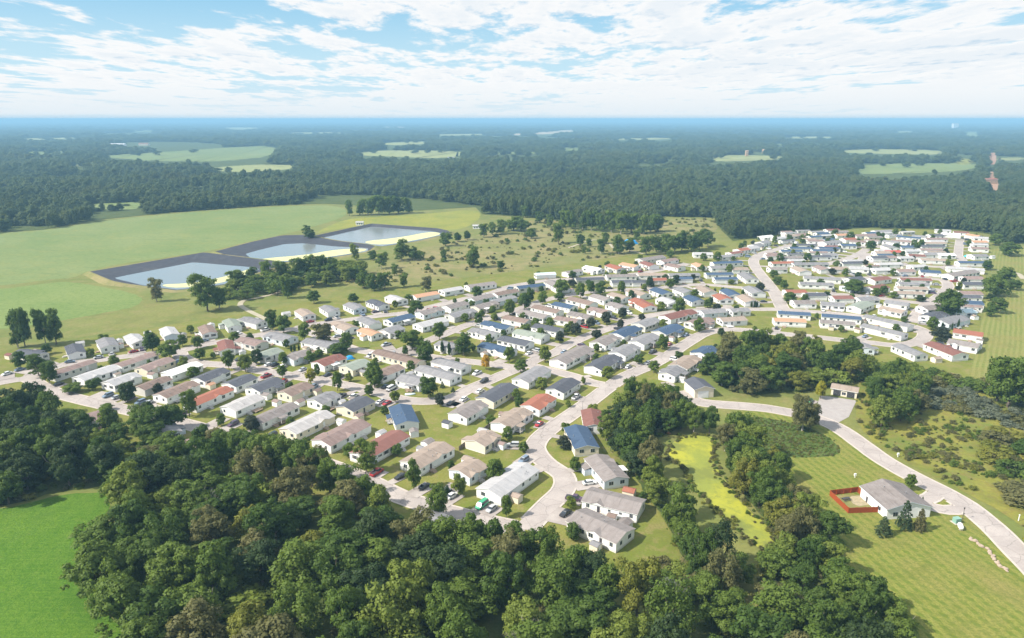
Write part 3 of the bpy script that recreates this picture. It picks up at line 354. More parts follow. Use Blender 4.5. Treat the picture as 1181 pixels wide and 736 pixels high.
DRIVES=[(82.7,327.9,77.9,330.6,3.4),(388.3,590.4,385.7,592.1,5),(-229.8,327.5,-221.8,322.5,5.6),(-93.4,369.8,-97.7,366.3,5.6),(212.4,617.4,215.9,614.3,3),
(99.6,542.8,102.1,538.9,3.4),(-113.1,323.9,-117.2,316.9,3.6),(251.2,632.9,247.1,636.5,3.4),(-118.9,399.6,-116.8,395.4,5.6),(243.2,468.8,240.1,462.8,3),
(-49.8,195.6,-44.7,203.1,5.8),(205.4,459.8,206.7,465.2,3),(4,411.1,-0.6,416.6,3.4),(-56.9,272.1,-52.5,279.2,5.8),(15.3,310.5,17.1,312.5,3),(-27,271.1,-21.3,280.3,5.8),
(449.7,685.5,443.7,688,5),(26,430.1,15.6,437.8,5.6),(47,396.1,54.3,388.1,3),(248.6,425.3,251,424.1,5.6),(292.3,647,290.3,652.1,5),(-203.9,340.1,-200.4,335.5,3),
(197.9,345.6,199.8,350.8,3.4),(17.4,187.4,12.7,190.5,6),(-53.7,271.4,-49.9,277.6,5.2),(-74.7,278.9,-68.8,289.8,3),(258,662.9,259.9,659.9,3.4),
(21.9,195.9,17.1,197.7,5.6),(-172.1,284.7,-175.2,278.2,5.8),(-109.3,321.7,-111.7,314.8,3),(-92.1,414.9,-89.3,410.2,3.4),(327.4,503.4,321.4,506.3,3),
(129.7,475.2,123.9,489.3,3),(281.7,434,273.6,441.9,5),(113.7,471.5,110.7,484.5,3),(-124.8,325.5,-126.8,322.1,5),(-14.4,457.6,-17.8,461.9,5),(275.1,606,284.8,595.5,3.4),
(-181.6,360.1,-176.4,345.7,5.6),(-51.7,292.2,-54.9,288.3,3),(-17.1,200.9,-22.1,194.2,5.8),(-106.3,408,-103.2,403.1,5),(238.2,505.5,236.4,510.8,5.6),
(309.8,521,309.8,518.3,3.4),(-107,255.4,-110.7,248.4,5.2),(70.4,515.6,69.3,518.1,5),(-161.3,282.2,-164.7,274.1,3),(-35.1,213.2,-40.3,207.1,3),
(382.8,618.3,390.8,614.7,5.6),(-84.8,420.3,-80.9,414.3,6),(58.6,407.3,65.9,400.4,5.6),(-26.5,206.8,-31.9,199.6,5.2),(121.1,560.6,122.8,555.4,5.6),
(259.5,530.9,261.7,520.2,5),(217,597.6,214.6,599.6,5),(450.5,698.6,443.1,691.1,3),(310.6,523.3,308.7,518,5.2),(219.4,452.2,222,462.8,5),(321.5,617.6,318.5,618.4,3),
(-46.4,196.2,-42.6,201.7,5.8),(-66.7,354.4,-62.8,346.1,6),(27.3,294.9,32.6,298.4,3.4),(36.5,307.8,33.4,306.1,3),(288.4,447.7,284.5,453.2,5.6),
(297.2,458.2,293.4,462.8,5),(-154.1,376.4,-147.9,369.8,5.6),(17.8,184.2,10.9,187.2,5),(-18.7,454.3,-22.4,457.8,5.6),(38.9,351.1,33.5,355.2,3.4),
(227.7,352.6,221.3,359.1,5.6),(103.9,414.4,102.3,417.9,5),(265.5,564.2,262.9,568.5,3.4),(46.1,504.9,45.3,510.6,3.4),(357.7,652.9,357.7,649.4,5.6),
(250.7,507.7,250,513.1,5),(-16.7,386.9,-22.9,391,3),(138.9,509.2,138.7,497.5,3),(127.3,278.7,117.9,265.6,5.2),(285.1,469.8,289.2,466.8,5),(-18,207,-22.9,195.4,5.6),
(7.6,340.2,12,335.4,6),(-51.7,293.1,-54.7,288,5.2),(272.7,529.3,271.8,520.9,3.4),(-114.8,303.4,-112,309.3,5.2),(69.4,418,76.2,410.2,3.4),(28.1,207.6,20.2,205.2,5.8),
(213.6,591,210.8,592.3,5.6),(-88.5,244.7,-91.9,239,5.2),(-32.8,325,-31,328,3),(-49.5,420.5,-53.9,425.3,5),(326.8,503.7,320.6,503.8,3.6),(162,413.7,166.7,419.7,3.4),
(-194.3,294.2,-197,289.3,5.6),(-236.3,310.3,-231.4,303.2,6),(294.9,625.8,304.3,616.4,5.6),(258.9,645,256.1,646.4,5),(170.3,456.8,173.2,455.7,5.6),
(-12.7,286.3,-16.5,289.8,6),(-139.7,381.4,-137,377.8,6),(-83.9,310,-87.3,304.9,5.2),(-19.4,203,-24.8,195.8,3.6),(-234.8,315.4,-225.6,312.1,6),(23.9,217.4,19,216.1,3),
(-150.8,352.1,-154.3,357.7,3.4),(4.4,442.6,9.2,438.6,5),(223,476.7,220.3,469,3.4),(-104.1,295.9,-101.4,304.6,3),(204.1,400.9,208.9,408.3,3),(2.4,220.1,7.6,227.4,5.8),
(-194,343,-191.8,339.7,6),(298,640.8,298.6,650.3,5),(-78.8,422.3,-77.2,415.9,3),(-182.3,331.5,-183.6,336.9,5.6),(245.1,655.8,250.5,650.5,5),(-119,398.1,-117,395.1,6),
(54.4,319.7,58,317.2,6),(58,326.1,62.6,321.9,5),(110.8,493.6,112,490.8,5),(-31.6,337.1,-32.1,334.1,3),(-2.5,234.5,5.3,234.1,5),(-19.7,270.6,-25.9,277.1,5),
(125.8,418.2,123.8,423.3,5.6),(-165.1,323.5,-162.5,327.9,3.4),(274,573.2,272.3,576.3,3),(201.2,601.6,206,598.4,3),(-68.3,335.4,-69,338.9,5.6),
(-88.2,396.1,-91.9,402.4,5),(39.2,388.2,47.2,380.9,3.4),(233.5,449.3,237.5,457.6,3),(-43.9,216.3,-46.7,211.9,5.8),(-162.5,363.2,-160.2,360.6,3.4),
(372.7,654.7,363.5,647.6,3.4),(151.5,386.3,147.8,378.7,5),(352.1,562.2,357.6,561.9,3),(-4.8,398.8,-11.7,405.3,3.4),(-143.9,355.4,-149.1,361.7,5),
(241.8,392.7,237.2,395.7,5.6),(-56.3,273.4,-52.7,279.4,3.6),(-78.1,308,-80.8,302.1,5),(62,379.6,58.2,383.8,5),(-99.2,248.5,-102.2,244.4,3),(-86.1,367.4,-91.6,360.4,3),
(-88.9,289.5,-86,298.1,5),(-72.4,333,-68.3,338.9,5.2),(432.5,660.9,428.2,663.8,3.4),(-54.8,294.8,-57.7,289.9,5.2),(234.7,613,228.6,619.1,3.4),
(314.9,485.5,312.5,486.7,3),(85.3,533.4,85.6,530.7,5.6),(378.9,607.9,384.9,604,3),(96.4,374.2,99.9,371.7,3),(180.9,347.1,184.9,357.1,3.4),(319.4,658.9,318.6,655,3.4),
(-192.3,348.1,-188.6,341.1,3.4),(1.2,478.5,-3.5,481.3,3.4),(96.9,469.2,93.2,478.9,3.4),(94.3,371,97.9,368.8,6),(-154.4,277.2,-157.4,270.6,3.6),
(-59.6,273.2,-53.1,279.6,3.4),(10.2,345.4,16.2,339.9,5),(-44.8,424.4,-51.3,428.5,5),(233.2,640.8,237.2,637,5.6),(-132,265.3,-134.7,260.9,5.6),(80.3,356.4,85.4,351.9,3),
(253.7,411.4,251.3,415.4,5.6),(241.2,370.9,233.1,374.9,3.4),(310.2,594.9,306.2,598.7,3.4),(-4.5,193.2,-8.1,188.2,5.2),(445.3,696.3,442.5,691.5,5),
(19,357.5,25.4,353.2,5.6),(-147.9,273.5,-150.1,267.8,5),(270,509.5,269,514.9,3),(-167.4,282.9,-170.4,276.4,5.8),(224.8,378,227.3,377.2,3),(293.5,483.1,299.8,479.2,5.6),
(-92.7,313.6,-95.9,308.6,5.6),(-4.2,330.2,-7.4,325.7,5.6),(-133.3,331.9,-137.8,324.4,5.8),(-7.5,195.2,-11.5,189.7,3.6),(87.5,334.1,83.2,337.7,3),
(-65.2,405,-69.3,413.1,3),(183.7,536.2,188.3,535.5,5.6),(118.9,432.3,119.3,428.4,5.6),(-201.8,298.3,-204.1,293.4,5.2),(195.1,369.4,185.9,362.8,5.8),
(309.9,561.8,310.8,564.4,5),(-47.2,451.8,-42.7,446.4,5),(9.2,253.4,12.6,251.9,6),(-83.9,239.3,-84.9,235.5,3.4),(187.3,563.4,193.5,562.6,3.4),(363.9,638.8,362.2,642.3,3),
(27.6,370,34.1,365.8,3.4),(233.8,469.2,233.1,465.8,5),(342.7,546.6,344.3,555.5,3),(69.6,530.9,72.5,525.5,3.4),(-133.1,308.5,-129.4,316.9,3),(241.7,529.2,242.4,517.7,3),
(-24.1,296.4,-20.8,293.6,3),(-148.9,317.2,-148,321.4,3),(160.7,443.8,170.7,444.5,5.2),(-22.8,373.1,-31.8,377.6,3.4),(279.8,526.4,280.5,521,3.4),
(284.4,614.5,293.7,604.6,5.6),(189.7,585.9,199.5,583.5,3),(216.1,589.7,207.4,589.3,3.6),(67.5,385.4,63.2,388.7,5),(-45.7,265.6,-44.6,275.3,5.6),
(324.4,575.6,323.8,568,3.4),(410.6,627.6,407,630,3.4),(94,521.1,90.5,526.6,5),(-20.3,408.5,-18,406.5,5.6),(223.2,522.8,233.2,515.3,5.6),(37,443.8,29.9,453.6,5),
(-7.4,290.5,-11.6,295.6,3),(147,556.5,140,563.6,3.4),(274.6,425.8,265.7,432.9,3.4),(207,559,200.3,561.1,5.6),(-177.5,287.7,-179.7,280.6,5),
(-150.9,276.7,-154.3,269.3,5.2),(69.6,299.5,71.3,291.3,5),(250.9,461.1,246.1,458.6,5.2),(-69.1,434.7,-60.1,426.8,3.4),(-62.3,298.5,-63.8,293.7,5),
(216.5,348.3,214.6,354.4,5.6),(9.1,256.6,13.1,252.8,3.4),(25.9,280.9,30.9,279.2,6),(-31.9,466.2,-26.7,461.7,5),(-141.4,384.7,-136.9,378,5.6),(81.8,354.9,85.4,351.8,6),
(405.6,653.2,412.1,648.6,3),(102.7,427.4,103.4,424.4,3),(353.4,565.7,353.8,562.3,5),(301.4,493.9,309.5,492.8,3.6),(27.9,340.2,25.2,341.6,6),
(410.6,663.3,418.5,658.7,3.4),(241.5,571,251.6,566.4,5),(-117.4,300,-113.7,309.4,5),(80.1,465.4,79.5,477,5),(141,419.9,142,425.3,3.4),(137.6,436.6,136.7,431.6,5.6),
(324.3,553.9,326.1,561.7,5.6),(-116.1,324.3,-119.9,318.1,5.8),(-36.1,387.8,-33,386.2,5.6),(70.4,342,76.4,338.7,6),(13.1,422.8,8.1,426.9,3),(275,456,276.6,453.3,3.4),
(12.8,260.7,16.5,257.8,3.4),(301.5,667.2,299.5,657.2,3),(-131.7,364.1,-136.5,371.1,5),(-17.5,311,-10.9,305.5,6),(-17.6,415.2,-13.5,411.4,3.4),(18.4,242,14.8,243.5,3),
(303,496.7,309.2,492.4,5),(423,645.8,418.5,648.2,5.6),(-19.1,277.3,-23.1,279.6,6),(344.3,660.7,343.1,651.8,5),(53,451.5,45.1,464.4,5),(-114.3,260.1,-117.6,252.3,5.6),
(5.8,214.4,10.1,218.5,5),(297.9,523.8,297.3,520.6,6),(289.7,477.7,298.5,476.5,5.8),(-69.3,279.2,-64.2,287.5,3.6),(421,676.9,427.1,672.3,3),(394.7,636.6,402.2,632.8,3.4),
(430,698.4,439,690.9,3),(-97.6,317.2,-102.1,310.3,5.2),(-166,361,-162.8,358.3,6)]
TREES=[(-219.5,307.5,12.1,10.4,'d','st_F'),(-234.4,317.3,8.9,6.7,'d','st_M'),(-208.5,297.9,11.8,8,'d','st_F'),(-257.9,350.1,21.6,8.6,'D','st_M'),
(-255,351.3,22.3,8.6,'D','st_M'),(-246,354.1,20.6,8.1,'D','st_M'),(-240.8,354.7,21.2,8.7,'D','st_M'),(-191.4,287.3,4.4,7.7,'m','st_F'),(-162.1,276.6,9,7.5,'D','st_F'),
(-165.8,267.3,3.1,5.8,'m','st_G'),(-184.3,343.5,10.1,9,'d','st_M'),(-170.1,332.1,9.8,10,'d','st_S'),(-172.8,351.9,6.5,5.6,'d','st_M'),(-163.1,347.9,7.7,6.1,'d','st_B'),
(-154.6,330.4,6.4,5.5,'m','st_B'),(-148.7,360,5.9,5.7,'d','st_B'),(-134.5,315.8,10,6.4,'d','st_S'),(-126,313.7,8.9,6.4,'l','st_B'),(-124.3,324.2,7.8,5.2,'D','st_B'),
(-129.4,261.5,12.4,6.9,'m','st_F'),(-113.1,252.5,5.4,3.4,'m','st_F'),(-99.4,247.7,5.9,5.9,'u','st_F'),(-143.2,256.4,8.5,6,'D','st_G'),(-130.6,248.7,10.2,9.7,'D','st_G'),
(-101.2,236.3,6.6,5.7,'m','st_F'),(-135.4,381.2,13.1,7.6,'d','st_M'),(-127.4,376.7,10.2,8.9,'D','st_B'),(-112.3,364.2,10,7,'m','st_B'),(-99.9,357,11.7,10.3,'o','st_B'),
(-85.3,345.7,9.6,6.7,'m','st_B'),(-128.2,442,8.6,7.2,'D','st_M'),(-103,443.5,6.3,6.9,'D','st_M'),(-113.2,343.2,3.8,1.8,'c','st_B'),(-111.5,343.2,4.1,1.8,'c','st_B'),
(-109.6,344.5,3.8,1.6,'c','st_B'),(-87.7,339.4,5.7,10.8,'d','st_B'),(-96.9,335.7,3.7,5.3,'d','st_B'),(-110.9,323,6.6,4.9,'m','st_B'),(-105.9,305.5,6.3,4.9,'m','st_S'),
(-90.7,298.2,7.1,5.1,'Y','st_S'),(-90.2,307.3,6.3,3.3,'m','st_B'),(-76.5,288.9,9.3,4.9,'d','st_S'),(-74,300.2,4.5,3.5,'l','st_B'),(-61.1,293.1,10.5,7.6,'d','st_B'),
(-61.4,283,5.4,3.8,'D','st_S'),(-99.8,248.3,5.9,5.9,'u','st_F'),(-49.1,214.9,12.1,7.5,'m','st_F'),(-51.7,346.3,12,10.4,'d','st_B'),(-41.8,323.1,12.9,9.4,'d','st_B'),
(-35.5,340.5,7.2,2.7,'c','st_B'),(-31.7,337.7,7.5,2.4,'c','st_B'),(-24.4,337.2,12.7,9.8,'d','st_B'),(-12.4,316.4,7.4,5.3,'y','st_B'),(-35.8,281.1,10.5,7.8,'D','st_B'),
(-29.9,272.1,5.8,4.2,'u','st_S'),(-61.6,294.9,11.4,8.2,'d','st_B'),(-61.4,283.1,4.9,3.6,'D','st_S'),(-49.3,275.9,5.9,4.1,'l','st_S'),(-30.9,292.7,3.3,2.4,'k','st_B'),
(-25.8,287.8,2.5,2.2,'k','st_B'),(-58.9,418.8,7.9,7.6,'d','st_C'),(-39.3,363.7,10,7.5,'m','st_C'),(-37.2,442.9,3.2,3.4,'m','st_C'),(-25.4,431.7,4.6,4.5,'d','st_C'),
(-23.2,455.9,8.1,7.3,'d','st_C'),(-27.4,398.1,5.4,4.8,'m','st_C'),(-19.5,391.9,7.4,5.6,'d','st_C'),(-12.3,417.6,3.7,4,'m','st_C'),(-10.5,401.8,4.3,4.3,'l','st_C'),
(-31.6,203.4,10.8,4.7,'m','st_F'),(-20.5,199.6,4,1.6,'c','st_F'),(-16.9,199.6,7.6,4.7,'l','st_F'),(-22.1,186.9,11.5,7.2,'m','st_G'),(-5.6,208.5,8.5,5.7,'m','st_F'),
(-1.7,186.9,7.5,3.6,'m','st_F'),(4.1,230,4.2,3.4,'m','st_S'),(21.3,215.7,5.3,4,'m','st_E'),(18,191.8,4.4,3.6,'l','st_E'),(16.2,327,8.5,5.7,'l','st_E'),
(4.2,312.8,6.5,6,'m','st_S'),(-1.4,327,7.9,5.2,'m','st_C'),(32.1,297.2,3.7,2.7,'l','st_S'),(44,305,6,5.7,'l','st_E'),(32.8,265.1,4.1,4.4,'l','st_E'),
(23.2,271.2,3.1,2.5,'l','st_S'),(102.2,416.4,10.4,7.2,'m','st_E'),(93.1,424.7,4.6,5.1,'l','st_D'),(76.9,402,4.2,4.3,'u','st_E'),(66,405.8,6.6,5.8,'u','st_C'),
(62.2,386.2,5.3,4.2,'u','st_E'),(123.6,430.4,6.1,5.4,'D','st_D'),(126.8,421.9,5.1,5.3,'u','st_E'),(77.8,346.6,8.3,5.9,'m','st_E'),(104.4,378,8.3,6.1,'m','st_E'),
(61.7,323.9,5.6,4.9,'D','st_E'),(83.1,332.6,4,4.4,'d','st_E'),(115,370.2,4.7,4.7,'D','st_E'),(87.5,357.5,3.9,1.9,'k','st_E'),(-1.4,413,10.3,7.2,'d','st_C'),
(7.8,425.3,11,8.5,'d','st_C'),(11.6,443.9,10.2,6.1,'D','st_C'),(19.7,436.9,9.9,6.2,'d','st_C'),(13.9,491.5,5.3,6.4,'m','st_M'),(33.5,464.8,10.8,9.2,'d','st_D'),
(30.9,447.5,5.7,6.6,'D','st_C'),(45.4,453.8,11.2,6.6,'d','st_C'),(54,468.2,9.1,6.3,'D','st_D'),(59.8,463.5,10.2,7.6,'d','st_C'),(74.3,466.8,9.2,5.8,'m','st_D'),
(-11.9,418.4,4.6,4.5,'m','st_C'),(-10.5,402.5,4.5,4.3,'l','st_C'),(25.4,357,6.7,5.8,'u','st_C'),(30.4,374,6.1,4.1,'m','st_C'),(35.1,371.8,6.9,6.8,'u','st_C'),
(45,385.4,6.4,6.2,'u','st_C'),(45.8,365.3,5.5,5.9,'u','st_E'),(54.7,392.6,7.9,6.2,'u','st_C'),(61.6,385.8,4.8,3.9,'u','st_E'),(66.2,407.7,6,5.1,'u','st_C'),
(7.7,381.9,3.6,5.5,'d','st_C'),(21.9,392.6,4.4,4.1,'m','st_C'),(-0.6,331.1,6.9,4.2,'m','st_C'),(45.2,517.4,5.6,6.3,'D','st_M'),(71,517.9,4.3,4.6,'m','st_D'),
(99.3,490.5,7.9,5,'k','st_D'),(110.7,483.4,7,6,'m','st_D'),(91.8,476.4,4.9,5.1,'l','st_D'),(75.8,473,7.7,5,'m','st_D'),(93.1,426.2,5.5,4.9,'l','st_D'),
(97.2,486.9,7.9,5.2,'D','st_D'),(112.1,484,7,6,'m','st_D'),(117.5,493.8,7.5,6.6,'D','st_D'),(160.9,583.4,6.8,6.1,'d','st_M'),(170.9,578.3,9.1,8.3,'m','st_R'),
(168.1,534.1,7.2,6.2,'m','st_D'),(158.2,496.5,3.7,4.8,'l','st_D'),(138.8,469.1,4,2.1,'c','st_D'),(172.1,476,6,6.7,'u','st_D'),(197,519.4,5.6,7.8,'D','st_R'),
(191.2,495.8,5.6,7.1,'D','st_D'),(136.1,599.1,6.4,7.1,'d','st_M'),(151.5,431.2,4.2,1.9,'c','st_D'),(153.5,431.2,4.8,1.9,'c','st_D'),(155,431.5,4.2,1.9,'c','st_D'),
(222.5,576.7,8.1,7.4,'d','st_R'),(246.5,579.2,7.7,7.1,'d','st_R'),(245,528.5,5.7,6,'u','st_R'),(250.9,519.8,7,5.5,'d','st_R'),(234.8,470.1,9.3,13,'d','st_R'),
(190.1,480.1,7.1,5.9,'m','st_R'),(179.4,440.9,7.6,8.5,'d','st_R'),(248.6,662.1,8.5,5.1,'d','st_R'),(270.2,682.1,7.2,6,'d','st_R'),(278.8,672,4.8,5.9,'D','st_R'),
(293.7,695,6.1,4.9,'d','st_R'),(325.1,706.6,8.5,7.3,'d','st_R'),(336.4,696.1,7.3,8.4,'m','st_R'),(325.7,633.3,8.9,8.8,'d','st_R'),(349.2,633.8,7.1,6.6,'d','st_R'),
(365.8,630.8,7.1,6.6,'d','st_R'),(382.4,652.5,6.9,6.8,'m','st_R'),(380.4,611,6,4.9,'D','st_R'),(425.3,650.3,6.8,5.7,'d','st_T'),(275.9,492.8,4.5,3,'k','st_T'),
(244.9,460.5,5.8,6.8,'m','st_T'),(253.3,454.4,5,5.1,'m','st_T'),(310.6,478.3,3.2,3.8,'D','st_T'),(354,563.3,4.6,5,'m','st_R'),(392.5,718.2,6.9,6.8,'d','st_R'),
(404.2,726,6.3,5.6,'m','st_R'),(365.1,696.1,6.1,6.1,'D','st_R'),(315.4,483.7,5.3,3.5,'l','st_T'),(264.2,410.2,16.5,17.4,'d','st_T'),(266.8,446.8,4.1,7.1,'D','st_T'),
(229.6,360.3,8.2,9.2,'u','st_T'),(237.7,382.2,7.8,6.3,'m','st_T'),(244.5,384.2,4.5,1.3,'c','st_T'),(248.9,382.1,4.7,1.3,'c','st_T'),(253.8,384.6,6.1,1.7,'c','st_T'),
(230,397.6,3.7,4.3,'D','st_T'),(288.9,410.7,6,6.4,'D','st_T'),(298.3,418.5,10.1,9.8,'D','st_T'),(433.9,606.5,13.5,15.4,'m','st_T'),(456.4,660,11.2,12.2,'m','st_T'),
(492.8,701,10.6,10.6,'m','st_far'),(375.2,546.7,7.8,7.6,'d','st_T'),(357.6,501,13.1,15.4,'d','st_T'),(325.9,462,14.6,17.5,'m','st_T'),(350.2,479,7.6,8.2,'d','st_T'),
(205.5,270.8,24.2,18.7,'d','st_open'),(205.8,278.2,18.7,13.2,'d','st_open'),(111.1,248,14.3,8.6,'o','st_open'),(115,250.4,11.5,8,'o','st_open'),
(131.6,280.2,7.9,4.8,'Y','st_open'),(106.5,177.8,6.2,4.5,'k','st_open'),(114.1,180.9,9.6,5.1,'k','st_open'),(118.2,180,7.4,4,'K','st_open'),
(128.1,203.4,5.6,3.4,'m','st_open'),(125.8,192.6,3.9,1.6,'k','st_open'),(144.1,171.2,4.9,3.9,'Y','st_open'),(-79.7,214.4,14,9.4,'d','st_F'),
(-72,210.2,14.4,9.8,'m','st_F'),(-65,205.6,13.6,8.5,'o','st_F'),(-58.1,201.8,12.8,8.9,'d','st_F'),(-51.8,197,12,8.2,'d','st_G'),(-45.2,191.4,11.2,8,'m','st_G'),
(-39.5,186,11,7.2,'l','st_G'),(-11,172.3,9.9,7.3,'d','st_G'),(-5.4,170.6,9.3,7.2,'D','st_G'),(0.4,167.8,10.2,7.1,'d','st_G'),(-86,217.4,12.3,8.9,'d','st_F'),
(5,162,12.5,8.3,'d','st_E'),(10.3,159.1,12.9,8.2,'m','st_E'),(14.9,156.2,12.7,8.5,'d','st_E'),(19.2,152.4,12.1,7.4,'D','st_E'),(22.9,147.8,11.3,7.3,'m','st_E'),
(-99.2,222.5,11.8,8.5,'m','st_G'),(-93.4,219.9,12.4,8.4,'d','st_G'),(-105.2,228.4,10.1,7.4,'o','st_G'),(-111,231.1,10.2,7.5,'d','st_G'),(-90,220.6,13,9,'D','st_G'),
(-83.8,218.1,14.2,8.9,'d','st_F'),(-76.9,215,14.7,9.4,'m','st_F'),(-69.7,211.4,14.5,9.2,'d','st_F'),(-62.9,208.5,14.4,9.1,'d','st_F'),(-152.3,245.7,11.4,8.6,'d','st_G'),
(-140.6,243.4,12,9.1,'d','st_G'),(-133.4,240.4,12.6,9.7,'D','st_G'),(-20.7,167.4,13.4,9.5,'d','st_G'),(-14.9,166.2,13.8,8.9,'m','st_G'),
(-26.3,168.2,13.4,9.5,'o','st_G'),(76.6,231.1,11.5,8.1,'o','st_open'),(75.5,215,12.8,8.8,'d','st_open'),(75.6,206.2,13,9.6,'l','st_open'),
(82.7,241.9,10.5,7.8,'m','st_open'),(74.9,245.7,11.4,5.9,'D','st_open'),(69.4,247.2,12.1,7.3,'d','st_open'),(65,249.6,12.9,8,'d','st_open'),
(-188.8,422.5,25.3,16.7,'d','mead'),(-184.2,428.7,15.1,9.8,'m','mead'),(-190.4,475.1,16.5,15.6,'d','mead'),(-184.9,490.9,15.1,9.3,'d','mead'),
(-174.7,493.6,18.3,10.6,'d','mead'),(-166,501.9,18,11.4,'d','mead'),(-158.9,516.5,17.1,13,'d','mead'),(-150.8,522.5,18,12.5,'d','mead'),
(-143,525.6,16.1,11.2,'d','mead'),(-149.3,455.5,16.5,8.7,'d','mead'),(-232,446.2,16.2,9.1,'o','mead'),(-200.8,694.3,14.6,14.6,'D','mead'),
(-131.7,587.2,14.8,9.5,'l','mead'),(-93.5,587.2,17.7,16.1,'m','mead'),(-83.2,587.2,11.9,10.3,'d','mead'),(-104,551.4,14,9.7,'d','mead'),
(-62.2,654.7,13.9,11.4,'d','mead'),(-52.6,678.9,10.1,8.4,'D','mead'),(-44,689.1,10.3,8.5,'D','mead'),(-28.4,704.9,14.8,10.5,'d','mead'),
(-20.1,721.4,14.3,12.5,'d','mead'),(-11.2,727,16.2,11.7,'d','mead'),(-30.9,554.8,18.9,11.1,'m','mead'),(-57.2,583.4,10.3,6.6,'m','mead'),(-9.3,551.4,7,6.2,'D','mead'),
(-200.1,869.5,21.2,9.6,'m','mead'),(-189,877.6,21.3,15.1,'d','mead'),(-178.3,877.6,23.5,17.2,'d','mead'),(-165.3,877.6,25.6,17.2,'d','mead'),
(-153.8,885.9,23.7,17.4,'m','mead'),(-143.1,894.3,23.9,17.5,'d','mead'),(-130,894.3,21.7,15.4,'d','mead'),(1.4,750.6,16.6,18.5,'m','mead'),
(9.7,744.6,16.5,18.4,'d','mead'),(19.5,699.5,11.3,11.3,'d','mead'),(44.4,669,22.4,10.8,'m','mead'),(64.3,659.4,11.5,9,'d','mead'),(71.5,650,8.9,6.5,'D','mead'),
(78.6,615,13.9,10,'d','mead'),(93.9,615,18.5,12.3,'m','mead'),(105.2,623.4,14.1,10.9,'d','mead'),(63.2,615,7.7,4.6,'d','mead'),(117.6,610.9,17.6,13.7,'d','mead'),
(129.3,623.4,15.6,10.9,'d','mead'),(136,615,19.2,12.3,'d','mead'),(145.6,623.4,17.2,10.9,'d','mead'),(152.8,627.7,20.4,11.7,'d','mead'),
(160.3,623.4,17.2,12.4,'D','mead'),(56.9,775.7,19,13.4,'d','mead'),(65.4,762.9,20.6,14.1,'m','mead'),(76.1,756.7,22.3,13.1,'d','mead'),(84.8,750.6,23.1,13,'d','mead'),
(95.2,744.6,20.2,13.8,'d','mead'),(104.5,738.6,23.6,13.7,'m','mead'),(112.8,727,23.3,14.4,'m','mead'),(124.5,732.8,21.7,14.5,'d','mead'),
(134.4,727,21.5,13.5,'d','mead'),(145.6,738.6,20,13.7,'d','mead'),(155,744.6,18.3,12.9,'d','mead'),(-126.3,513.5,10.5,9,'d','mead'),(-130.7,507.7,9.1,7.7,'D','mead'),
(-104.5,485.5,12.5,11,'d','mead'),(-95.7,477.6,13.5,10.9,'d','mead'),(-89.4,482.9,12.4,9.8,'d','mead'),(-76.7,488.2,10.1,8,'d','mead'),(-59.5,472.5,12.2,8.4,'o','mead'),
(-117.7,587.2,8.9,8.8,'d','mead'),(-77.4,587.2,8.9,8.8,'m','mead'),(-89.5,525.6,9.4,6.6,'d','mead'),(15.2,853.7,14.6,10.5,'m','mead'),(31.4,809.3,13.9,11,'d','mead'),
(41.6,775.7,15.3,10.5,'d','mead'),(89.2,669,11.7,8.3,'m','mead'),(120.8,678.9,11.8,9.3,'d','mead'),(170.6,636.5,17.5,12.7,'d','mead'),(182.2,650,17.8,12.9,'d','mead'),
(-1.6,148.1,16,13,'d','front'),(-109,181,14.6,13.8,'m','front'),(-64.2,156.1,13.4,14.4,'D','front'),(49.5,139.4,10.5,14.2,'m','front'),
(-83.4,150.3,16.2,15.3,'m','front'),(-98.1,209.2,16.5,14.6,'d','front'),(-114.2,197.3,17,16.1,'D','front'),(-34.7,158.3,11.8,14.2,'m','front'),
(-62.5,183.4,9.1,13.6,'d','front'),(-52.6,152.9,14.8,16,'m','front'),(-92.4,164.8,16.4,12.8,'d','front'),(12.1,131.2,11.1,15.8,'d','front'),
(-26.7,117.7,12.7,13,'m','front'),(15.4,115,14.2,11.7,'l','front'),(1.4,136.5,10,13,'l','front'),(26,132.2,9.6,11.7,'l','front'),(2.6,114.2,13.6,13.9,'d','front'),
(-79.7,136.1,13.1,15.1,'d','front'),(-10.3,127.3,13.1,12.4,'m','front'),(-23.9,159.4,12.6,15.2,'D','front'),(-49.9,136.8,15.3,13.3,'m','front'),
(-87.1,192.2,9.4,14.2,'d','front'),(17.4,144.3,9.1,13.4,'d','front'),(37,136.1,17,11.6,'m','front'),(-11.4,156.6,11.1,15.8,'m','front'),
(-74.6,176.8,9.4,13.1,'j','front'),(-70,130.2,13.3,15.7,'o','front'),(32.2,123.6,15.1,13,'D','front'),(-38.4,168.1,14.9,15.7,'D','front'),
(-81.4,169.2,13.3,13,'o','front'),(-53.4,114.5,14.8,12.8,'m','front'),(-19.9,123.5,10.8,12.2,'D','front'),(41.7,121.7,10.6,14.4,'m','front'),
(-58.5,130.7,13.2,11.5,'j','front'),(-51.1,125.4,13.6,15.8,'o','front'),(57.9,119.2,15.4,12.9,'o','front'),(-104,188.6,9.2,13.9,'l','front'),
(-37.2,134.2,16.3,12.5,'m','front'),(-96.3,145.4,13.6,11.8,'m','front'),(-22.7,143.2,16.2,13.8,'l','front'),(-27.4,133.1,17.3,14.3,'l','front'),
(-62.5,117.3,10.9,16.1,'o','front'),(-111.9,215.4,13.2,11.5,'m','front'),(-53.1,164.6,9.7,12.3,'j','front'),(-11.5,143.9,10.6,14.8,'m','front'),
(-103.7,200.5,14.5,13.6,'D','front'),(-96.4,176.6,9.5,12.5,'m','front'),(-13.5,114.5,11,11.5,'d','front'),(-78.7,186.6,13,14.5,'d','front'),
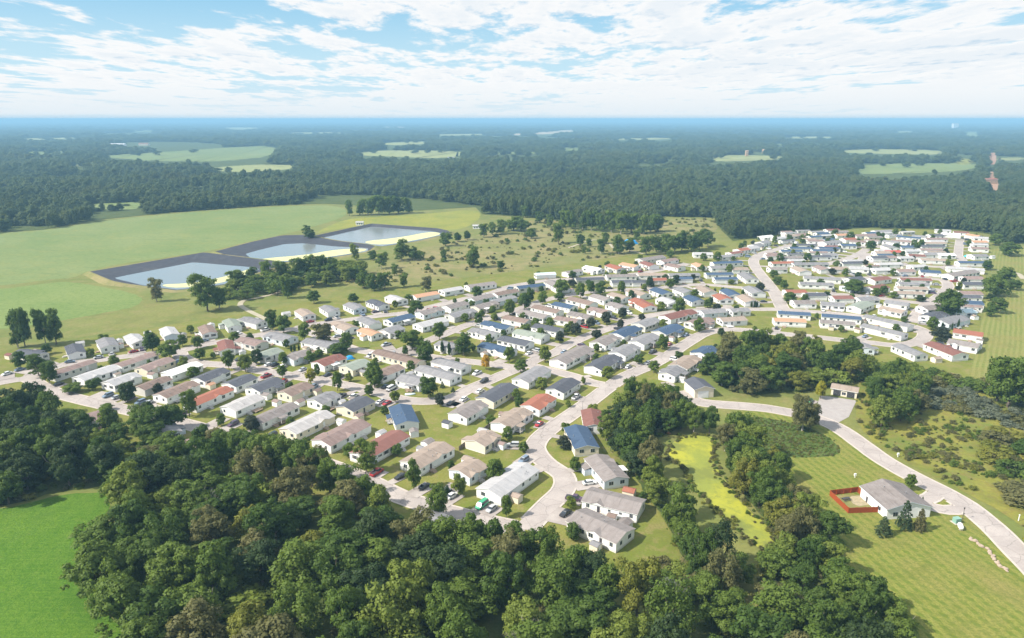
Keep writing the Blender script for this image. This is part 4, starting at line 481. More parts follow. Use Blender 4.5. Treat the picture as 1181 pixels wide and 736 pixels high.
(-43.7,149.3,16.3,14.4,'d','front'),(54.4,127.3,12.7,15.7,'d','front'),(-35.8,114.4,10.8,15.2,'d','front'),(-50.2,176.8,13.4,13.6,'m','front'),
(8.1,146.9,13.8,13.9,'m','front'),(75.1,125,15.5,11.9,'D','front'),(-102.3,159.7,9.4,15.2,'m','front'),(-68.2,164.1,11.5,12.1,'o','front'),
(-85,207.1,13.4,16,'o','front'),(-66.8,193.6,14.5,15,'o','front'),(21.1,122.1,15.9,12.9,'l','front'),(-89.3,137.7,15.5,15.6,'m','front'),
(-34,145.8,12.6,13.8,'D','front'),(-74.1,149.8,16.9,13,'m','front'),(69.6,133.4,13.6,13.6,'d','front'),(4.4,124.8,13.3,15.6,'m','front'),
(30.1,143.6,16.2,13.6,'j','front'),(-63.5,145.9,9.1,12.4,'l','front'),(68.2,115.4,10.8,14.6,'d','front'),(49.4,116.5,14,11.6,'j','front'),
(-104.4,171.1,16.1,13.8,'d','front'),(-75.3,199,14.8,12.7,'l','front'),(-87.9,179.7,9.5,13.2,'d','front'),(-49.3,186.4,13.3,15.1,'o','front'),
(-43.7,119.2,11.5,16.1,'m','front'),(-79,126.5,12.1,14.3,'m','front'),(-115.3,188.4,16.4,14.4,'l','front'),(-77.7,160.6,9.7,11.6,'d','front'),
(-66.3,172.9,15.6,16.1,'d','front'),(-43.6,159.8,14.2,15.3,'d','front'),(59.3,135.8,12.5,15,'m','front'),(-33.7,125.1,13.9,12.2,'d','front'),
(-37.7,177.7,9.8,14.9,'d','front'),(65.2,124.5,10.5,14.5,'m','front'),(-91.8,156,14,11.7,'d','front'),(-94.7,199.5,10.6,14.7,'m','front'),
(34.3,114,13.8,13.3,'j','front'),(-18.2,150.8,14.8,14.8,'D','front'),(-1.1,158.1,12.2,11.7,'o','front'),(-5.3,118.7,9.3,15,'l','front'),
(-115.4,206,14.4,13.3,'m','front'),(-71.6,120.9,10.1,15.6,'m','front'),(-114,172.3,9.7,15,'m','front'),(-94.2,186.9,12.9,14.5,'m','front'),
(-72.4,141.2,12,15.1,'m','front'),(-15.2,135.9,15.1,12.1,'m','front'),(-103.6,150.9,15.2,15,'m','front'),(-165.6,196.4,14.6,14,'D','left'),
(-176.8,232.6,15.1,12,'D','left'),(-210.6,253.3,15.6,14,'D','left'),(-172.9,222.3,14.3,14.4,'d','left'),(-195.7,210.8,15.7,11.5,'D','left'),
(-160,210.6,12,10.9,'D','left'),(-201.8,225.2,13.3,12.5,'D','left'),(-232.7,257,12.9,11.3,'m','left'),(-220.1,245.5,14.7,13.4,'D','left'),
(-199,258.3,14.3,12.6,'D','left'),(-187.4,222.7,13.8,11.4,'D','left'),(-167.9,204.6,16.1,11.7,'d','left'),(-200.4,248.1,12.2,11.6,'m','left'),
(-202.7,233.8,11.9,14.2,'d','left'),(-180.5,196.4,15.3,14.3,'D','left'),(-209.6,261.5,13.7,12.3,'D','left'),(-176.7,249.7,16.4,13.6,'d','left'),
(-191.1,201.8,17,14,'D','left'),(-223.6,253.2,14.2,14.4,'m','left'),(-132.2,208.3,15.5,13.9,'D','left'),(-187.9,192.1,14.4,14.2,'D','left'),
(-182.4,213.3,13.7,13.2,'D','left'),(-156,203.5,12.6,14.8,'D','left'),(-188.2,238.9,16.9,13.6,'d','left'),(-217.6,237.9,15.1,12.4,'d','left'),
(-212.2,226.2,15.6,13.4,'d','left'),(-163.2,227,15.7,11.7,'d','left'),(-144,206.1,16.8,11.3,'D','left'),(-188.2,250.7,17.4,10.5,'D','left'),
(-190.7,260,16.5,13.7,'D','left'),(-164.6,242.7,10.7,13,'d','left'),(-149.6,227.9,11.5,11.2,'D','left'),(-204.1,216.9,12.3,13.1,'D','left'),
(-150.2,219.2,14.6,12.2,'D','left'),(-224.3,262.9,13.2,13.5,'D','left'),(-208.8,243.6,14.3,10.8,'D','left'),(-172.7,190.5,12.2,13.6,'D','left'),
(-162.7,218.5,17.2,14.5,'d','left'),(-138.4,214.6,13.1,13.9,'d','left'),(-179.9,241.7,13.1,12.6,'d','left'),(-157.2,236,13,12.7,'d','left'),
(-156.2,194.9,12.4,11.9,'d','left'),(-165.8,234.8,14.1,13.4,'D','left'),(-196.3,218.9,11.2,11.1,'m','left'),(-178,206.1,13.9,12.8,'D','left'),
(-189.9,231,11.8,12.7,'d','left'),(-170.2,214.1,13,14.5,'m','left'),(-217.2,259,16.6,13.9,'D','left'),(-151.6,210.9,17.3,13.6,'d','left'),
(-113.5,216,10.4,10.2,'d','strip'),(-142.8,232.3,9.7,10.9,'d','strip'),(-124.4,204.5,8.8,11.7,'d','strip'),(-117.4,206.9,9.3,9.8,'d','strip'),
(-135.8,215,11.3,10.8,'m','strip'),(-137.6,224.3,7.5,11.9,'l','strip'),(-132,233.1,8.9,12,'d','strip'),(-145.6,224.9,10.8,9.6,'l','strip'),
(-126.6,215.6,8,11.6,'l','strip'),(-122.6,196,10,9.1,'m','strip'),(-132.4,208.5,8.8,10.7,'d','strip'),(-127.5,223.8,5.5,11.3,'o','strip'),
(-124.9,232.5,7.2,12.6,'m','strip'),(-150,231.4,8.8,11.9,'d','strip'),(-110.4,206.2,9.6,12.6,'m','strip'),(44.8,246.7,12,10.2,'l','pondleft'),
(38.6,229,10.3,9.6,'D','pondleft'),(49.7,185.8,11.8,10.9,'m','pondleft'),(41,221.7,13,10.7,'d','pondleft'),(44.7,203.5,13.3,7.9,'l','pondleft'),
(46.7,211.8,14.4,8.6,'o','pondleft'),(47,220.9,8.3,8.2,'o','pondleft'),(54.6,252.2,10.9,10.5,'d','pondleft'),(46.6,231.9,8,8.8,'m','pondleft'),
(45.1,261.8,12.2,10.7,'l','pondleft'),(47.8,177.8,14.7,10.4,'m','pondleft'),(67.2,259.7,11.3,10.7,'D','pondleft'),(56.5,264.5,13,9.1,'m','pondleft'),
(52,151.3,13.9,11,'o','pondleft'),(49,171.3,8.7,8.7,'m','pondleft'),(38.1,244.7,10.3,10.2,'d','pondleft'),(47.4,240.4,11.5,11.1,'m','pondleft'),
(61.2,252.9,15.1,10,'o','pondleft'),(54.5,162,14.7,10.3,'D','pondleft'),(45.4,194.9,9.9,9.1,'l','pondleft'),(35.1,239.3,11.5,8,'l','pondleft'),
(51.9,246.2,11.3,9.6,'d','pondleft'),(49.1,267.1,14.2,10.7,'d','pondleft'),(54.2,270.7,12,9.4,'l','pondleft'),(41.7,237.5,12.9,8,'m','pondleft'),
(41.3,253.5,10.4,8.8,'D','pondleft'),(59.1,246.3,10.4,9.7,'d','pondleft'),(47.3,254.8,10.8,10.2,'D','pondleft'),(52,260,14.4,9.4,'o','pondleft'),
(65.8,265.8,12.6,8.8,'d','pondleft'),(48.4,160.4,14.3,9.5,'d','pondleft'),(57,155.4,10.2,9.7,'m','pondleft'),(47.2,147.6,10.1,10.1,'m','pondleft'),
(57.9,258,11.5,9.6,'D','pondleft'),(60.6,269.1,11.3,10.9,'l','pondleft'),(40.8,214.4,8.2,9.4,'D','pondleft'),(86.8,201.9,8.1,8.1,'l','pondright'),
(80.6,222,12.3,10.3,'m','pondright'),(79.7,143.7,12.1,10.9,'m','pondright'),(71.4,163.1,8.9,11.1,'l','pondright'),(87.2,144.1,9.9,10.3,'d','pondright'),
(83.2,159.5,10.1,9.9,'l','pondright'),(78.9,187.3,13.4,11.4,'d','pondright'),(79.9,199.2,13.6,10.4,'l','pondright'),(81.3,172.5,12.4,8.9,'o','pondright'),
(86.1,186.9,10.3,9.1,'o','pondright'),(67.9,156.5,10.6,11.4,'m','pondright'),(86.5,226.8,12.5,9.8,'l','pondright'),(81.8,213,11,11.4,'d','pondright'),
(72.2,150.8,10.2,8.2,'d','pondright'),(68.1,140.3,8.4,8.5,'o','pondright'),(82.3,165.9,7.6,9.7,'m','pondright'),(63.8,146.9,7.3,11.5,'o','pondright'),
(75.3,169.7,12.8,8.4,'o','pondright'),(85.4,193.9,6.9,8.8,'d','pondright'),(76.8,159.8,11.1,8.2,'d','pondright'),(85.3,179.7,12.3,9.4,'l','pondright'),
(81.5,137.2,12.2,8.4,'d','pondright'),(79,180.7,10.8,11.3,'j','pondright'),(75.2,136.4,8.8,9.2,'d','pondright'),(76.4,193.8,13.1,10,'m','pondright'),
(83,236.7,9.7,9.8,'l','pondright'),(73.4,143.7,8.6,8.4,'d','pondright'),(82,153.3,8.7,10,'m','pondright'),(60.6,140.1,8.8,9.1,'d','pondright'),
(87.6,217,8,8.8,'j','pondright'),(87.8,209.1,11.2,9.5,'m','pondright'),(88.2,135.8,10.1,10.7,'m','pondright'),(88.3,172.8,10.4,10,'d','pondright'),
(86.5,245.7,9.4,11,'m','pondright'),(81.4,205.6,9.6,10.7,'m','pondright'),(73.7,200.8,13.6,9.6,'j','pondright'),(117.4,330.7,16.7,12.9,'m','north'),
(117.4,307.9,11.2,13.6,'j','north'),(126,289.6,9.8,12.6,'j','north'),(148.1,324,14.7,11.9,'j','north'),(137.8,311.1,10.2,11.4,'j','north'),
(123.4,301.6,14.1,14.2,'d','north'),(112.9,289.8,12.8,13.3,'m','north'),(161.3,308.1,12.8,14.8,'l','north'),(125.9,337.5,14,13,'l','north'),
(135.8,297.6,8.3,14.2,'l','north'),(154,300.5,12.4,10.9,'j','north'),(108,308.4,15.5,13.9,'d','north'),(119.3,318.3,13.2,10.9,'d','north'),
(135.2,325.8,10.8,10.7,'l','north'),(126.9,325.3,12.2,14.9,'l','north'),(162.7,321,14.9,12.4,'d','north'),(102.9,316.3,16.7,14.9,'o','north'),
(146.4,309.5,11.6,10.8,'d','north'),(94,295.5,10.7,11.5,'m','north'),(105.4,324.6,16.9,12.1,'o','north'),(141.8,332.1,15.2,14.1,'o','north'),
(102.4,295.6,11.4,10.7,'d','north'),(94.1,313.4,10.7,12.4,'d','north'),(129.2,315.7,15.7,13.4,'j','north'),(145.2,298.2,15,14.8,'l','north'),
(155.6,316.8,12.6,13.4,'d','north'),(135.6,338.8,11.6,13.3,'d','north'),(110.2,299.7,14.4,13.8,'m','north'),(104,285.2,12.9,13.8,'o','north'),
(97.2,304.6,8.1,14.6,'d','north'),(130.6,306.6,11.1,11.8,'o','north'),(142.6,317.8,15.4,13.1,'m','north'),(108.2,332.6,6.3,11.7,'m','north'),
(111.1,317.3,8.2,10.8,'d','north'),(170.1,276.3,8.8,9.5,'d','east'),(157.5,262.4,12.7,10.7,'m','east'),(174.8,289.1,10.9,9.3,'l','east'),
(165.4,283.7,10.5,12.1,'l','east'),(163.9,265.2,11,11.2,'o','east'),(157.5,274.9,7.2,8.9,'m','east'),(146.9,258.3,9.3,9.5,'m','east'),(154.8,281.6,10,10.1,'d','east'),
(173.6,297.3,12.2,11.3,'m','east'),(143.4,252.1,12.8,12,'l','east'),(150.2,269.5,12.2,9.2,'d','east'),(153.6,257,11.6,9.1,'m','east'),(166.2,290.8,12.7,11,'m','east'),
(159,288.5,9.8,10.5,'m','east'),(181.3,291,7.9,9,'l','east'),(174.4,281.3,12,9.2,'m','east'),(164.1,272.6,9.1,10.2,'l','east'),(205.1,296.5,7.3,9.6,'m','hedge'),
(158.5,302,6.9,10.5,'m','hedge'),(168.4,299,8,11,'d','hedge'),(188.7,294.4,7.3,10.4,'o','hedge'),(199.1,292.5,7.1,10.4,'m','hedge'),(194.1,304.7,7.2,8.9,'d','hedge'),
(184.9,305.2,7.1,11,'m','hedge'),(177.3,313.3,7.5,10.4,'l','hedge'),(166.3,306.1,6.5,9.3,'m','hedge'),(162.3,293.9,5.6,9.2,'m','hedge'),
(188.4,311.7,7.2,10.6,'l','hedge'),(195.3,298.2,7.9,10.5,'l','hedge'),(178.3,304.8,8.8,10.8,'m','hedge'),(181.8,298.8,6.7,9.9,'d','hedge'),
(200.9,303.7,5.5,10.7,'o','hedge'),(170.7,311.5,8.4,11.7,'m','hedge'),(205.8,289.1,6.3,10.2,'m','hedge'),(212.4,294.2,8.6,10.7,'o','hedge'),
(174.3,295.7,5.6,9,'m','hedge'),(-121.2,503.3,12.1,12.8,'l','belt'),(-147.5,512.5,10.2,14.2,'m','belt'),(-115.3,530.8,11.3,13.1,'l','belt'),
(-136,503.2,8.4,13.7,'d','belt'),(-177.6,454.5,8.2,14.6,'m','belt'),(-176.8,466.5,11.2,13.5,'d','belt'),(-120.2,520.8,10.6,13.3,'l','belt'),
(-140.8,541.6,11,12.4,'d','belt'),(-179.2,482.1,10.8,12.8,'d','belt'),(-189.8,454.9,11.2,14.2,'l','belt'),(-145.6,534.1,12.3,11.3,'D','belt'),
(-165.2,471.4,10.8,14.6,'m','belt'),(-137,516.4,11.2,11.9,'d','belt'),(-156.6,504.6,8.9,14.9,'D','belt'),(-153.6,493.4,10.2,11.1,'l','belt'),
(-123.8,540.4,9.4,14.1,'l','belt'),(-132,543.7,9.2,14,'D','belt'),(-141.8,486.6,10.6,12.4,'d','belt'),(-135.3,534,11.7,14.2,'m','belt'),
(-163.9,510.1,10.7,14.1,'m','belt'),(-169.7,480.4,12.9,15.4,'d','belt'),(-127.5,525.5,11.6,15.7,'l','belt'),(-153.2,475.4,10.6,14,'D','belt'),
(-160.9,487.3,10.9,13.4,'l','belt'),(-118.5,511.7,10.3,15.5,'m','belt'),(-131.2,491.3,12.1,11.7,'l','belt'),(-143.7,496.4,9.3,11.1,'l','belt'),
(-167.6,493.9,10.6,12.4,'D','belt'),(-158.7,464.4,10.6,13.1,'m','belt'),(-188.6,463.3,11.8,11.8,'l','belt'),(-154.2,529.3,8.6,15.6,'D','belt'),
(-182.3,473.2,10.5,12.7,'m','belt'),(179.8,294,3.2,8.3,'o','silver'),(194.5,258.4,4.2,7.6,'s','silver'),(179.2,284.3,3.4,7.6,'o','silver'),
(182.4,271.9,3.8,7.2,'s','silver'),(197.5,249.9,3.1,8,'s','silver'),(196.8,267.2,4.7,7.8,'s','silver'),(178.8,289,4.9,6.8,'s','silver'),(193.6,263.4,4.7,7,'s','silver'),
(185.3,283.3,5.2,6.6,'s','silver'),(198.8,255.2,5.3,7.1,'o','silver'),(199.8,278.2,3.5,6.1,'s','silver'),(190.9,278,3.6,7.2,'o','silver'),
(197.3,273.2,3.6,6.4,'s','silver'),(191.7,287,5.4,6.3,'s','silver'),(203.1,263.4,4.5,6.8,'s','silver'),(189,267,5.1,6.3,'s','silver'),(205.6,259.1,3.3,7.2,'s','silver'),
(192.1,272.7,5.3,8.3,'s','silver'),(173.6,278.8,5.4,8.1,'s','silver'),(185.2,277.8,5.3,6.4,'o','silver'),(174.9,270,4.4,7,'s','silver'),
(192.8,252.8,3.5,6.3,'s','silver'),(196.4,285.2,4.7,7.6,'s','silver'),(186.9,287.9,3.1,8.2,'s','silver'),(212.4,272.9,3.5,6.2,'s','silver'),
(179.8,267.8,4.4,6.9,'o','silver'),(184.3,266.6,4.3,8.4,'o','silver'),(188.7,260.9,5.1,7.8,'s','silver'),(178.2,277.9,4.6,8.1,'s','silver'),
(184.1,291.9,3.6,7.6,'s','silver'),(170.8,272.2,4.8,6.6,'o','silver'),(187,273.1,3.4,6,'o','silver'),(196.7,243.9,3.2,7,'s','silver'),(190.2,282.6,4.6,6.8,'s','silver'),
(198,261.9,4.8,6.4,'o','silver'),(208.6,263.1,3.2,7,'o','silver'),(195.7,280.4,5,8.3,'s','silver'),(202.1,251.8,5.1,6.2,'s','silver'),(35.3,160.7,4.2,6.7,'l','brush'),
(46.1,155.7,2.3,7.4,'o','brush'),(35.6,151.4,3.3,5.4,'s','brush'),(40,152.7,4.3,6,'s','brush'),(29.7,151.6,4.2,7.3,'o','brush'),(40.1,163.7,3.1,5.8,'o','brush'),
(30.6,156.3,2.6,6.6,'d','brush'),(42,148,3.9,5.4,'m','brush'),(44,160.9,3,6.9,'l','brush'),(40,157.9,2.8,5.5,'m','brush'),(48.6,164.3,4.5,6.4,'o','brush'),
(48,159.4,4.3,6.4,'d','brush'),(34.8,156.6,4.2,5.9,'d','brush'),(37.1,147,2.9,7.1,'d','brush'),(45,151.2,3.3,6.6,'s','brush'),(31,160.6,2.6,5.5,'l','brush'),
(161.8,201.3,4.3,12.5,'o','reedbank'),(180.1,215.7,6.2,12.1,'m','reedbank'),(184.6,229.5,5.9,13.4,'d','reedbank'),(168.2,215.1,6.5,10.6,'d','reedbank'),
(174.1,229.8,6.4,10.5,'j','reedbank'),(173.8,209.4,5.7,13.8,'m','reedbank'),(185.7,241,5.9,14.7,'j','reedbank'),(158.5,193.2,5.7,14.7,'o','reedbank'),
(178,237.5,6.3,11.6,'o','reedbank'),(168.1,223.4,5.6,12,'j','reedbank'),(170.1,200.8,6.2,14.5,'o','reedbank'),(135.7,477.8,3.9,3.5,'l','st_D'),
(-179,375.6,4.8,4.1,'m','st_M'),(122,456.7,6,5.6,'m','st_D'),(296.1,630.7,4.9,3.6,'l','st_R'),(368.2,705.1,6.1,4.8,'d','st_R'),(-20.4,344.3,4.2,3.7,'d','st_B'),
(-26.6,324.1,3.4,3,'d','st_B'),(466.2,704.7,4.5,4.2,'l','st_T'),(-140.2,393.9,5.4,4,'m','st_M'),(-51.5,263.4,3.8,3.4,'d','st_S'),(-74.4,260.9,5,4.2,'m','st_S'),
(-98.5,325.5,6.4,5.6,'d','st_B'),(107.2,581.3,6.3,4.7,'m','st_M'),(99.9,559,5.4,3.8,'l','st_M'),(-186,296.3,3.8,3.3,'D','st_F'),(308.5,692.1,3.6,3.2,'u','st_R'),
(-40.7,227.1,4.8,4,'d','st_F'),(287.8,564.7,5,4.5,'u','st_R'),(59,354.3,3.3,3.1,'d','st_E'),(289,523.7,6.1,5.1,'m','st_R'),(-53.7,336.8,5.1,3.6,'d','st_B'),
(137.6,574.7,3.6,3.4,'d','st_M'),(41,196,3.6,2.9,'D','st_E'),(-6.1,215.7,4.5,3.7,'d','st_F'),(232.4,591.8,3.4,3,'d','st_R'),(306.9,703,4.4,3.3,'d','st_R'),
(273.1,419.1,6.2,5.8,'m','st_T'),(377.7,656.2,6.3,5.6,'m','st_R'),(236.8,562.7,4.6,3.6,'m','st_R'),(-103.4,358.4,3.4,3.1,'m','st_B'),(-1.6,239.7,5.4,4.3,'m','st_S'),
(349,621.1,3.5,2.7,'m','st_R'),(215.5,379.2,4.4,4,'d','st_T'),(332.3,670.9,4.9,4.5,'d','st_R'),(69.5,546.9,3.9,3.1,'u','st_M'),(-184.6,289.7,5.4,5,'D','st_F'),
(267,676.9,4.6,3.5,'m','st_R'),(244.9,606.6,5.6,3.9,'l','st_R'),(287,692.7,5.5,4.6,'l','st_R'),(216.7,650.5,6.4,4.5,'d','st_R'),(-216.3,356.2,6,5.3,'m','st_M'),
(-18.3,409.3,4.4,3.7,'m','st_C'),(-12.2,355.6,5.9,4.5,'d','st_C'),(374.1,706.8,4.8,3.6,'d','st_R'),(42.4,486.3,6.5,6.1,'u','st_D'),(66.6,311.8,6.2,5,'d','st_E'),
(-197.3,364.8,5,4,'d','st_M'),(302.4,564.4,3.4,2.9,'m','st_R'),(-236.1,339.5,5.6,5,'d','st_M'),(337.2,583.4,4.6,3.4,'u','st_R'),(-66.2,323.1,3.7,3.4,'m','st_B'),
(17.3,175.3,5.3,4.9,'d','st_E'),(75.7,551.2,6.4,5.5,'d','st_M'),(-62,366,4.6,4.4,'m','st_C'),(20.3,246,4.6,3.5,'m','st_E'),(148.4,539.8,5.8,4.6,'m','st_M'),
(-8.3,253,4.4,3.9,'d','st_S'),(184.3,377.9,4.2,3.6,'d','st_R'),(353.3,668.2,5.3,4.6,'d','st_R'),(104.1,342.8,4.3,3,'D','st_E'),(-174.2,320,3.8,3.2,'d','st_S'),
(301.3,667.2,6.3,5.8,'D','st_R'),(-117.3,348.5,5,3.7,'d','st_B'),(223.4,449.3,4.9,4,'d','st_R'),(282.8,491.8,5,4.2,'m','st_T'),(-57.7,226.5,5.3,4.8,'m','st_F'),
(-85.8,251.9,4.1,3.7,'m','st_F'),(361.3,542.4,3.3,2.6,'m','st_T'),(78.8,452.3,6.4,4.7,'d','st_D'),(220.6,491.6,5.3,4.9,'d','st_R'),(96.3,444.8,5.2,3.7,'d','st_D'),
(13.5,386.4,5.9,5.4,'m','st_C'),(182.9,451.1,4.5,4,'m','st_R'),(6.1,399.8,5.7,4.2,'d','st_C'),(183.5,542,4.6,4.2,'m','st_D'),(111.8,504.9,5.8,4.9,'d','st_D'),
(440.3,721.7,5.9,5,'m','st_T'),(1.7,278.5,5.2,4.3,'d','st_S'),(368.1,585,4.7,3.4,'m','st_T'),(285.5,441.6,3.5,2.5,'m','st_T'),(189.6,442.2,6.2,5.8,'D','st_R'),
(269,423.3,5.7,4.5,'d','st_T'),(285.3,616.3,5.8,4.3,'D','st_R'),(328.5,596.8,4.5,3.2,'d','st_R'),(40.9,326.7,4.8,3.6,'d','st_E'),(209.1,454.8,4.8,4.4,'D','st_R'),
(256.7,634.1,6.3,4.8,'D','st_R'),(20,524,4.2,3.4,'m','st_M'),(54.3,489.7,5,4.3,'D','st_D'),(361,679.1,4.1,3.7,'d','st_R'),(-4.6,368.8,4.2,3.5,'d','st_C'),
(18.7,232.8,5,4.7,'u','st_E'),(138.9,421.3,4.4,3.8,'d','st_E'),(408.5,728.9,3.8,3.3,'m','st_R'),(67.4,437.1,5.8,4.7,'d','st_C'),(325.4,710.4,3.5,3.2,'d','st_R'),
(33.3,380.4,5.8,4.4,'l','st_C'),(-190.9,319.8,6.2,5.7,'m','st_S'),(15.7,368.4,5.3,4.9,'m','st_C'),(181.6,404.2,3.8,3.1,'d','st_R'),(1.7,450.1,4.6,4.2,'d','st_C'),
(228.1,661.8,4.5,4.1,'u','st_R'),(323.4,540.3,4.5,3.7,'d','st_R'),(261.4,595.7,6,4.2,'d','st_R'),(-88.7,383.8,5.6,4,'m','st_B'),(291.3,727.9,5.7,5,'d','st_R'),
(330.1,601.1,5,4.3,'d','st_R'),(-20.7,216.3,3.8,2.7,'D','st_F'),(334.4,486.5,5.1,3.9,'d','st_T'),(133.1,506.6,5.4,4.8,'u','st_D'),(38.5,413.1,4.2,3.2,'d','st_C'),
(-47.8,313.4,5.6,4.1,'m','st_B'),(279.8,541.9,5.1,3.9,'d','st_R'),(319.8,645,5.8,4.8,'d','st_R'),(-29.1,433,5,4.1,'d','st_C'),(89.2,310.1,5.6,5.2,'m','st_E'),
(209.3,636.9,6.3,5,'d','st_R'),(3.1,269,5.3,4.3,'D','st_S'),(416.6,707.7,6.3,4.5,'m','st_R'),(255.9,509.4,6.3,5.1,'D','st_R'),(313.1,447.7,5.2,4.7,'D','st_T'),
(-97.2,289,4.3,4,'d','st_S'),(104.7,441.9,4.8,3.4,'d','st_D'),(127.7,438.5,5,4,'D','st_D'),(103.5,395.9,3.4,3,'d','st_E'),(-73.3,427.1,6.4,4.6,'l','st_M'),
(-149,333.2,3.2,2.7,'m','st_B'),(334.9,526.3,3.4,2.6,'d','st_T'),(20.2,471.5,4.9,3.7,'d','st_M'),(-211.9,336.1,4.5,4.1,'l','st_M'),(46.5,419.3,4.7,3.8,'l','st_C'),
(-146.4,304.7,6,5.7,'m','st_S'),(43.3,342.3,4.9,3.6,'d','st_E'),(-152.8,283.9,5.7,4.9,'u','st_F'),(85.8,384.4,5.8,4.3,'l','st_E'),(251.6,464.1,6.5,5.8,'D','st_T'),
(207.9,493.4,4.3,3.5,'l','st_R'),(338.2,602.2,5.3,4.2,'D','st_R'),(-67.7,446.6,5,4.6,'m','st_M'),(325.3,495.4,5,4.2,'u','st_T'),(211.6,568.4,6.5,5.3,'d','st_R'),
(246.9,621,3.7,3.5,'d','st_R'),(-157.3,319,6.1,4.8,'l','st_S'),(186,583.3,4.3,4,'m','st_R'),(-32.7,488.4,3.7,3.1,'l','st_M'),(284.8,477,4.8,4.2,'D','st_T'),
(-194.1,313.3,3.3,2.9,'m','st_F'),(318.1,694.4,4.6,3.7,'d','st_R'),(144.4,469.2,4.3,3.5,'d','st_D'),(342.2,617.7,3.8,2.8,'m','st_R'),(163.8,610.2,4.8,4.5,'d','st_M'),
(21.7,383.4,5.8,4.5,'m','st_C'),(83.9,518.6,5.9,5.4,'m','st_D'),(263.9,692.2,4.6,3.2,'d','st_R'),(-60.7,411.3,5.8,5.1,'m','st_C'),(-141,362.1,4.4,4,'d','st_B'),
(260.7,556.7,6,5.2,'m','st_R'),(273.5,636,4.6,3.6,'d','st_R'),(-16.4,434.8,5.2,4.5,'d','st_C'),(156.6,464.6,3.5,2.8,'d','st_D'),(13.2,291.4,5.7,5.4,'l','st_S'),
(241.6,687.9,3.3,3,'d','st_R'),(412.3,686.1,6.3,5.2,'d','st_R'),(319.5,572.7,3.7,2.8,'d','st_R'),(284.4,707.3,4,2.9,'m','st_R')]
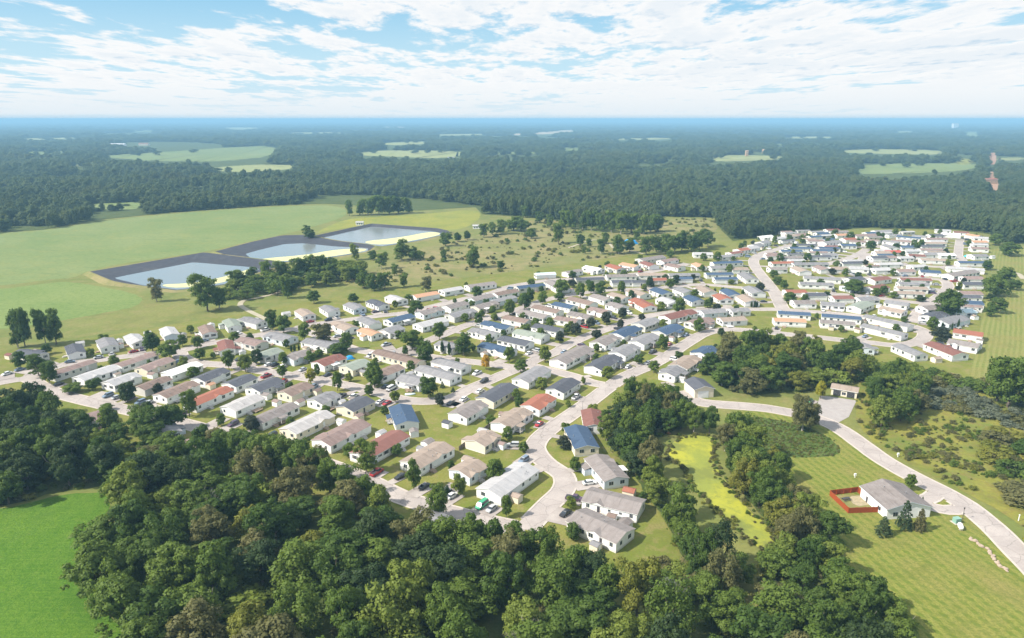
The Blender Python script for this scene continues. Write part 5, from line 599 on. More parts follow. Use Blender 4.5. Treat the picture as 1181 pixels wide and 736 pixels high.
CARS=[[-235.4,309,1.16,'w','car','M'],[-233.3,314.9,1.15,'k','car','M'],[-216.3,326.1,0.4,'k','car','M'],[-205.9,332.4,0.66,'g','car','M'],[-193.1,341.6,0.69,'r','car','M'],[-203,295.7,1.12,'x','car','F'],[-173.4,282.1,1.1,'k','suv','F'],[-168.6,280.2,1.14,'g','car','F'],[-164.8,360,0.57,'k','car','M'],[-134.8,329.4,1.04,'x','car','B'],[-155.6,274.5,1.1,'k','suv','F'],[-152.1,274,1.19,'g','car','F'],[-108.4,252.8,1.09,'p','suv','F'],[-138.7,380.1,0.94,'w','pickup','M'],[-118.1,396.8,0.6,'r','car','M'],[-108.5,400.5,0.61,'x','suv','M'],[-83.9,418.9,0.66,'p','car','M'],[-113.5,306,1.08,'r','pickup','S'],[-117.6,321.9,0.99,'w','car','B'],[-114.6,321.4,1.07,'x','suv','B'],[-99.2,314.7,1.04,'g','car','B'],[-85.5,307.6,0.99,'x','car','B'],[-67.8,281.7,1.07,'w','car','S'],[-55.4,274.6,1.07,'w','car','S'],[-90,242.2,1.06,'x','suv','F'],[-66,353,0.73,'g','pickup','B'],[-16.3,310,1,'w','pickup','B'],[-12.6,299.6,0.9,'x','suv','S'],[-20.5,278.1,1.05,'w','car','S'],[-25.5,273.6,1.05,'x','car','S'],[-13.9,287.4,1,'w','car','S'],[-54.8,275.9,1.01,'g','car','S'],[-52.2,273.8,1.04,'r','car','S'],[-53.2,290.6,1.09,'w','van','B'],[-56.3,292.3,1.07,'x','car','B'],[-70.7,335.4,0.99,'w','van','B'],[-45.4,213.8,1.05,'r','pickup','F'],[-28.2,204.5,0.93,'x','car','F'],[-21.1,200.7,0.89,'x','suv','F'],[-18.9,198.5,0.93,'w','car','F'],[-9.2,192.9,0.99,'n','van','F'],[-6.2,190.9,0.98,'g','car','F'],[4.1,222.5,0.93,'k','suv','F'],[10.6,252.8,0.99,'r','car','S'],[-44.7,198.5,1,'w','car','F'],[-48.2,198,0.92,'x','suv','F'],[25.3,206.8,0.24,'w','car','E'],[16.1,188.3,0.88,'x','car','E'],[27.4,280.4,1,'g','pickup','S'],[8.7,339,0.93,'w','car','C'],[26.4,340.9,0.96,'k','car','E'],[71.8,341.2,0.84,'x','pickup','E'],[83,353.9,0.96,'r','car','E'],[95.7,370.2,0.81,'k','car','E'],[55.7,318.8,0.96,'g','car','E'],[66,324.2,0.87,'g','car','E'],[68.3,481.4,0.13,'x','car','D'],[100.1,537.7,0.7,'r','suv','M'],[163.6,444,0.07,'x','car','D'],[213.2,589.6,0.05,'k','car','R'],[248.3,459.7,0.41,'r','car','T'],[297.6,522.2,0.08,'k','car','R'],[309.6,520.6,1.2,'r','car','R'],[323.9,503.8,-0.02,'r','pickup','T'],[321,510.8,-1.46,'x','car','R'],[304.2,493.5,-0.1,'g','car','T'],[292.5,477.3,-0.07,'g','car','T'],[192.9,422.1,1.23,'w','car','R'],[218,408.6,0.69,'w','car','T'],[192.8,367.7,0.66,'k','car','T'],[125.6,276.3,0.94,'n','car','E'],[80.3,329.2,2.63,'w','suv','E'],[-227.3,325.9,-0.55,'x','car','M'],[-95.6,368.1,-2.5,'g','car','B'],[214.2,615.8,-0.73,'g','car','R'],[249.1,634.7,2.44,'w','van','R'],[241.8,466.1,-2.06,'g','car','T'],[206.1,462.5,1.32,'w','suv','R'],[2.1,413.4,2.27,'x','car','C'],[446.9,686.7,2.79,'x','van','T'],[23.6,431.9,2.48,'w','van','C'],[49,393.9,-0.86,'k','suv','C'],[-202.2,337.8,-0.93,'g','car','M'],[198.9,348.2,1.2,'w','car','T'],[-73.3,281.5,1.05,'x','pickup','S'],[19.5,196.8,2.81,'p','pickup','E'],[-110.3,318.9,-1.93,'w','car','B'],[-90.7,412.5,-1.01,'k','suv','M'],[128.6,478,1.98,'w','car','D'],[279.6,436.1,2.41,'k','car','T'],[113,474.4,1.81,'g','van','D'],[-16.1,459.8,2.21,'g','suv','C'],[277.1,603.8,-0.82,'p','van','R'],[-180.6,357.3,-1.23,'k','suv','M'],[-104.8,405.6,-0.97,'g','pickup','M'],[237.3,508.1,1.92,'x','car','R'],[-162.5,279.4,-1.94,'p','car','F'],[-37,210.9,-2.29,'x','car','F'],[385.5,617.1,-0.39,'x','suv','R'],[60.8,405.2,-0.78,'x','car','C'],[121.9,558,-1.23,'x','pickup','M'],[260.1,528,-1.41,'g','van','R'],[448.4,696.5,-2.33,'x','car','T'],[220.1,455.1,1.35,'w','car','R'],[286.7,450.1,2.17,'g','car','T'],[295.3,460.5,2.26,'g','suv','T'],[-152,374.2,-0.83,'w','car','M'],[-20.5,456.1,2.4,'p','van','C'],[36.5,352.9,2.48,'p','car','E'],[225.6,354.7,2.33,'x','suv','T'],[264.2,566.4,2.14,'k','car','R'],[45.7,507.8,1.76,'p','car','D'],[250.3,510.4,1.67,'w','suv','R'],[-19.2,388.6,2.57,'g','suv','C'],[138.8,506.2,-1.64,'x','suv','D'],[287.1,468.3,-0.64,'p','van','T'],[272.4,526.3,-1.67,'x','car','R'],[71.4,415.7,-0.87,'w','suv','C'],[-51.5,422.7,2.29,'r','car','C'],[163.8,416.1,0.88,'g','suv','R'],[-195.7,291.8,-2.12,'w','car','F'],[297,623.7,-0.78,'w','pickup','R'],[-152.4,354.6,2.14,'x','car','B'],[6.7,440.7,-0.73,'x','van','C'],[222,473.9,-1.89,'x','van','R'],[-103.2,298.8,1.31,'r','suv','S'],[205.7,403.4,1.02,'r','car','R'],[-78.1,419.4,-1.37,'x','car','M'],[-182.9,334.2,1.83,'r','pickup','S'],[247.2,653.7,-0.81,'x','car','R'],[0.5,234.3,-0.04,'g','suv','S'],[-163.8,325.7,1.03,'k','car','S'],[203.6,600,-0.54,'k','van','R'],[-89.7,398.7,2.08,'g','car','C'],[41.4,386.2,-0.75,'r','pickup','C'],[234.8,452,1.08,'g','van','R'],[370.3,652.9,-2.47,'k','suv','R'],[150.2,383.6,-2.01,'x','car','R'],[-7,400.9,2.43,'x','suv','C'],[-145.8,357.7,2.23,'g','suv','B'],[239.5,394.2,2.52,'g','pickup','T'],[-79.3,305.3,-1.96,'x','pickup','B'],[60.1,381.7,2.34,'x','pickup','E'],[-88,365,-2.25,'x','car','B'],[-87.9,292.3,1.28,'k','pickup','S'],[430.4,662.3,2.52,'k','van','T'],[232.6,615.1,2.39,'k','car','R'],[381.4,606.3,-0.57,'g','suv','R'],[182,349.9,1.2,'w','pickup','T'],[-190.9,345.4,-1.06,'p','car','M'],[-1.2,479.9,2.65,'k','van','M'],[95.8,472,1.94,'r','suv','D'],[12.4,343.4,-0.73,'g','suv','C'],[-47.3,426,2.63,'r','suv','C'],[235.2,638.9,-0.77,'w','suv','R'],[-133.3,263.1,-2.11,'p','car','F']]
SHEDS=[(-249.9,332.5,2.72,3.2,'m','t','M'),(-226.5,352.1,2.2,3.4,'l','w','M'),(-208.1,356.3,2.22,3.2,'l','w','M'),(-200.4,370.6,2.18,3,'l','w','M'),
(-171.7,386.1,2.12,3.4,'l','w','M'),(-158.7,395.5,2.12,3.6,'l','w','M'),(-136,337.5,2.03,3,'l','w','B'),(-165.7,305.5,1.18,3,'p','w','S'),
(-133.3,291.9,1.15,2.8,'o','c','S'),(-104.6,280.1,1.1,3,'q','w','S'),(-88.4,272.7,1.02,3,'p','w','S'),(-97.9,272.7,1.04,2.6,'p','w','S'),
(-60.7,257.8,1.02,2.8,'p','c','S'),(-66.5,253.3,1.03,2.6,'l','w','F'),(-36.9,243.6,1.89,3,'q','w','S'),(-25.1,251.5,1.02,2.8,'d','w','S'),
(-30.7,234.6,0.97,3.4,'q','w','F'),(-15.1,221,0.92,3.2,'t','w','F'),(-49.1,242.5,1,2.8,'l','w','F'),(-10.9,244.1,0.99,3,'l','w','S'),(37.1,199.6,-0.46,3.2,'r','t','E'),
(32.7,181.1,-0.72,3.4,'q','w','E'),(-47.1,306.1,0.97,2.8,'l','w','B'),(208.3,327.4,1.77,3.4,'t','t','T'),(248.6,357.4,-0.62,2.6,'q','w','T'),
(242.7,348.6,-0.73,2.6,'q','w','T'),(231.9,430.6,-0.72,2.4,'l','w','T'),(275.5,404.2,0.1,3,'t','w','T'),(410.7,594.1,0.11,2.8,'l','w','T'),
(-136.6,410.8,2.18,4,'l','w','M'),(37,249,1.55,2.6,'o','w','E'),(123.6,467.1,-1.41,2,'l','c','D'),(-170,363.9,2.12,2.3,'b','c','M'),(330,727.5,0.2,2.1,'l','w','R'),
(110.8,458.2,-1.23,2,'g','w','D'),(297.8,640.6,-0.09,2.5,'b','c','R'),(-5.1,466.5,0.68,2.4,'q','w','C'),(86.1,361.7,0.8,2.2,'p','w','E'),
(366.9,720.8,0.21,2.3,'b','t','R'),(-32.3,352.1,-0.63,2.4,'b','c','B'),(-35.4,313.4,-0.63,2.3,'t','w','B'),(466.9,694.9,-1.17,2.6,'q','w','T'),
(-149.4,398.1,2.54,2.4,'l','w','M'),(-66.9,275.7,1.02,2.3,'q','c','S'),(-70.8,272.6,1.02,2.3,'l','w','S'),(48.4,441.5,-0.84,2.3,'l','w','C'),
(-109.3,335.1,1.04,2.6,'g','c','B'),(128,578.6,0.61,2.3,'g','w','M'),(105,545.6,1.95,2,'b','t','M'),(251.1,411.2,0.59,2.2,'l','w','T'),
(-181.9,305.2,1.13,2.5,'t','w','F'),(302.4,698.7,0.23,2.4,'p','w','R'),(-84.2,284.6,1.04,2.7,'b','t','S'),(-32.3,229.2,0.97,2.5,'g','w','F'),
(286.4,575.9,0.1,2.5,'p','t','R'),(65.5,360.7,0.9,2.3,'q','w','E'),(297.4,536,0.06,2.5,'q','w','R'),(-60.1,337,-0.62,2.1,'l','t','B'),(120.9,573.1,0.63,2.4,'b','c','M'),
(-14,335.8,-0.64,2.6,'t','w','C'),(29.6,184.7,-0.46,2.2,'b','w','E'),(1.4,196.3,0.95,2.6,'t','c','F'),(222.6,604.3,0.05,2.7,'g','t','R'),
(374.7,613.4,-0.05,2,'l','w','R'),(318,718.6,0.22,2.2,'q','c','R'),(284,417.9,-0.26,2.6,'p','w','T'),(93.5,498.2,0.09,2.1,'l','t','D'),
(216.7,585.1,0.04,2.3,'b','w','R'),(369.4,671.9,-0.55,2.4,'l','c','R'),(235.3,576.3,0.07,2.1,'l','w','R'),(-105.8,344.3,-0.52,2.4,'t','t','B'),
(-3.7,233,0.99,2.3,'p','w','S'),(346.4,606.7,0.09,2.7,'g','w','R'),(88.3,433.7,-1.29,2.4,'b','w','D'),(193.5,377.3,-0.95,2.7,'b','c','T'),
(205,394.9,-0.95,2.2,'b','t','T'),(337,668.8,-0.82,2.5,'l','c','R'),(61.7,528.7,2.36,2,'l','w','M'),(90.5,542.3,2.29,2.6,'b','w','M'),
(378.5,630.6,-0.01,2.2,'t','c','R'),(-179,300,1.12,2.6,'t','w','F'),(271.3,666.8,0.37,2.6,'l','w','R'),(240.5,593.1,-0.04,2.1,'g','w','R'),
(267.6,700.9,0.3,2.6,'q','w','R'),(227.6,635.9,0.7,2.3,'b','c','R'),(346.4,717.9,0.2,2.6,'g','w','R'),(-203.7,349.8,2.22,2.1,'b','w','M'),
(-38.7,406.8,0.83,2.2,'p','w','C'),(-26,366.5,-0.67,2.4,'t','t','C'),(387.7,696.9,0.21,2.2,'q','w','R'),(41.5,472.6,-1.23,2.5,'p','w','D'),
(77.2,300.1,0.95,2.2,'l','w','E'),(-179.2,367.9,2.18,2.4,'g','t','M'),(310.6,550.1,0.11,2,'g','t','R'),(-241.8,340,2.72,2,'q','c','M'),
(325.2,588.3,0.07,2.2,'q','t','R'),(374.1,625.4,-0.05,2.3,'t','w','R'),(-69,308.4,0.97,2.7,'g','c','B'),(23.1,170.2,-0.72,2.3,'g','c','E'),
(75.5,536.7,2.04,2.5,'g','w','M'),(-69.9,378.6,0.97,2.2,'g','w','C'),(37.9,258.6,1.55,2.1,'p','w','E'),(142.4,544.4,1.69,2.5,'b','c','M'),
(-3.7,260,1.01,2.2,'p','w','S'),(180.4,381.9,-0.3,2.2,'g','t','R'),(359.8,668.4,-0.82,2.5,'p','w','R')]
SHEETS=[('crop_field','crop',0.02,[(-719.3,650),(-567.7,704.9),(-534.8,732.8),(-500.9,750.6),(-482.7,816.4),(-435.3,885.9),(-340.5,957.9),(-264.9,982.8),(-228,957.9),
(-206,885.9),(-206.4,846),(-220.5,775.7),(-239.5,715.8),(-254.8,683.9),(-273.9,627.7),(-299.3,598.8),(-322.5,572.4),(-333.2,541.4),(-329.1,516.5),(-342.8,513.5),
(-365.8,490.9),(-511.8,453.1)]),('corn_field','corn',0.03,[(-499.8,441.7),(-358.4,480.2),(-335.6,501.9),(-324.6,504.8),(-289.9,488.2),(-257.7,467.5),(-244.6,454.3),
(-238.8,433),(-251.1,418.4),(-264.2,404.7),(-280.4,390.1),(-290.5,383.1),(-404.8,351.5)]),('lawn','lawn',0.05,[(-226.4,270.8),(-266.4,324.4),(-263.4,344.4),
(-244.9,357.5),(-224.1,369.9),(-197,393.7),(-165,416.4),(-140.6,441.7),(-101.4,470),(-57.6,504.8),(-20.1,525.6),(34.6,558.2),(115.3,619.2),(170.4,654.7),(223.2,694.3),
(300.7,738.6),(382.5,756.7),(481.5,750.6),(476.9,699.5),(403.8,587.2),(337.3,490.9),(270,391.9),(216.8,300.8),(197.1,294.3),(176.1,330.8),(140.7,351.5),(113.4,351.5),
(93.6,312.2),(78.7,300.8),(66.9,300.8),(55.3,280.2),(41,245.7),(39.4,224.4),(44.7,190.4),(47.4,168.2),(40.6,158.7),(23.7,150),(2.2,160.5),(-21.7,169.8),(-43.3,181.9),
(-73.6,206.2),(-109.7,224.4),(-163.8,249.6),(-212,270.8)]),('rough_meadow','rough',0.04,[(-102.9,477.6),(-124.3,504.8),(-114.2,568.8),(-94.2,627.7),(-43.7,699.5),
(9.6,823.6),(51.5,846),(56.9,775.7),(98.4,727),(150.1,738.6),(176.2,846),(242.7,838.4),(216.7,738.6),(170.4,654.7),(115.3,619.2),(34.8,561.7),(-20.3,528.7),
(-57.9,507.7)]),('yellow_field','yellowfield',0.03,[(-200.1,846),(-159.2,861.5),(-99.3,894.3),(-46.6,938.9),(-36.5,861.5),(-48.3,775.7),(-64.8,744.6),(-84.5,756.7),
(-158.6,802.4),(-195.1,750.6),(-207.2,727)]),('mown_lawn','mown',0.055,[(96,268.5),(110.3,263.6),(120.1,253.6),(124.9,241.9),(127.6,224.4),(133.3,207.3),(138.6,192.9),
(139.1,177.4),(137.6,164.3),(135.5,143.7),(117.1,119.7),(82.9,119.7),(87.4,133.5),(88.5,150),(87.3,164.3),(90.9,180.9),(90.6,192.9),(88.5,209.1),(89.2,227.7),
(85.5,245.7),(85.2,261.9)]),('mown_lawn','mowneast',0.055,[(443.9,650),(532.7,650),(435.6,525.6),(378.7,541.4),(403.8,587.2)]),
('mown_lawn','mowneast',0.055,[(349.4,504.8),(419.4,504.8),(264.2,300.8),(226.9,304.1),(209.7,305.3),(224.5,324.4),(265.4,383.1)]),
('tall_grass','tallgrass',0.06,[(93.4,263.6),(107.7,256.8),(116.4,248.8),(119.7,239.7),(118.5,231.8),(115.1,227.1),(103.8,225.7),(91.8,226.4),(90.2,238.2)]),
('marsh','marsh',0.05,[(170,318.2),(198.3,324.4),(208.3,303),(224.7,300.8),(255.7,290.1),(159.1,168.2),(149.3,174.4),(149.9,181.9),(147.6,194.4),(142.6,206.2),
(137.7,220.6),(133,235.3),(135.3,253.6),(141.6,270.8),(157.6,300.8)]),('near_field','nearfield',0.03,[(-156.5,191.4),(-149.2,196.4),(-140.5,202.3),(-127.7,200.7),
(-123.7,192.9),(-118.9,178.7),(-113.6,166.2),(-105.8,153.4),(-96.8,143.1),(-85.6,133.5),(-72.2,119.7),(-153.4,119.7),(-229.9,185.6),(-179.1,186.5)]),
('dirt_patch','dirt',0.065,[(46.2,168.2),(51.5,170.2),(52.3,164.3),(49.9,157.6),(46.3,158.7),(44.4,162.4)]),('parking_court','asphalt',0.06,[(133,283.6),(136.7,282.6),
(146.2,278.2),(135,261.1),(128.9,256),(123.1,256.8),(121.1,261.9)]),('sand_yard','sand',0.07,[(106.8,199.6),(110.6,200.7),(111.3,197),(110.6,193.9),(106.8,193.4),
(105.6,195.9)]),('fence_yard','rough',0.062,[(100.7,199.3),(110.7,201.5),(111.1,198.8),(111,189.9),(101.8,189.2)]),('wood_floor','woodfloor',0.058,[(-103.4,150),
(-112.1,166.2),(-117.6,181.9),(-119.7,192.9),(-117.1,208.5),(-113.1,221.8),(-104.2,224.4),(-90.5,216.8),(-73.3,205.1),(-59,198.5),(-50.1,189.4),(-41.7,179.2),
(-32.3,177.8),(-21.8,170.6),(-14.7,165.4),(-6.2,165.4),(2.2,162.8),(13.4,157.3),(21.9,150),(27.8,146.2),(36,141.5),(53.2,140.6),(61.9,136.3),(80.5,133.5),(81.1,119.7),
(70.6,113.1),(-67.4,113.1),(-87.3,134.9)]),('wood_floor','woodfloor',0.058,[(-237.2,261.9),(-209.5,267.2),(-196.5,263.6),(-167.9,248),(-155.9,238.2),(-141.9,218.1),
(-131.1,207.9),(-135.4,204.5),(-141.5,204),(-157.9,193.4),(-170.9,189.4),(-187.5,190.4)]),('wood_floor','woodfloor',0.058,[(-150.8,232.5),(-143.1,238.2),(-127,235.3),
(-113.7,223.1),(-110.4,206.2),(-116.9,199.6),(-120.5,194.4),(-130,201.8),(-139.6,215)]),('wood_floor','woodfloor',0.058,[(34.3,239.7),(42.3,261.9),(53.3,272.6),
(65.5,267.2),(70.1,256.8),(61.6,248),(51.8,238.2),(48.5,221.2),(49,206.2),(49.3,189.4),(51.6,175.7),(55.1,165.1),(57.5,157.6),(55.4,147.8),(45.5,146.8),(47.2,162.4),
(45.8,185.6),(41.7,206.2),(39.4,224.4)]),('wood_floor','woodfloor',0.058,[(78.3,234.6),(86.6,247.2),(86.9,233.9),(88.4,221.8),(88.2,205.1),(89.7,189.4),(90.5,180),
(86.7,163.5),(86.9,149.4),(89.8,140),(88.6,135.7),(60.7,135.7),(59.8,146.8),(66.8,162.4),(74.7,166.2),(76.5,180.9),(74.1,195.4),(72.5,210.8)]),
('wood_floor','woodfloor',0.058,[(92.8,312.2),(108.5,334.8),(129.1,344.4),(146,330.8),(166.1,323.1),(163.7,305.3),(137.3,290.1),(119,287.1),(101,284.1),(92.1,292.2)])]
FARFIELDS=[('crop',[(-1333.1,2317.2),(-1244.9,2661.8),(-1120.3,3226.8),(-951.1,2939.2),(-756.7,2263.8),(-802.2,1988.2),(-952.8,2029.4),(-1097.1,2072.4)]),
('straw',[(-739.3,1740),(-661.5,1892),(-543.5,1838.5),(-516.3,1709.4),(-579.4,1597.1),(-683,1623.8)]),('straw',[(-556.5,2373.1),(-499.8,2774.1),(-170.6,2661.8),
(-164.4,2263.8),(-235.2,2163.9),(-354.6,2263.8)]),('straw',[(-651.1,3576),(-462.1,3853.6),(-385.5,3451.6),(-561.1,3226.8)]),('tan',[(175.6,6282.5),(664.7,8050.8),
(585.8,6703.5),(185.6,5285.4)]),('tan',[(-3.5,5911),(80.9,5911),(72.4,5285.4),(-3.1,5285.4)]),('straw',[(566,2117.2),(718.8,2402.1),(860.5,2317.2),(813.7,2140.3),
(721,2072.4),(548.7,1988.2)]),('straw',[(1243,2735.6),(1432.9,2854.3),(1623,2735.6),(1413.3,2373.1),(1310.7,2431.8),(1149.2,2493.4)]),('crop',[(934.6,1910.5),
(1267,1948.6),(1057,1651.4),(832.2,1546.1),(731.3,1546.1)]),('yellowfield',[(1326.8,2163.9),(1378.7,2163.9),(1196.6,1873.8),(1151.5,1873.8)]),('crop',[(4140.5,6703.5),
(4307.9,6703.5),(3077,4778.9),(2968.9,4778.9)]),('crop',[(-591.1,988),(-526.2,1019.9),(-483.3,920.6),(-552.8,929.6)]),('crop',[(-654.2,911.7),(-596.1,920.6),
(-587.6,869.5),(-619.6,869.5)]),('straw',[(-1225.4,1988.2),(-1095.1,1873.8),(-1057.8,1771.7),(-1134.6,1838.5)]),('crop',[(-954.1,1246.3),(-889.7,1262.7),(-846.3,1199.6),
(-908.2,1184.7)]),('crop',[(191.6,2939.2),(288,3029.2),(256.9,2698.2),(185.8,2698.2)]),('straw',[(105.7,1771.7),(192.8,1787.9),(194.8,1709.4),(110.4,1679.9)]),
('straw',[(1486.4,2212.7),(1568.8,2212.7),(1470.7,2072.4),(1365.1,2029.4)]),('crop',[(589.5,1230.4),(634.8,1246.3),(604.3,1199.6),(579.5,1199.6)]),
('straw',[(-4011,10071.6),(-3473,10071.6),(-2671.5,7739.9),(-3141.8,8050.8)]),('crop',[(-4051,7739.9),(-3793.5,7739.9),(-3287.7,6703.5),(-3471,6703.5)]),
('straw',[(-1946.5,6282.5),(-1507.9,6486.2),(-1339.7,5911),(-1745.5,5741.2)]),('straw',[(3623.7,6935.8),(3829.8,6935.8),(3470.7,6282.5),(3298.9,6282.5)]),
('crop',[(1234.7,3451.6),(1315.1,3392.5),(1212.3,3124.9),(1148.1,3175)]),('redlane',[(1642.3,2493.4),(1712,2558.2),(1259.8,1873.8),(1239.5,1873.8)]),
('redlane',[(1055.7,1597.1),(1090.7,1623.8),(802,1170.2),(777.1,1156.1)]),('crop',[(-1748.8,2558.2),(-1649.5,2698.2),(-1510.8,2493.4),(-1595.4,2373.1)]),
('straw',[(569.2,4360.5),(975.4,4560.2),(919.1,4177.4),(547.5,4009)]),('crop',[(-93.5,2558.2),(92.8,2626.4),(100.6,2431.8),(-58.4,2373.1)]),('crop',[(191.9,1597.1),
(332.2,1623.8),(326,1546.1),(201.4,1521.8)]),('straw',[(1762,4778.9),(2154.9,4896.3),(1989.9,4458.1),(1634.7,4360.5)]),('crop',[(-287.1,1390.5),(-205.8,1410.8),
(-189.2,1351.5),(-267.4,1332.8)]),('crop',[(-666.9,1410.8),(-607.3,1431.7),(-573.7,1370.7),(-631.3,1351.5)]),('crop',[(365.8,1314.6),(451.6,1332.8),(437.1,1279.6),
(359.4,1262.7)]),('straw',[(-2965.4,4360.5),(-2783.1,4667),(-2520.8,4267),(-2680.4,4009)]),('crop',[(347.4,2072.4),(507.5,2117.2),(484.2,1988.2),(338.7,1948.6)]),
('straw',[(-601.1,5580.8),(-208.4,5741.2),(-179.3,5285.4),(-511.1,5019.5)])]
TREELINE=[(-774,627.7),(-563.5,699.5),(-538.9,738.6),(-504.8,756.7),(-491,830.9),(-439.3,894.3),(-343.9,967.8),(-266.6,998.4),(-234.9,988),(-124.6,920.6),(-49.8,957.9),
(-37.5,885.9),(10.1,861.5),(50.6,830.9),(58.8,802.4),(103.1,762.9),(159.2,775.7),(177.2,861.5),(244.9,853.7),(223.8,750.6),(215.8,683.9),(252.6,704.9),(303,744.6),
(388.5,769.3),(475.9,756.7),(495.7,727),(464.5,669),(490.2,669),(826.6,659.4)]
LAGOONS=[([(-298.6,516.5),(-265.4,576),(-214.3,558.2),(-200.8,551.4),(-206.7,499.1),(-233.9,480.2),(-264.9,493.6)],[(-323.7,530.5),(-270.5,611.4),(-195.4,571.9),
(-186.1,553.9),(-193.6,475.4),(-230.2,460.2),(-276.1,486.1)],[(-256.3,495),(-231.9,499.1),(-215.8,522.5),(-208.3,553.1),(-201.1,550.4),(-208.1,501.1),(-234.8,482.1)]),
([(-234.9,615),(-229.2,634.3),(-216.4,664.2),(-199.7,669),(-165.8,652.4),(-133.6,645.5),(-130.1,627.7),(-173.9,583.4),(-212.1,576)],[(-262.4,615.6),(-248.1,666.1),
(-231.6,705.3),(-208.8,708.1),(-166.7,671.1),(-124.1,646.8),(-122.9,607.2),(-167.3,561),(-201.3,553.9)],[(-215,593),(-181,608.9),(-161.9,636.5),(-133.9,643.2),
(-131.7,627.7),(-175.1,585.3),(-212.7,579.7)]),([(-191,699.5),(-155.1,778.9),(-87.2,747.6),(-68.8,727),(-93.2,686.5),(-122.4,654.7)],[(-198.5,702.6),(-157.7,788.2),
(-79.3,752.3),(-58.7,725.2),(-84,661.2),(-117.6,628.6)],[(-149.4,678.9),(-113.5,702.2),(-86,744.6),(-70.1,727),(-94.4,689.1),(-123,658)])]
DUCKWEED=[(55.3,230.5),(63.1,243),(70.3,244.2),(76.7,242.6),(70.7,224.4),(69.4,213.2),(71.3,199.6),(73.8,186.5),(75.2,177.4),(73.5,171.5),(70.2,169.4),(68,171.5),
(66.3,179.2),(62.7,190.4),(59.1,200.1),(58.6,207.3),(58.6,219.3),(55.6,226.4)]

# ------------------------------------------------------------------ materials
MATS = {}


class NT:
    """small helper for shader graphs"""

    def __init__(self, name):
        self.m = bpy.data.materials.new(name)
        self.m.use_nodes = True
        self.nt = self.m.node_tree
        self.N = self.nt.nodes
        self.L = self.nt.links
        self.N.clear()
        self.out = self.N.new('ShaderNodeOutputMaterial')
        self.b = self.N.new('ShaderNodeBsdfPrincipled')
        self.L.new(self.b.outputs[0], self.out.inputs[0])

    def pos(self, scale=(1, 1, 1), rot=0.0, obj=False, loc=(0, 0, 0)):
        if obj:
            t = self.N.new('ShaderNodeTexCoord').outputs['Object']
        else:
            t = self.N.new('ShaderNodeNewGeometry').outputs['Position']
        mp = self.N.new('ShaderNodeMapping')
        mp.inputs['Scale'].default_value = scale
        mp.inputs['Rotation'].default_value = (0, 0, rot)
        mp.inputs['Location'].default_value = loc
        self.L.new(t, mp.inputs[0])
        return mp.outputs[0]

    def noise(self, vec, scale, detail=4, rough=0.55, dist=0.0):
        n = self.N.new('ShaderNodeTexNoise')
        n.inputs['Scale'].default_value = scale
        n.inputs['Detail'].default_value = detail
        n.inputs['Roughness'].default_value = rough
        n.inputs['Distortion'].default_value = dist
        self.L.new(vec, n.inputs['Vector'])
        return n.outputs[0]

    def wave(self, vec, scale, dist=0.0, detail=2, kind='BANDS', axis='X', dscale=1.0):
        n = self.N.new('ShaderNodeTexWave')
        n.wave_type = kind
        if kind == 'BANDS':
            n.bands_direction = axis
        n.inputs['Scale'].default_value = scale
        n.inputs['Distortion'].default_value = dist
        n.inputs['Detail'].default_value = detail
        n.inputs['Detail Scale'].default_value = dscale
        self.L.new(vec, n.inputs['Vector'])
        return n.outputs[1]

    def rng(self, v, a, b, c=0.0, d=1.0):
        n = self.N.new('ShaderNodeMapRange')
        for k, x in (('From Min', a), ('From Max', b), ('To Min', c), ('To Max', d)):
            n.inputs[k].default_value = x
        self.L.new(v, n.inputs['Value'])
        return n.outputs[0]

    def mix(self, f, a, b, mode='MIX'):
        n = self.N.new('ShaderNodeMix')
        n.data_type = 'RGBA'
        n.blend_type = mode
        for s, v in ((n.inputs['Factor'], f), (n.inputs[6], a), (n.inputs[7], b)):
            if isinstance(v, (int, float)):
                s.default_value = v
            elif isinstance(v, (tuple, list)):
                s.default_value = tuple(v) + ((1,) if len(v) == 3 else ())
            else:
                self.L.new(v, s)
        return n.outputs[2]

    def mul(self, a, b):
        n = self.N.new('ShaderNodeMath')
        n.operation = 'MULTIPLY'
        for i, v in enumerate((a, b)):
            if isinstance(v, (int, float)):
                n.inputs[i].default_value = v
            else:
                self.L.new(v, n.inputs[i])
        return n.outputs[0]

    def objrand(self):
        return self.N.new('ShaderNodeObjectInfo').outputs['Random']

    def bump(self, h, strength, dist=0.1):
        n = self.N.new('ShaderNodeBump')
        n.inputs['Strength'].default_value = strength
        n.inputs['Distance'].default_value = dist
        self.L.new(h, n.inputs['Height'])
        self.L.new(n.outputs[0], self.b.inputs['Normal'])

    def done(self, col, rough=0.8, spec=0.3):
        if isinstance(col, tuple):
            self.b.inputs['Base Color'].default_value = col + (1,)
        else:
            self.L.new(col, self.b.inputs['Base Color'])
        self.b.inputs['Roughness'].default_value = rough
        self.b.inputs['Specular IOR Level'].default_value = spec
        return self.m


def grass(name, c1, c2, c3, patch=0.05, fine=1.2, bump=0.4):
    t = NT(name)
    p = t.pos()
    a = t.noise(p, patch, 6, 0.6, 0.4)
    b = t.noise(p, patch * 5.3, 5, 0.65)
    f = t.noise(p, fine, 4, 0.7)
    c = t.mix(t.rng(a, .40, .58), c1, c2)
    c = t.mix(t.mul(t.rng(b, .48, .66), .85), c, c3)
    e = t.noise(p, patch * 2.2, 5, .6, .6)
    c = t.mix(t.rng(e, .52, .68, 0, .5), c, tuple(x * .72 for x in c1))
    c = t.mix(t.rng(f, .36, .68, 0, .6), c, tuple(x * .60 for x in c2))
    t.bump(f, bump, .25)
    return t.done(c, .9, .15)


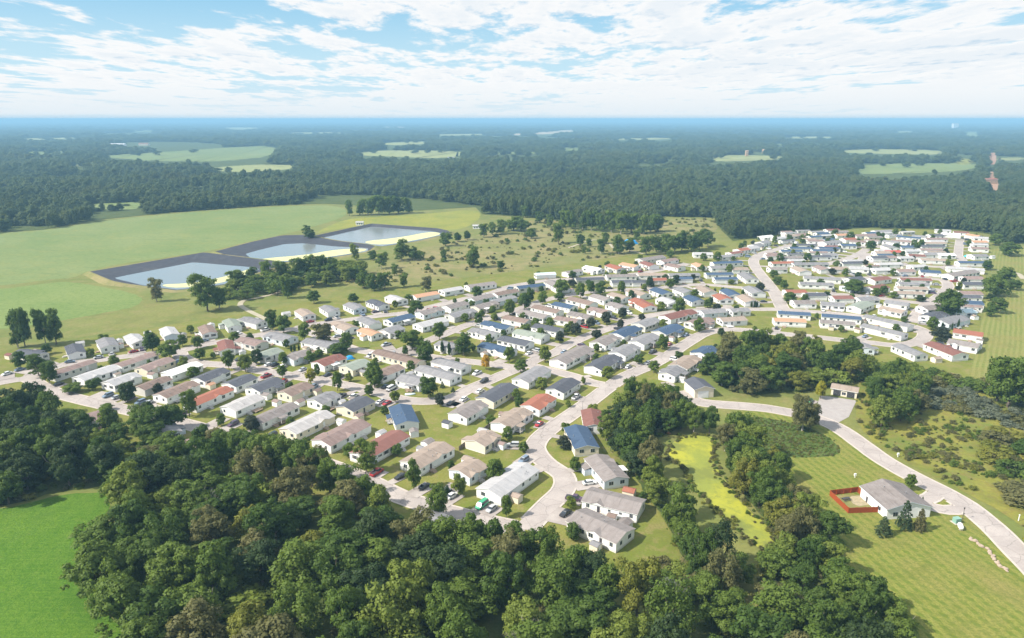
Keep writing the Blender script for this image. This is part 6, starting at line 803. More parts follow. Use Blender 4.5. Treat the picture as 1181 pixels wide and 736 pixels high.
def build_materials():
    M = MATS
    M['ground'] = grass('ground_grass', (.13, .165, .038), (.185, .195, .055), (.225, .20, .075), .02, .6)
    M['lawn'] = grass('lawn_grass', (.135, .17, .028), (.19, .195, .045), (.245, .20, .085), .045, 1.4)
    M['rough'] = grass('rough_meadow', (.165, .185, .05), (.25, .215, .095), (.13, .16, .04), .022, .9)
    M['yellowfield'] = grass('yellow_meadow', (.26, .26, .045), (.19, .22, .045), (.29, .26, .06), .02, .5)
    M['tallgrass'] = grass('tall_reed_grass', (.065, .11, .022), (.085, .13, .026), (.13, .135, .042), .06, 1.6, 1.0)
    M['marsh'] = grass('marsh_growth', (.13, .17, .034), (.235, .225, .042), (.185, .15, .055), .05, .8, 1.0)
    M['straw'] = grass('straw_field', (.30, .31, .13), (.26, .29, .11), (.22, .25, .09), .008, .1)
    M['tan'] = grass('tan_field', (.42, .34, .22), (.46, .38, .25), (.36, .30, .18), .008, .1)
    M['sand'] = grass('sand', (.40, .33, .22), (.34, .29, .19), (.24, .24, .12), .2, 1.2)
    M['dirt'] = grass('dry_earth', (.22, .18, .09), (.17, .16, .06), (.12, .13, .04), .1, 1.2)
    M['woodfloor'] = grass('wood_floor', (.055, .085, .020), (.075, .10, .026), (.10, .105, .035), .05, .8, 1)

    t = NT('crop_rows')
    p = t.pos()
    a = t.noise(p, .012, 6, .6, .5)
    w = t.wave(t.pos((1, 1, 1), rad(62)), .22, 2.5, 3)
    c = t.mix(t.rng(a, .35, .65), (.135, .19, .06), (.19, .225, .085))
    c = t.mix(t.mul(w, .25), c, (.16, .20, .07))
    c = t.mix(t.rng(t.noise(p, .05, 5, .7), .54, .68, 0, .6), c, (.21, .21, .06))
    c = t.mix(t.rng(t.noise(t.pos((1, 3.5, 1), rad(30)), .02, 6, .7, .8), .55, .68, 0, .55), c, (.10, .155, .055))
    c = t.mix(t.rng(t.noise(p, .3, 6, .75), .46, .64, 0, .65), c, (.095, .135, .042))
    c = t.mix(t.rng(t.noise(t.pos((.35, 1, 1), rad(28)), .12, 6, .7, .6), .52, .66, 0, .55), c, (.215, .22, .07))
    MATS['crop'] = t.done(c, .9, .12)
    t = NT('corn_rows')
    p = t.pos()
    a = t.noise(p, .02, 6, .6, .5)
    w = t.wave(t.pos((1, 1, 1), rad(20)), .35, 1.5, 3)
    c = t.mix(t.rng(a, .35, .65), (.130, .19, .052), (.178, .222, .074))
    c = t.mix(t.mul(w, .3), c, (.19, .24, .06))
    c = t.mix(t.rng(t.noise(p, .35, 6, .75), .46, .64, 0, .6), c, (.08, .135, .03))
    t.bump(t.noise(p, 1.0, 3), .6, .5)
    MATS['corn'] = t.done(c, .9, .12)

    t = NT('near_crop')
    p = t.pos()
    a = t.noise(p, .035, 6, .62, .6)
    f = t.noise(p, 1.6, 5, .75)
    f2 = t.noise(t.pos((1, .35, 1), rad(25)), .55, 5, .7)
    c = t.mix(t.rng(a, .34, .66), (.068, .155, .011), (.112, .198, .020))
    ring = t.wave(t.pos(loc=(46, -118, 0)), .16, 2.2, 3, 'RINGS')
    c = t.mix(t.rng(ring, .80, .97, 0, .35), c, (.13, .22, .03))
    c = t.mix(t.rng(f, .42, .62, 0, .75), c, (.035, .095, .008))
    c = t.mix(t.rng(t.noise(p, .45, 6, .75), .46, .66, 0, .6), c, (.042, .110, .008))
    c = t.mix(t.rng(f2, .5, .75, 0, .5), c, (.135, .205, .03))
    c = t.mix(t.rng(t.noise(t.pos(loc=(3, 9, 0)), .022, 6, .65, 1.2), .52, .66, 0, .6), c, (.055, .115, .016))
    c = t.mix(t.rng(t.noise(t.pos(loc=(31, 9, 0)), .09, 5, .7, .5), .64, .70, 0, .6), c, (.20, .21, .05))
    t.bump(f, .8, .3)
    MATS['nearfield'] = t.done(c, .9, .12)

    def mown(name, ang1, ang2, c1, c2, w=.115):
        t = NT(name)
        p = t.pos()
        a = t.wave(t.pos(rot=-ang1), w, 2.4, 3, axis='Y', dscale=.35)
        b = t.wave(t.pos(rot=-ang2), w * 1.1, 2.8, 3, axis='Y', dscale=.3)
        n = t.noise(p, .045, 6, .62, .5)
        f = t.noise(p, 1.5, 5, .7)
        c = t.mix(t.mul(t.rng(a, .3, .7), .85), c1, c2)
        c = t.mix(t.mul(t.rng(b, .3, .7), .5), c, c2)
        c = t.mix(t.rng(n, .46, .66, 0, .75), c, (.245, .205, .07))
        c = t.mix(t.rng(f, .38, .64, 0, .6), c, tuple(x * .6 for x in c1))
        c = t.mix(t.rng(t.noise(p, .14, 6, .7, .6), .52, .68, 0, .55), c, tuple(x * .72 for x in c1))
        t.bump(f, .3, .2)
        return t.done(c, .9, .15)
    M['mown'] = mown('mown_grass', math.atan2(140.9 - 187.5, 107.5 - 100.9), math.atan2(156.9 - 173.5, 131.8 - 102.4), (.125, .165, .024), (.225, .225, .05))
    M['mowneast'] = mown('mown_grass_east', math.atan2(465 - 312, 335 - 228), rad(10), (.145, .18, .035), (.255, .25, .08), .13)

    t = NT('concrete_road')
    p = t.pos()
    a = t.noise(p, .12, 6, .65)
    s = t.noise(p, 2.2, 5, .7)
    v = t.N.new('ShaderNodeTexVoronoi')
    v.feature = 'DISTANCE_TO_EDGE'
    v.inputs['Scale'].default_value = .17
    v.inputs['Randomness'].default_value = .9
    dv = t.N.new('ShaderNodeVectorMath')
    dv.operation = 'ADD'
    wob = t.N.new('ShaderNodeTexNoise')
    wob.inputs['Scale'].default_value = .6
    t.L.new(p, wob.inputs['Vector'])
    t.L.new(p, dv.inputs[0])
    t.L.new(wob.outputs[1], dv.inputs[1])
    t.L.new(dv.outputs[0], v.inputs['Vector'])
    crack = t.rng(v.outputs['Distance'], 0.0, .025, 1, 0)
    c = t.mix(t.rng(a, .35, .68), (.325, .288, .268), (.43, .385, .355))
    c = t.mix(t.rng(t.noise(t.pos(loc=(5, 5, 0)), .035, 5, .6, .6), .5, .62, 0, .45), c, (.30, .262, .245))
    c = t.mix(t.mul(t.rng(s, .4, .7), .5), c, (.27, .24, .225))
    c = t.mix(t.mul(crack, .6), c, (.17, .155, .14))
    MATS['road'] = t.done(c, .85, .3)
    t = NT('driveway_concrete')
    p = t.pos()
    a = t.noise(p, .09, 5, .65)
    s = t.noise(p, 1.4, 6, .72)
    c = t.mix(t.rng(a, .38, .62), (.29, .255, .235), (.40, .36, .33))
    c = t.mix(t.mul(t.rng(s, .45, .7), .4), c, (.24, .215, .20))
    MATS['drive'] = t.done(c, .85, .3)
    t = NT('kerb_concrete')
    c = t.mix(t.rng(t.noise(t.pos(), .5, 5, .6), .35, .65), (.50, .44, .39), (.42, .375, .335))
    MATS['kerb'] = t.done(c, .85, .3)
    t = NT('parking_asphalt')
    c = t.mix(t.rng(t.noise(t.pos(), .4, 6, .65), .35, .65), (.30, .275, .265), (.36, .335, .32))
    MATS['asphalt'] = t.done(c, .85, .3)
    t = NT('farm_track')
    c = t.mix(t.rng(t.noise(t.pos(), .3, 6, .65), .35, .65), (.40, .35, .27), (.31, .29, .20))
    MATS['track'] = t.done(c, .9, .2)

    # lagoon liner, water, algae
    t = NT('lagoon_liner')
    p = t.pos()
    c = t.mix(t.rng(t.noise(p, .25, 5, .7), .35, .7), (.035, .036, .046), (.055, .055, .066))
    c = t.mix(t.rng(t.noise(p, .05, 4), .55, .75, 0, .5), c, (.10, .095, .085))
    MATS['liner'] = t.done(c, .7, .3)
    t = NT('lagoon_water')
    t.bump(t.noise(t.pos(), .9, 4, .6), .05, .05)
    MATS['water'] = t.done((.20, .215, .215), .14, .8)
    t = NT('lagoon_algae')
    c = t.mix(t.rng(t.noise(t.pos((1, 3, 1)), .1, 6, .65, .5), .35, .65), (.46, .46, .22), (.56, .55, .30))
    MATS['algae'] = t.done(c, .8, .3)
    t = NT('duckweed')
    p = t.pos()
    a = t.noise(p, .06, 6, .62, .8)
    b = t.noise(p, .45, 6, .7)
    c = t.mix(t.rng(a, .40, .58), (.34, .34, .034), (.22, .25, .042))
    c = t.mix(t.rng(b, .48, .66, 0, .75), c, (.19, .215, .04))
    c = t.mix(t.rng(t.noise(t.pos(loc=(7, 3, 0)), .085, 5, .6), .50, .60, 0, .85), c, (.15, .175, .04))
    t.bump(b, .3, .1)
    MATS['duckweed'] = t.done(c, .75, .3)

    # house materials
    walls = {'w': ((.80, .80, .795), (.75, .75, .745)), 'c': ((.70, .63, .51), (.66, .59, .47)), 's': ((.62, .68, .74), (.58, .64, .71)), 'y': ((.56, .55, .52), (.60, .585, .55))}  # the s walls carry a blue-grey shade tint put into their colour
    for k, (c1, c2) in walls.items():
        t = NT('siding_' + {'w': 'white', 'c': 'cream', 's': 'blue_shade_tint', 'y': 'grey'}[k])
        p = t.pos(obj=True)
        lap = t.wave(p, 1.6, 0, 0, axis='Z')
        c = t.mix(t.rng(t.noise(p, .35, 4), .35, .65), c1, c2)
        c = t.mix(t.rng(t.noise(t.pos((1, 1, .15), obj=True), 1.4, 4, .6), .58, .8, 0, .35), c, tuple(x * .72 for x in c1))
        t.bump(lap, .35, .03)
        MATS['wall_' + k] = t.done(c, .6, .3)
    t = NT('skirting')
    c = t.mix(t.rng(t.noise(t.pos(obj=True), 1.5, 4), .35, .65), (.66, .65, .62), (.55, .54, .51))
    MATS['skirting'] = t.done(c, .7, .3)
    roofs = {'d': ((.070, .075, .092), (.095, .10, .115)), 'g': ((0.174, 0.174, 0.184), (0.241, 0.236, 0.241)), 'l': ((0.34, 0.34, 0.348), (0.399, 0.391, 0.391)),
             'b': ((0.174, 0.127, 0.106), (0.225, 0.17, 0.145)), 't': ((0.264, 0.212, 0.174), (0.315, 0.255, 0.212)), 'q': ((0.184, 0.161, 0.151), (0.246, 0.222, 0.213)),
             'p': ((0.202, 0.144, 0.128), (0.256, 0.194, 0.178)), 'm': ((0.167, 0.077, 0.063), (0.211, 0.104, 0.088)), 'r': ((.30, .115, .075), (.25, .105, .075)),
             'f': ((.40, .085, .065), (.35, .09, .07)), 'o': ((.46, .265, .165), (.41, .245, .16)), 'n': ((.045, .075, .13), (.062, .098, .155)),
             'e': ((.20, .235, .195), (.25, .275, .235)), 'w': ((.74, .74, .73), (.66, .66, .655)), 'z': ((.40, .38, .365), (.33, .315, .31)),
             'a': ((.48, .62, .66), (.55, .67, .70))}
    for k, (c1, c2) in roofs.items():
        t = NT('roof_' + ROOFNAME[k].replace(' ', '_'))
        p = t.pos(obj=True)
        n = t.noise(p, .5, 5, .65)
        streak = t.noise(t.pos((1.0, .10, .1), obj=True), 1.3, 5, .7)
        fine = t.noise(p, 5.0, 3, .7)
        c = t.mix(t.rng(n, .35, .65), c1, c2)
        dark = tuple(x * .62 for x in c1)
        c = t.mix(t.rng(streak, .5, .72, 0, .85 if k in 'gqztlbp' else .4), c, dark if k != 'z' else (.60, .58, .565))
        c = t.mix(t.rng(fine, .35, .7, 0, .35), c, dark)
        c = t.mix(t.mul(t.objrand(), .22), c, tuple(min(1, x * 1.45) for x in c2))
        if k in 'wza':
            t.bump(t.wave(p, 1.2, 0, 0, axis='X'), .3, .04)
        MATS['roof_' + k] = t.done(c, .5 if k in 'wza' else .88, .35 if k in 'wza' else .2)

    def flat(key, col, rough=.6, spec=.3, var=.12, metal=0.0):
        t = NT(key)
        n = t.noise(t.pos(obj=True), 2.2, 4, .6)
        c = t.mix(t.rng(n, .3, .7), col, tuple(x * (1 - var) for x in col))
        MATS[key] = t.done(c, rough, spec)
        t.b.inputs['Metallic'].default_value = metal
    flat('trim', (.78, .78, .76), .55)
    flat('glass', (.035, .045, .058), .12, .6)
    flat('shutter', (.065, .06, .07), .6)
    flat('deck', (.36, .27, .20), .8)
    flat('deck_grey', (.44, .42, .39), .8)
    flat('rubber', (.025, .025, .027), .8)
    flat('redwood', (.34, .075, .022), .8, .2, .25)
    flat('greywood', (.20, .18, .16), .85, .2, .25)
    flat('metal', (.38, .39, .40), .4, .4, .1, .6)
    MATS['redlane'] = grass('red_lane', (.42, .24, .16), (.36, .22, .15), (.30, .22, .12), .05, .5)
    flat('tan_block', (.46, .30, .19), .8)
    flat('post', (.10, .09, .085), .6)
    flat('blue_tarp', (.02, .28, .60), .5)
    flat('teal_tarp', (.05, .45, .55), .5)
    flat('white_plastic', (.80, .80, .79), .4)
    flat('green_box', (.22, .38, .32), .6)
    flat('stone', (.42, .33, .26), .85, .2, .35)
    flat('mulch', (.10, .06, .04), .9)
    flat('hot_red', (.50, .03, .03), .5)
    flat('garage_dark', (.055, .055, .06), .5)
    flat('bark', (.16, .13, .10), .9, .2, .35)
    flat('pale_bark', (.42, .38, .33), .9, .2, .3)
    cars = {'w': (.78, .78, .77), 'k': (.16, .22, .30), 'x': (.022, .023, .027), 'g': (.45, .46, .47), 'r': (.36, .02, .025), 'n': (.03, .34, .17), 'p': (.07, .035, .075)}
    for k, c in cars.items():
        t = NT('paint_' + CARNAME[k].replace(' ', '_'))
        n = t.noise(t.pos(obj=True), 3, 3)
        m = t.done(t.mix(t.rng(n, .3, .7), c, tuple(x * .85 for x in c)), .28, .5)
        t.b.inputs['Coat Weight'].default_value = .5
        t.b.inputs['Coat Roughness'].default_value = .08
        MATS['paint_' + k] = m

    # foliage: one leaf shader per kind of green; every crown and every spray of leaves varies
    MATS['wall_k'] = MATS['tan_block']
    leaf = {'d': ((.044, .090, .014), (.100, .152, .024)), 'D': ((.032, .062, .018), (.058, .090, .026)), 'm': ((.076, .132, .018), (.135, .188, .030)),
            'l': ((.135, .185, .026), (.180, .22, .040)), 'y': ((.40, .24, .025), (.46, .31, .04)), 'Y': ((.25, .25, .018), (.32, .29, .03)),
            'o': ((.115, .122, .040), (.170, .162, .062)), 'u': ((.034, .048, .028), (.058, .070, .038)), 'j': ((.145, .170, .024), (.20, .195, .034)),
            'k': ((.050, .085, .038), (.080, .115, .050)), 'K': ((.130, .125, .050), (.165, .150, .062)), 'c': ((.030, .066, .018), (.052, .088, .025)),
            's': ((.125, .15, .095), (.17, .19, .13)), 'R': ((.20, .105, .05), (.24, .14, .06)), 'f': ((.070, .122, .042), (.155, .185, .068))}
    for k, (c1, c2) in leaf.items():
        t = NT('leaves_' + LEAFNAME[k].replace(' ', '_'))
        r = t.objrand()
        p = t.pos(obj=True)
        n = t.noise(p, .45, 4, .6)
        n2 = t.noise(t.pos(), 1.7, 3, .6)
        c = t.mix(r, c1, c2)
        c = t.mix(t.rng(n, .35, .65, 0, .75), c, tuple((a + b) * .5 * 1.25 for a, b in zip(c1, c2)))
        c = t.mix(t.rng(n2, .40, .68, 0, .4), c, tuple(x * .7 for x in c1))
        if k == 'f':       # stands of different age and kind
            s1 = t.noise(t.pos(), .0045, 4, .6, .5)
            c = t.mix(t.rng(s1, .44, .62, 0, .6), c, (.038, .075, .030))
            c = t.mix(t.rng(t.noise(t.pos(loc=(400, 90, 0)), .007, 4, .6, .5), .54, .68, 0, .6), c, (.15, .16, .05))
        m = t.done(c, .62, .25)
        tr = t.N.new('ShaderNodeBsdfTranslucent')
        t.L.new(t.mix(.5, c, (c2[0] * 1.5, c2[1] * 1.5, c2[2]), 'MIX'), tr.inputs['Color'])
        ms = t.N.new('ShaderNodeMixShader')
        ms.inputs[0].default_value = .38
        t.L.new(t.b.outputs[0], ms.inputs[1])
        t.L.new(tr.outputs[0], ms.inputs[2])
        t.L.new(ms.outputs[0], t.out.inputs[0])
        MATS['leaf_' + k] = m


ROOFNAME = {'d': 'charcoal', 'g': 'grey', 'l': 'pale grey', 'b': 'brown', 't': 'tan', 'q': 'weathered grey', 'p': 'dusty brown', 'm': 'maroon', 'r': 'rust red', 'f': 'bright red',
            'o': 'orange', 'n': 'navy', 'e': 'grey green', 'w': 'white', 'z': 'streaked white', 'a': 'pale blue'}
WALLNAME = {'w': 'white', 'c': 'cream', 's': 'pale blue', 'y': 'grey'}
CARNAME = {'w': 'white', 'k': 'slate blue', 'x': 'black', 'g': 'silver', 'r': 'red', 'n': 'green', 'p': 'dark purple'}
LEAFNAME = {'d': 'deep green', 'D': 'dark green', 'm': 'mid green', 'l': 'light green', 'y': 'golden orange', 'Y': 'yellow', 'o': 'olive', 'u': 'near black', 'j': 'yellow green',
            'k': 'blue green', 'K': 'bronze', 'c': 'dark green columnar', 's': 'silver grey', 'R': 'rusty brown', 'f': 'forest green'}
build_materials()


# ------------------------------------------------------------------ object helpers
def mesh_of(name, verts, faces, mats, fmat=None, smooth=False):
    me = bpy.data.meshes.new(name)
    me.from_pydata([tuple(v) for v in verts], [], faces)
    for m in mats:
        me.materials.append(MATS[m] if isinstance(m, str) else m)
    if fmat is not None:
        me.polygons.foreach_set('material_index', fmat)
    if smooth:
        me.polygons.foreach_set('use_smooth', [True] * len(me.polygons))
    me.update()
    return me


class MB:
    """collects shapes that become ONE mesh object"""

    def __init__(self):
        self.v, self.f, self.m = [], [], []

    def add(self, vs, fs, mi=0):
        o = len(self.v)
        self.v += [tuple(v) for v in vs]
        self.f += [tuple(i + o for i in f) for f in fs]
        self.m += [mi] * len(fs)
        return self

    def box(self, x0, x1, y0, y1, z0, z1, mi=0, a=0.0, at=(0, 0)):
        c, s = math.cos(a), math.sin(a)
        vs = [(at[0] + c * x - s * y, at[1] + s * x + c * y, z) for x, y, z in
              ((x0, y0, z0), (x1, y0, z0), (x1, y1, z0), (x0, y1, z0), (x0, y0, z1), (x1, y0, z1), (x1, y1, z1), (x0, y1, z1))]
        return self.add(vs, [(3, 2, 1, 0), (4, 5, 6, 7), (0, 1, 5, 4), (1, 2, 6, 5), (2, 3, 7, 6), (3, 0, 4, 7)], mi)

    def tube(self, p, q, r0, r1, n=6, mi=0):
        p, q = Vector(p), Vector(q)
        d = (q - p).normalized()
        a = d.orthogonal().normalized()
        b = d.cross(a)
        vs = []
        for c, r in ((p, r0), (q, r1)):
            for i in range(n):
                t = 2 * math.pi * i / n
                vs.append(c + (a * math.cos(t) + b * math.sin(t)) * r)
        fs = [(i, (i + 1) % n, n + (i + 1) % n, n + i) for i in range(n)] + [tuple(range(n))[::-1], tuple(range(n, 2 * n))]
        return self.add(vs, fs, mi)

    def mesh(self, name, mats, smooth=False):
        return mesh_of(name, self.v, self.f, mats, self.m, smooth)


def link(name, data, parent=None, loc=(0, 0, 0), rot=0.0):
    o = bpy.data.objects.new(name, data)
    C.objects.link(o)
    o.location = loc
    o.rotation_euler = (0, 0, rot)
    if parent is not None:
        o.parent = parent
    return o


def tag(o, label, cat, group=None):
    o['label'] = label
    o['category'] = cat
    if group:
        o['group'] = group
    return o


def structure(name, me, kind='structure'):
    o = link(name, me)
    o['kind'] = kind
    return o


def setmat(o, m, slot=0):
    s = o.material_slots[slot]
    s.link = 'OBJECT'
    s.material = MATS[m]


ONES = ['', 'first', 'second', 'third', 'fourth', 'fifth', 'sixth', 'seventh', 'eighth', 'ninth', 'tenth', 'eleventh', 'twelfth', 'thirteenth', 'fourteenth', 'fifteenth', 'sixteenth',
        'seventeenth', 'eighteenth', 'nineteenth']
TENS = {2: ('twenty', 'twentieth'), 3: ('thirty', 'thirtieth'), 4: ('forty', 'fortieth'), 5: ('fifty', 'fiftieth'), 6: ('sixty', 'sixtieth'), 7: ('seventy', 'seventieth')}


def ordinal(n):
    if n < 20:
        return ONES[n]
    t, o = divmod(n, 10)
    return TENS[t][1] if o == 0 else TENS[t][0] + '-' + ONES[o]


def screen(x, y, z=0.0):
    """direction seen from the drone, used only to word labels (what is left of what)"""
    th = rad(15.86)
    zc = y * math.cos(th) - (z - CAM_H) * math.sin(th)
    return x / zc


def name_in_order(items, desc, where, noun):
    """items: list of (object, x, y, look); label every one by its look and its order from the left among its equals"""
    by = {}
    for it in items:
        by.setdefault(it[3], []).append(it)
    for look, its in by.items():
        its.sort(key=lambda i: screen(i[1], i[2]))
        for k, it in enumerate(its):
            if len(its) == 1:
                lab = 'the only %s %s' % (look, where)
            elif k == len(its) - 1 and k > 1:
                lab = 'rightmost %s %s' % (look, where)
            elif k == 0:
                lab = 'leftmost %s %s' % (look, where)
            else:
                lab = '%s %s from left, %s' % (ordinal(k + 1), look, where)
            it[0]['label'] = lab


def smooth_poly(P, it=2):
    for _ in range(it):
        Q = []
        for i in range(len(P)):
            a, b = P[i], P[(i + 1) % len(P)]
            Q += [(a[0] * .75 + b[0] * .25, a[1] * .75 + b[1] * .25), (a[0] * .25 + b[0] * .75, a[1] * .25 + b[1] * .75)]
        P = Q
    return P


def inpoly(x, y, P):
    r = False
    for i in range(len(P)):
        x1, y1 = P[i]
        x2, y2 = P[i - 1]
        if (y1 > y) != (y2 > y) and x < (x2 - x1) * (y - y1) / (y2 - y1) + x1:
            r = not r
    return r


def inpoly_np(X, Y, P):
    r = np.zeros(X.shape, bool)
    for i in range(len(P)):
        x1, y1 = P[i]
        x2, y2 = P[i - 1]
        if y1 == y2:
            continue
        c = ((y1 > Y) != (y2 > Y)) & (X < (x2 - x1) * (Y - y1) / (y2 - y1) + x1)
        r ^= c
    return r


def sheet(name, P, z, m, it=2, jag=0.0, rag=0.0):
    P = smooth_poly(P, it) if it else P
    if rag:
        Q = []
        for a, b in zip(P, P[1:] + P[:1]):
            n = int(min(40, max(1, math.dist(a, b) / 1.6)))
            for k in range(n):
                x, y = a[0] + (b[0] - a[0]) * k / n, a[1] + (b[1] - a[1]) * k / n
                w = noise3.noise_vector(Vector((x * .16, y * .16, 0))) * rag + noise3.noise_vector(Vector((x * .6, y * .6, 5))) * rag * .5
                Q.append((x + w.x, y + w.y))
        P = Q
    if jag:
        P = [(x + random.uniform(-jag, jag), y + random.uniform(-jag, jag)) for x, y in P]
    me = mesh_of(name, [(x, y, z) for x, y in P], [tuple(range(len(P)))], [m])
    if me.polygons[0].normal.z < 0:
        me.flip_normals()
    return structure(name, me)


# ------------------------------------------------------------------ terrain
R = 42000.0
structure('ground', mesh_of('ground', [(-R, -2000, 0), (R, -2000, 0), (R, R, 0), (-R, R, 0)], [(0, 1, 2, 3)], ['ground']))
SHEETNAME = {'crop_field': 'crop_field'}
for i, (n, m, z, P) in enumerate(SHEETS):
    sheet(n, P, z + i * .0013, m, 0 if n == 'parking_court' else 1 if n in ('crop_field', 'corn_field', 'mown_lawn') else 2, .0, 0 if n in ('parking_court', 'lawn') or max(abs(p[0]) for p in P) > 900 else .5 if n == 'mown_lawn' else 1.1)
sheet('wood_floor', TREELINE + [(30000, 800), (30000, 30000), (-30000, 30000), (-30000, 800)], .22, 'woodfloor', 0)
for i, (m, P) in enumerate(FARFIELDS):
    sheet('far_field', P, .35 + i * .02, m, 1, rag=min(14, P[0][1] * .006) if P[0][1] < 3500 and m != 'redlane' else 0)


def ribbon(pts, w, z0):
    vs, fs = [], []
    n = len(pts)
    for i, p in enumerate(pts):
        a = pts[max(i - 1, 0)]
        b = pts[min(i + 1, n - 1)]
        d = math.hypot(b[0] - a[0], b[1] - a[1]) or 1
        nx, ny = -(b[1] - a[1]) / d, (b[0] - a[0]) / d
        vs += [(p[0] + nx * w / 2, p[1] + ny * w / 2, z0), (p[0] - nx * w / 2, p[1] - ny * w / 2, z0)]
    for i in range(n - 1):
        fs.append((2 * i, 2 * i + 1, 2 * i + 3, 2 * i + 2))
    return vs, fs


def near_other(x, y, me_i, m):
    for j, (n, w, k, p) in enumerate(ROADS):
        if j == me_i:
            continue
        lim = w / 2 + m
        for i in range(0, len(p) - 1):
            ax, ay = p[i]
            if abs(ax - x) > 14 or abs(ay - y) > 14:
                continue
            bx, by = p[i + 1]
            dx, dy = bx - ax, by - ay
            q = dx * dx + dy * dy
            t = 0 if q == 0 else max(0, min(1, ((x - ax) * dx + (y - ay) * dy) / q))
            if math.hypot(ax + t * dx - x, ay + t * dy - y) < lim:
                return True
    return False


kerb = MB()
for i, (n, w, k, P) in enumerate(ROADS):
    vs, fs = ribbon(P, w, .085 + i * .004)
    structure(n, mesh_of(n, vs, fs, ['road' if n != 'field_path' else 'track']))
    if not k:
        continue
    kw = .6
    for sgn in (1, -1):
        for a in range(len(P) - 1):
            (x0, y0), (x1, y1) = P[a], P[a + 1]
            d = math.hypot(x1 - x0, y1 - y0)
            if d < .2:
                continue

            def nrm(q):
                A, B = P[max(q - 1, 0)], P[min(q + 1, len(P) - 1)]
                e = math.hypot(B[0] - A[0], B[1] - A[1]) or 1
                return -(B[1] - A[1]) / e, (B[0] - A[0]) / e
            n0, n1 = nrm(a), nrm(a + 1)
            c0 = [(x0 + sgn * n0[0] * o, y0 + sgn * n0[1] * o) for o in (w / 2, w / 2 + kw)]
            c1 = [(x1 + sgn * n1[0] * o, y1 + sgn * n1[1] * o) for o in (w / 2, w / 2 + kw)]
            mx, my = (c0[0][0] + c1[0][0]) / 2, (c0[0][1] + c1[0][1]) / 2
            if near_other(mx, my, i, .25):
                continue
            z = .19
            q = [c0[0], c1[0], c1[1], c0[1]]
            if sgn < 0:
                q = q[::-1]
            q = q[::-1]
            kerb.add([(x, y, z) for x, y in q] + [(x, y, .0) for x, y in q], [(0, 1, 2, 3), (0, 4, 5, 1), (1, 5, 6, 2), (2, 6, 7, 3), (3, 7, 4, 0)])
structure('kerb', kerb.mesh('kerb', ['kerb']))
drv = MB()
for i, (sx, sy, ex, ey, w) in enumerate(DRIVES):
    d = math.hypot(ex - sx, ey - sy)
    nx, ny = -(ey - sy) / d * w / 2, (ex - sx) / d * w / 2
    z = .200 + (i % 7) * .004
    drv.add([(sx + nx, sy + ny, z), (sx - nx, sy - ny, z), (ex - nx, ey - ny, z), (ex + nx, ey + ny, z)], [(0, 1, 2, 3)])
structure('driveway', drv.mesh('driveway', ['drive']))

# treatment lagoons: a bank with a dark liner round open water, a raft of algae along the near side
for wat, crest, alg in LAGOONS:
    n = 64

    def resample(P):
        P = P + [P[0]]
        L = [0]
        for a, b in zip(P, P[1:]):
            L.append(L[-1] + math.dist(a, b))
        out = []
        for k in range(n):
            t = L[-1] * k / n
            i = max(j for j in range(len(L) - 1) if L[j] <= t)
            f = (t - L[i]) / (L[i + 1] - L[i] + 1e-9)
            out.append((P[i][0] + (P[i + 1][0] - P[i][0]) * f, P[i][1] + (P[i + 1][1] - P[i][1]) * f))
        return out
    cw = (sum(p[0] for p in wat) / len(wat), sum(p[1] for p in wat) / len(wat))
    cr = resample(crest)

    def inner(p):      # where the ray from the middle of the pond meets the water's edge
        best = None
        dx, dy = p[0] - cw[0], p[1] - cw[1]
        for a, b in zip(wat, wat[1:] + wat[:1]):
            ex, ey = b[0] - a[0], b[1] - a[1]
            den = dx * ey - dy * ex
            if abs(den) < 1e-9:
                continue
            t = ((a[0] - cw[0]) * ey - (a[1] - cw[1]) * ex) / den
            s = ((a[0] - cw[0]) * dy - (a[1] - cw[1]) * dx) / den
            if t > 0 and -.001 <= s <= 1.001 and (best is None or t > best):
                best = t
        t = min(best if best else .8, .985)
        return (cw[0] + dx * t, cw[1] + dy * t)
    ins = [inner(p) for p in cr]

    def nearness(p):
        dx, dy = p[0] - cw[0], p[1] - cw[1]
        return min(1, max(0, ((dx * .42 - dy * .91) / math.hypot(dx, dy) - .05) / .4))
    cr = [(q[0] + (p[0] - q[0]) * (1 - .8 * nearness(p)), q[1] + (p[1] - q[1]) * (1 - .8 * nearness(p))) for p, q in zip(cr, ins)]
    outr = []
    for p in cr:
        dx, dy = p[0] - cw[0], p[1] - cw[1]
        d = math.hypot(dx, dy)
        outr.append((p[0] + dx / d * 7, p[1] + dy / d * 7))
    cr2 = [(p[0] + (q[0] - p[0]) * .25, p[1] + (q[1] - p[1]) * .25) for p, q in zip(cr, outr)]
    def top(p):
        dx, dy = p[0] - cw[0], p[1] - cw[1]
        k = (dx * .42 - dy * .91) / math.hypot(dx, dy)
        return .4 if k > .45 else 2.2 if k < .05 else 2.2 - 1.8 * (k - .05) / .40
    vs = [(x, y, .05) for x, y in ins] + [(x, y, top((x, y))) for x, y in cr] + [(x, y, top((x, y))) for x, y in cr2] + [(x, y, -.05) for x, y in outr]
    fs, fm = [], []
    for ring in range(3):
        for k in range(n):
            k2 = (k + 1) % n
            fs.append((ring * n + k, ring * n + k2, (ring + 1) * n + k2, (ring + 1) * n + k))
            fm.append(0 if ring == 0 else 1)
    me = mesh_of('lagoon_bank', vs, fs, ['liner', 'rough'], fm)
    structure('lagoon_bank', me)
    big = [(cw[0] + (p[0] - cw[0]) * 1.03, cw[1] + (p[1] - cw[1]) * 1.03) for p in ins]
    sheet('lagoon_water', big, .12, 'water', 0)
    sheet('lagoon_algae', alg, .16, 'algae', 2)
sheet('duckweed_pond', DUCKWEED, .09, 'duckweed', 2, rag=1.6)

# ------------------------------------------------------------------ homes
WALL_TOP, SKIRT = 3.15, .7


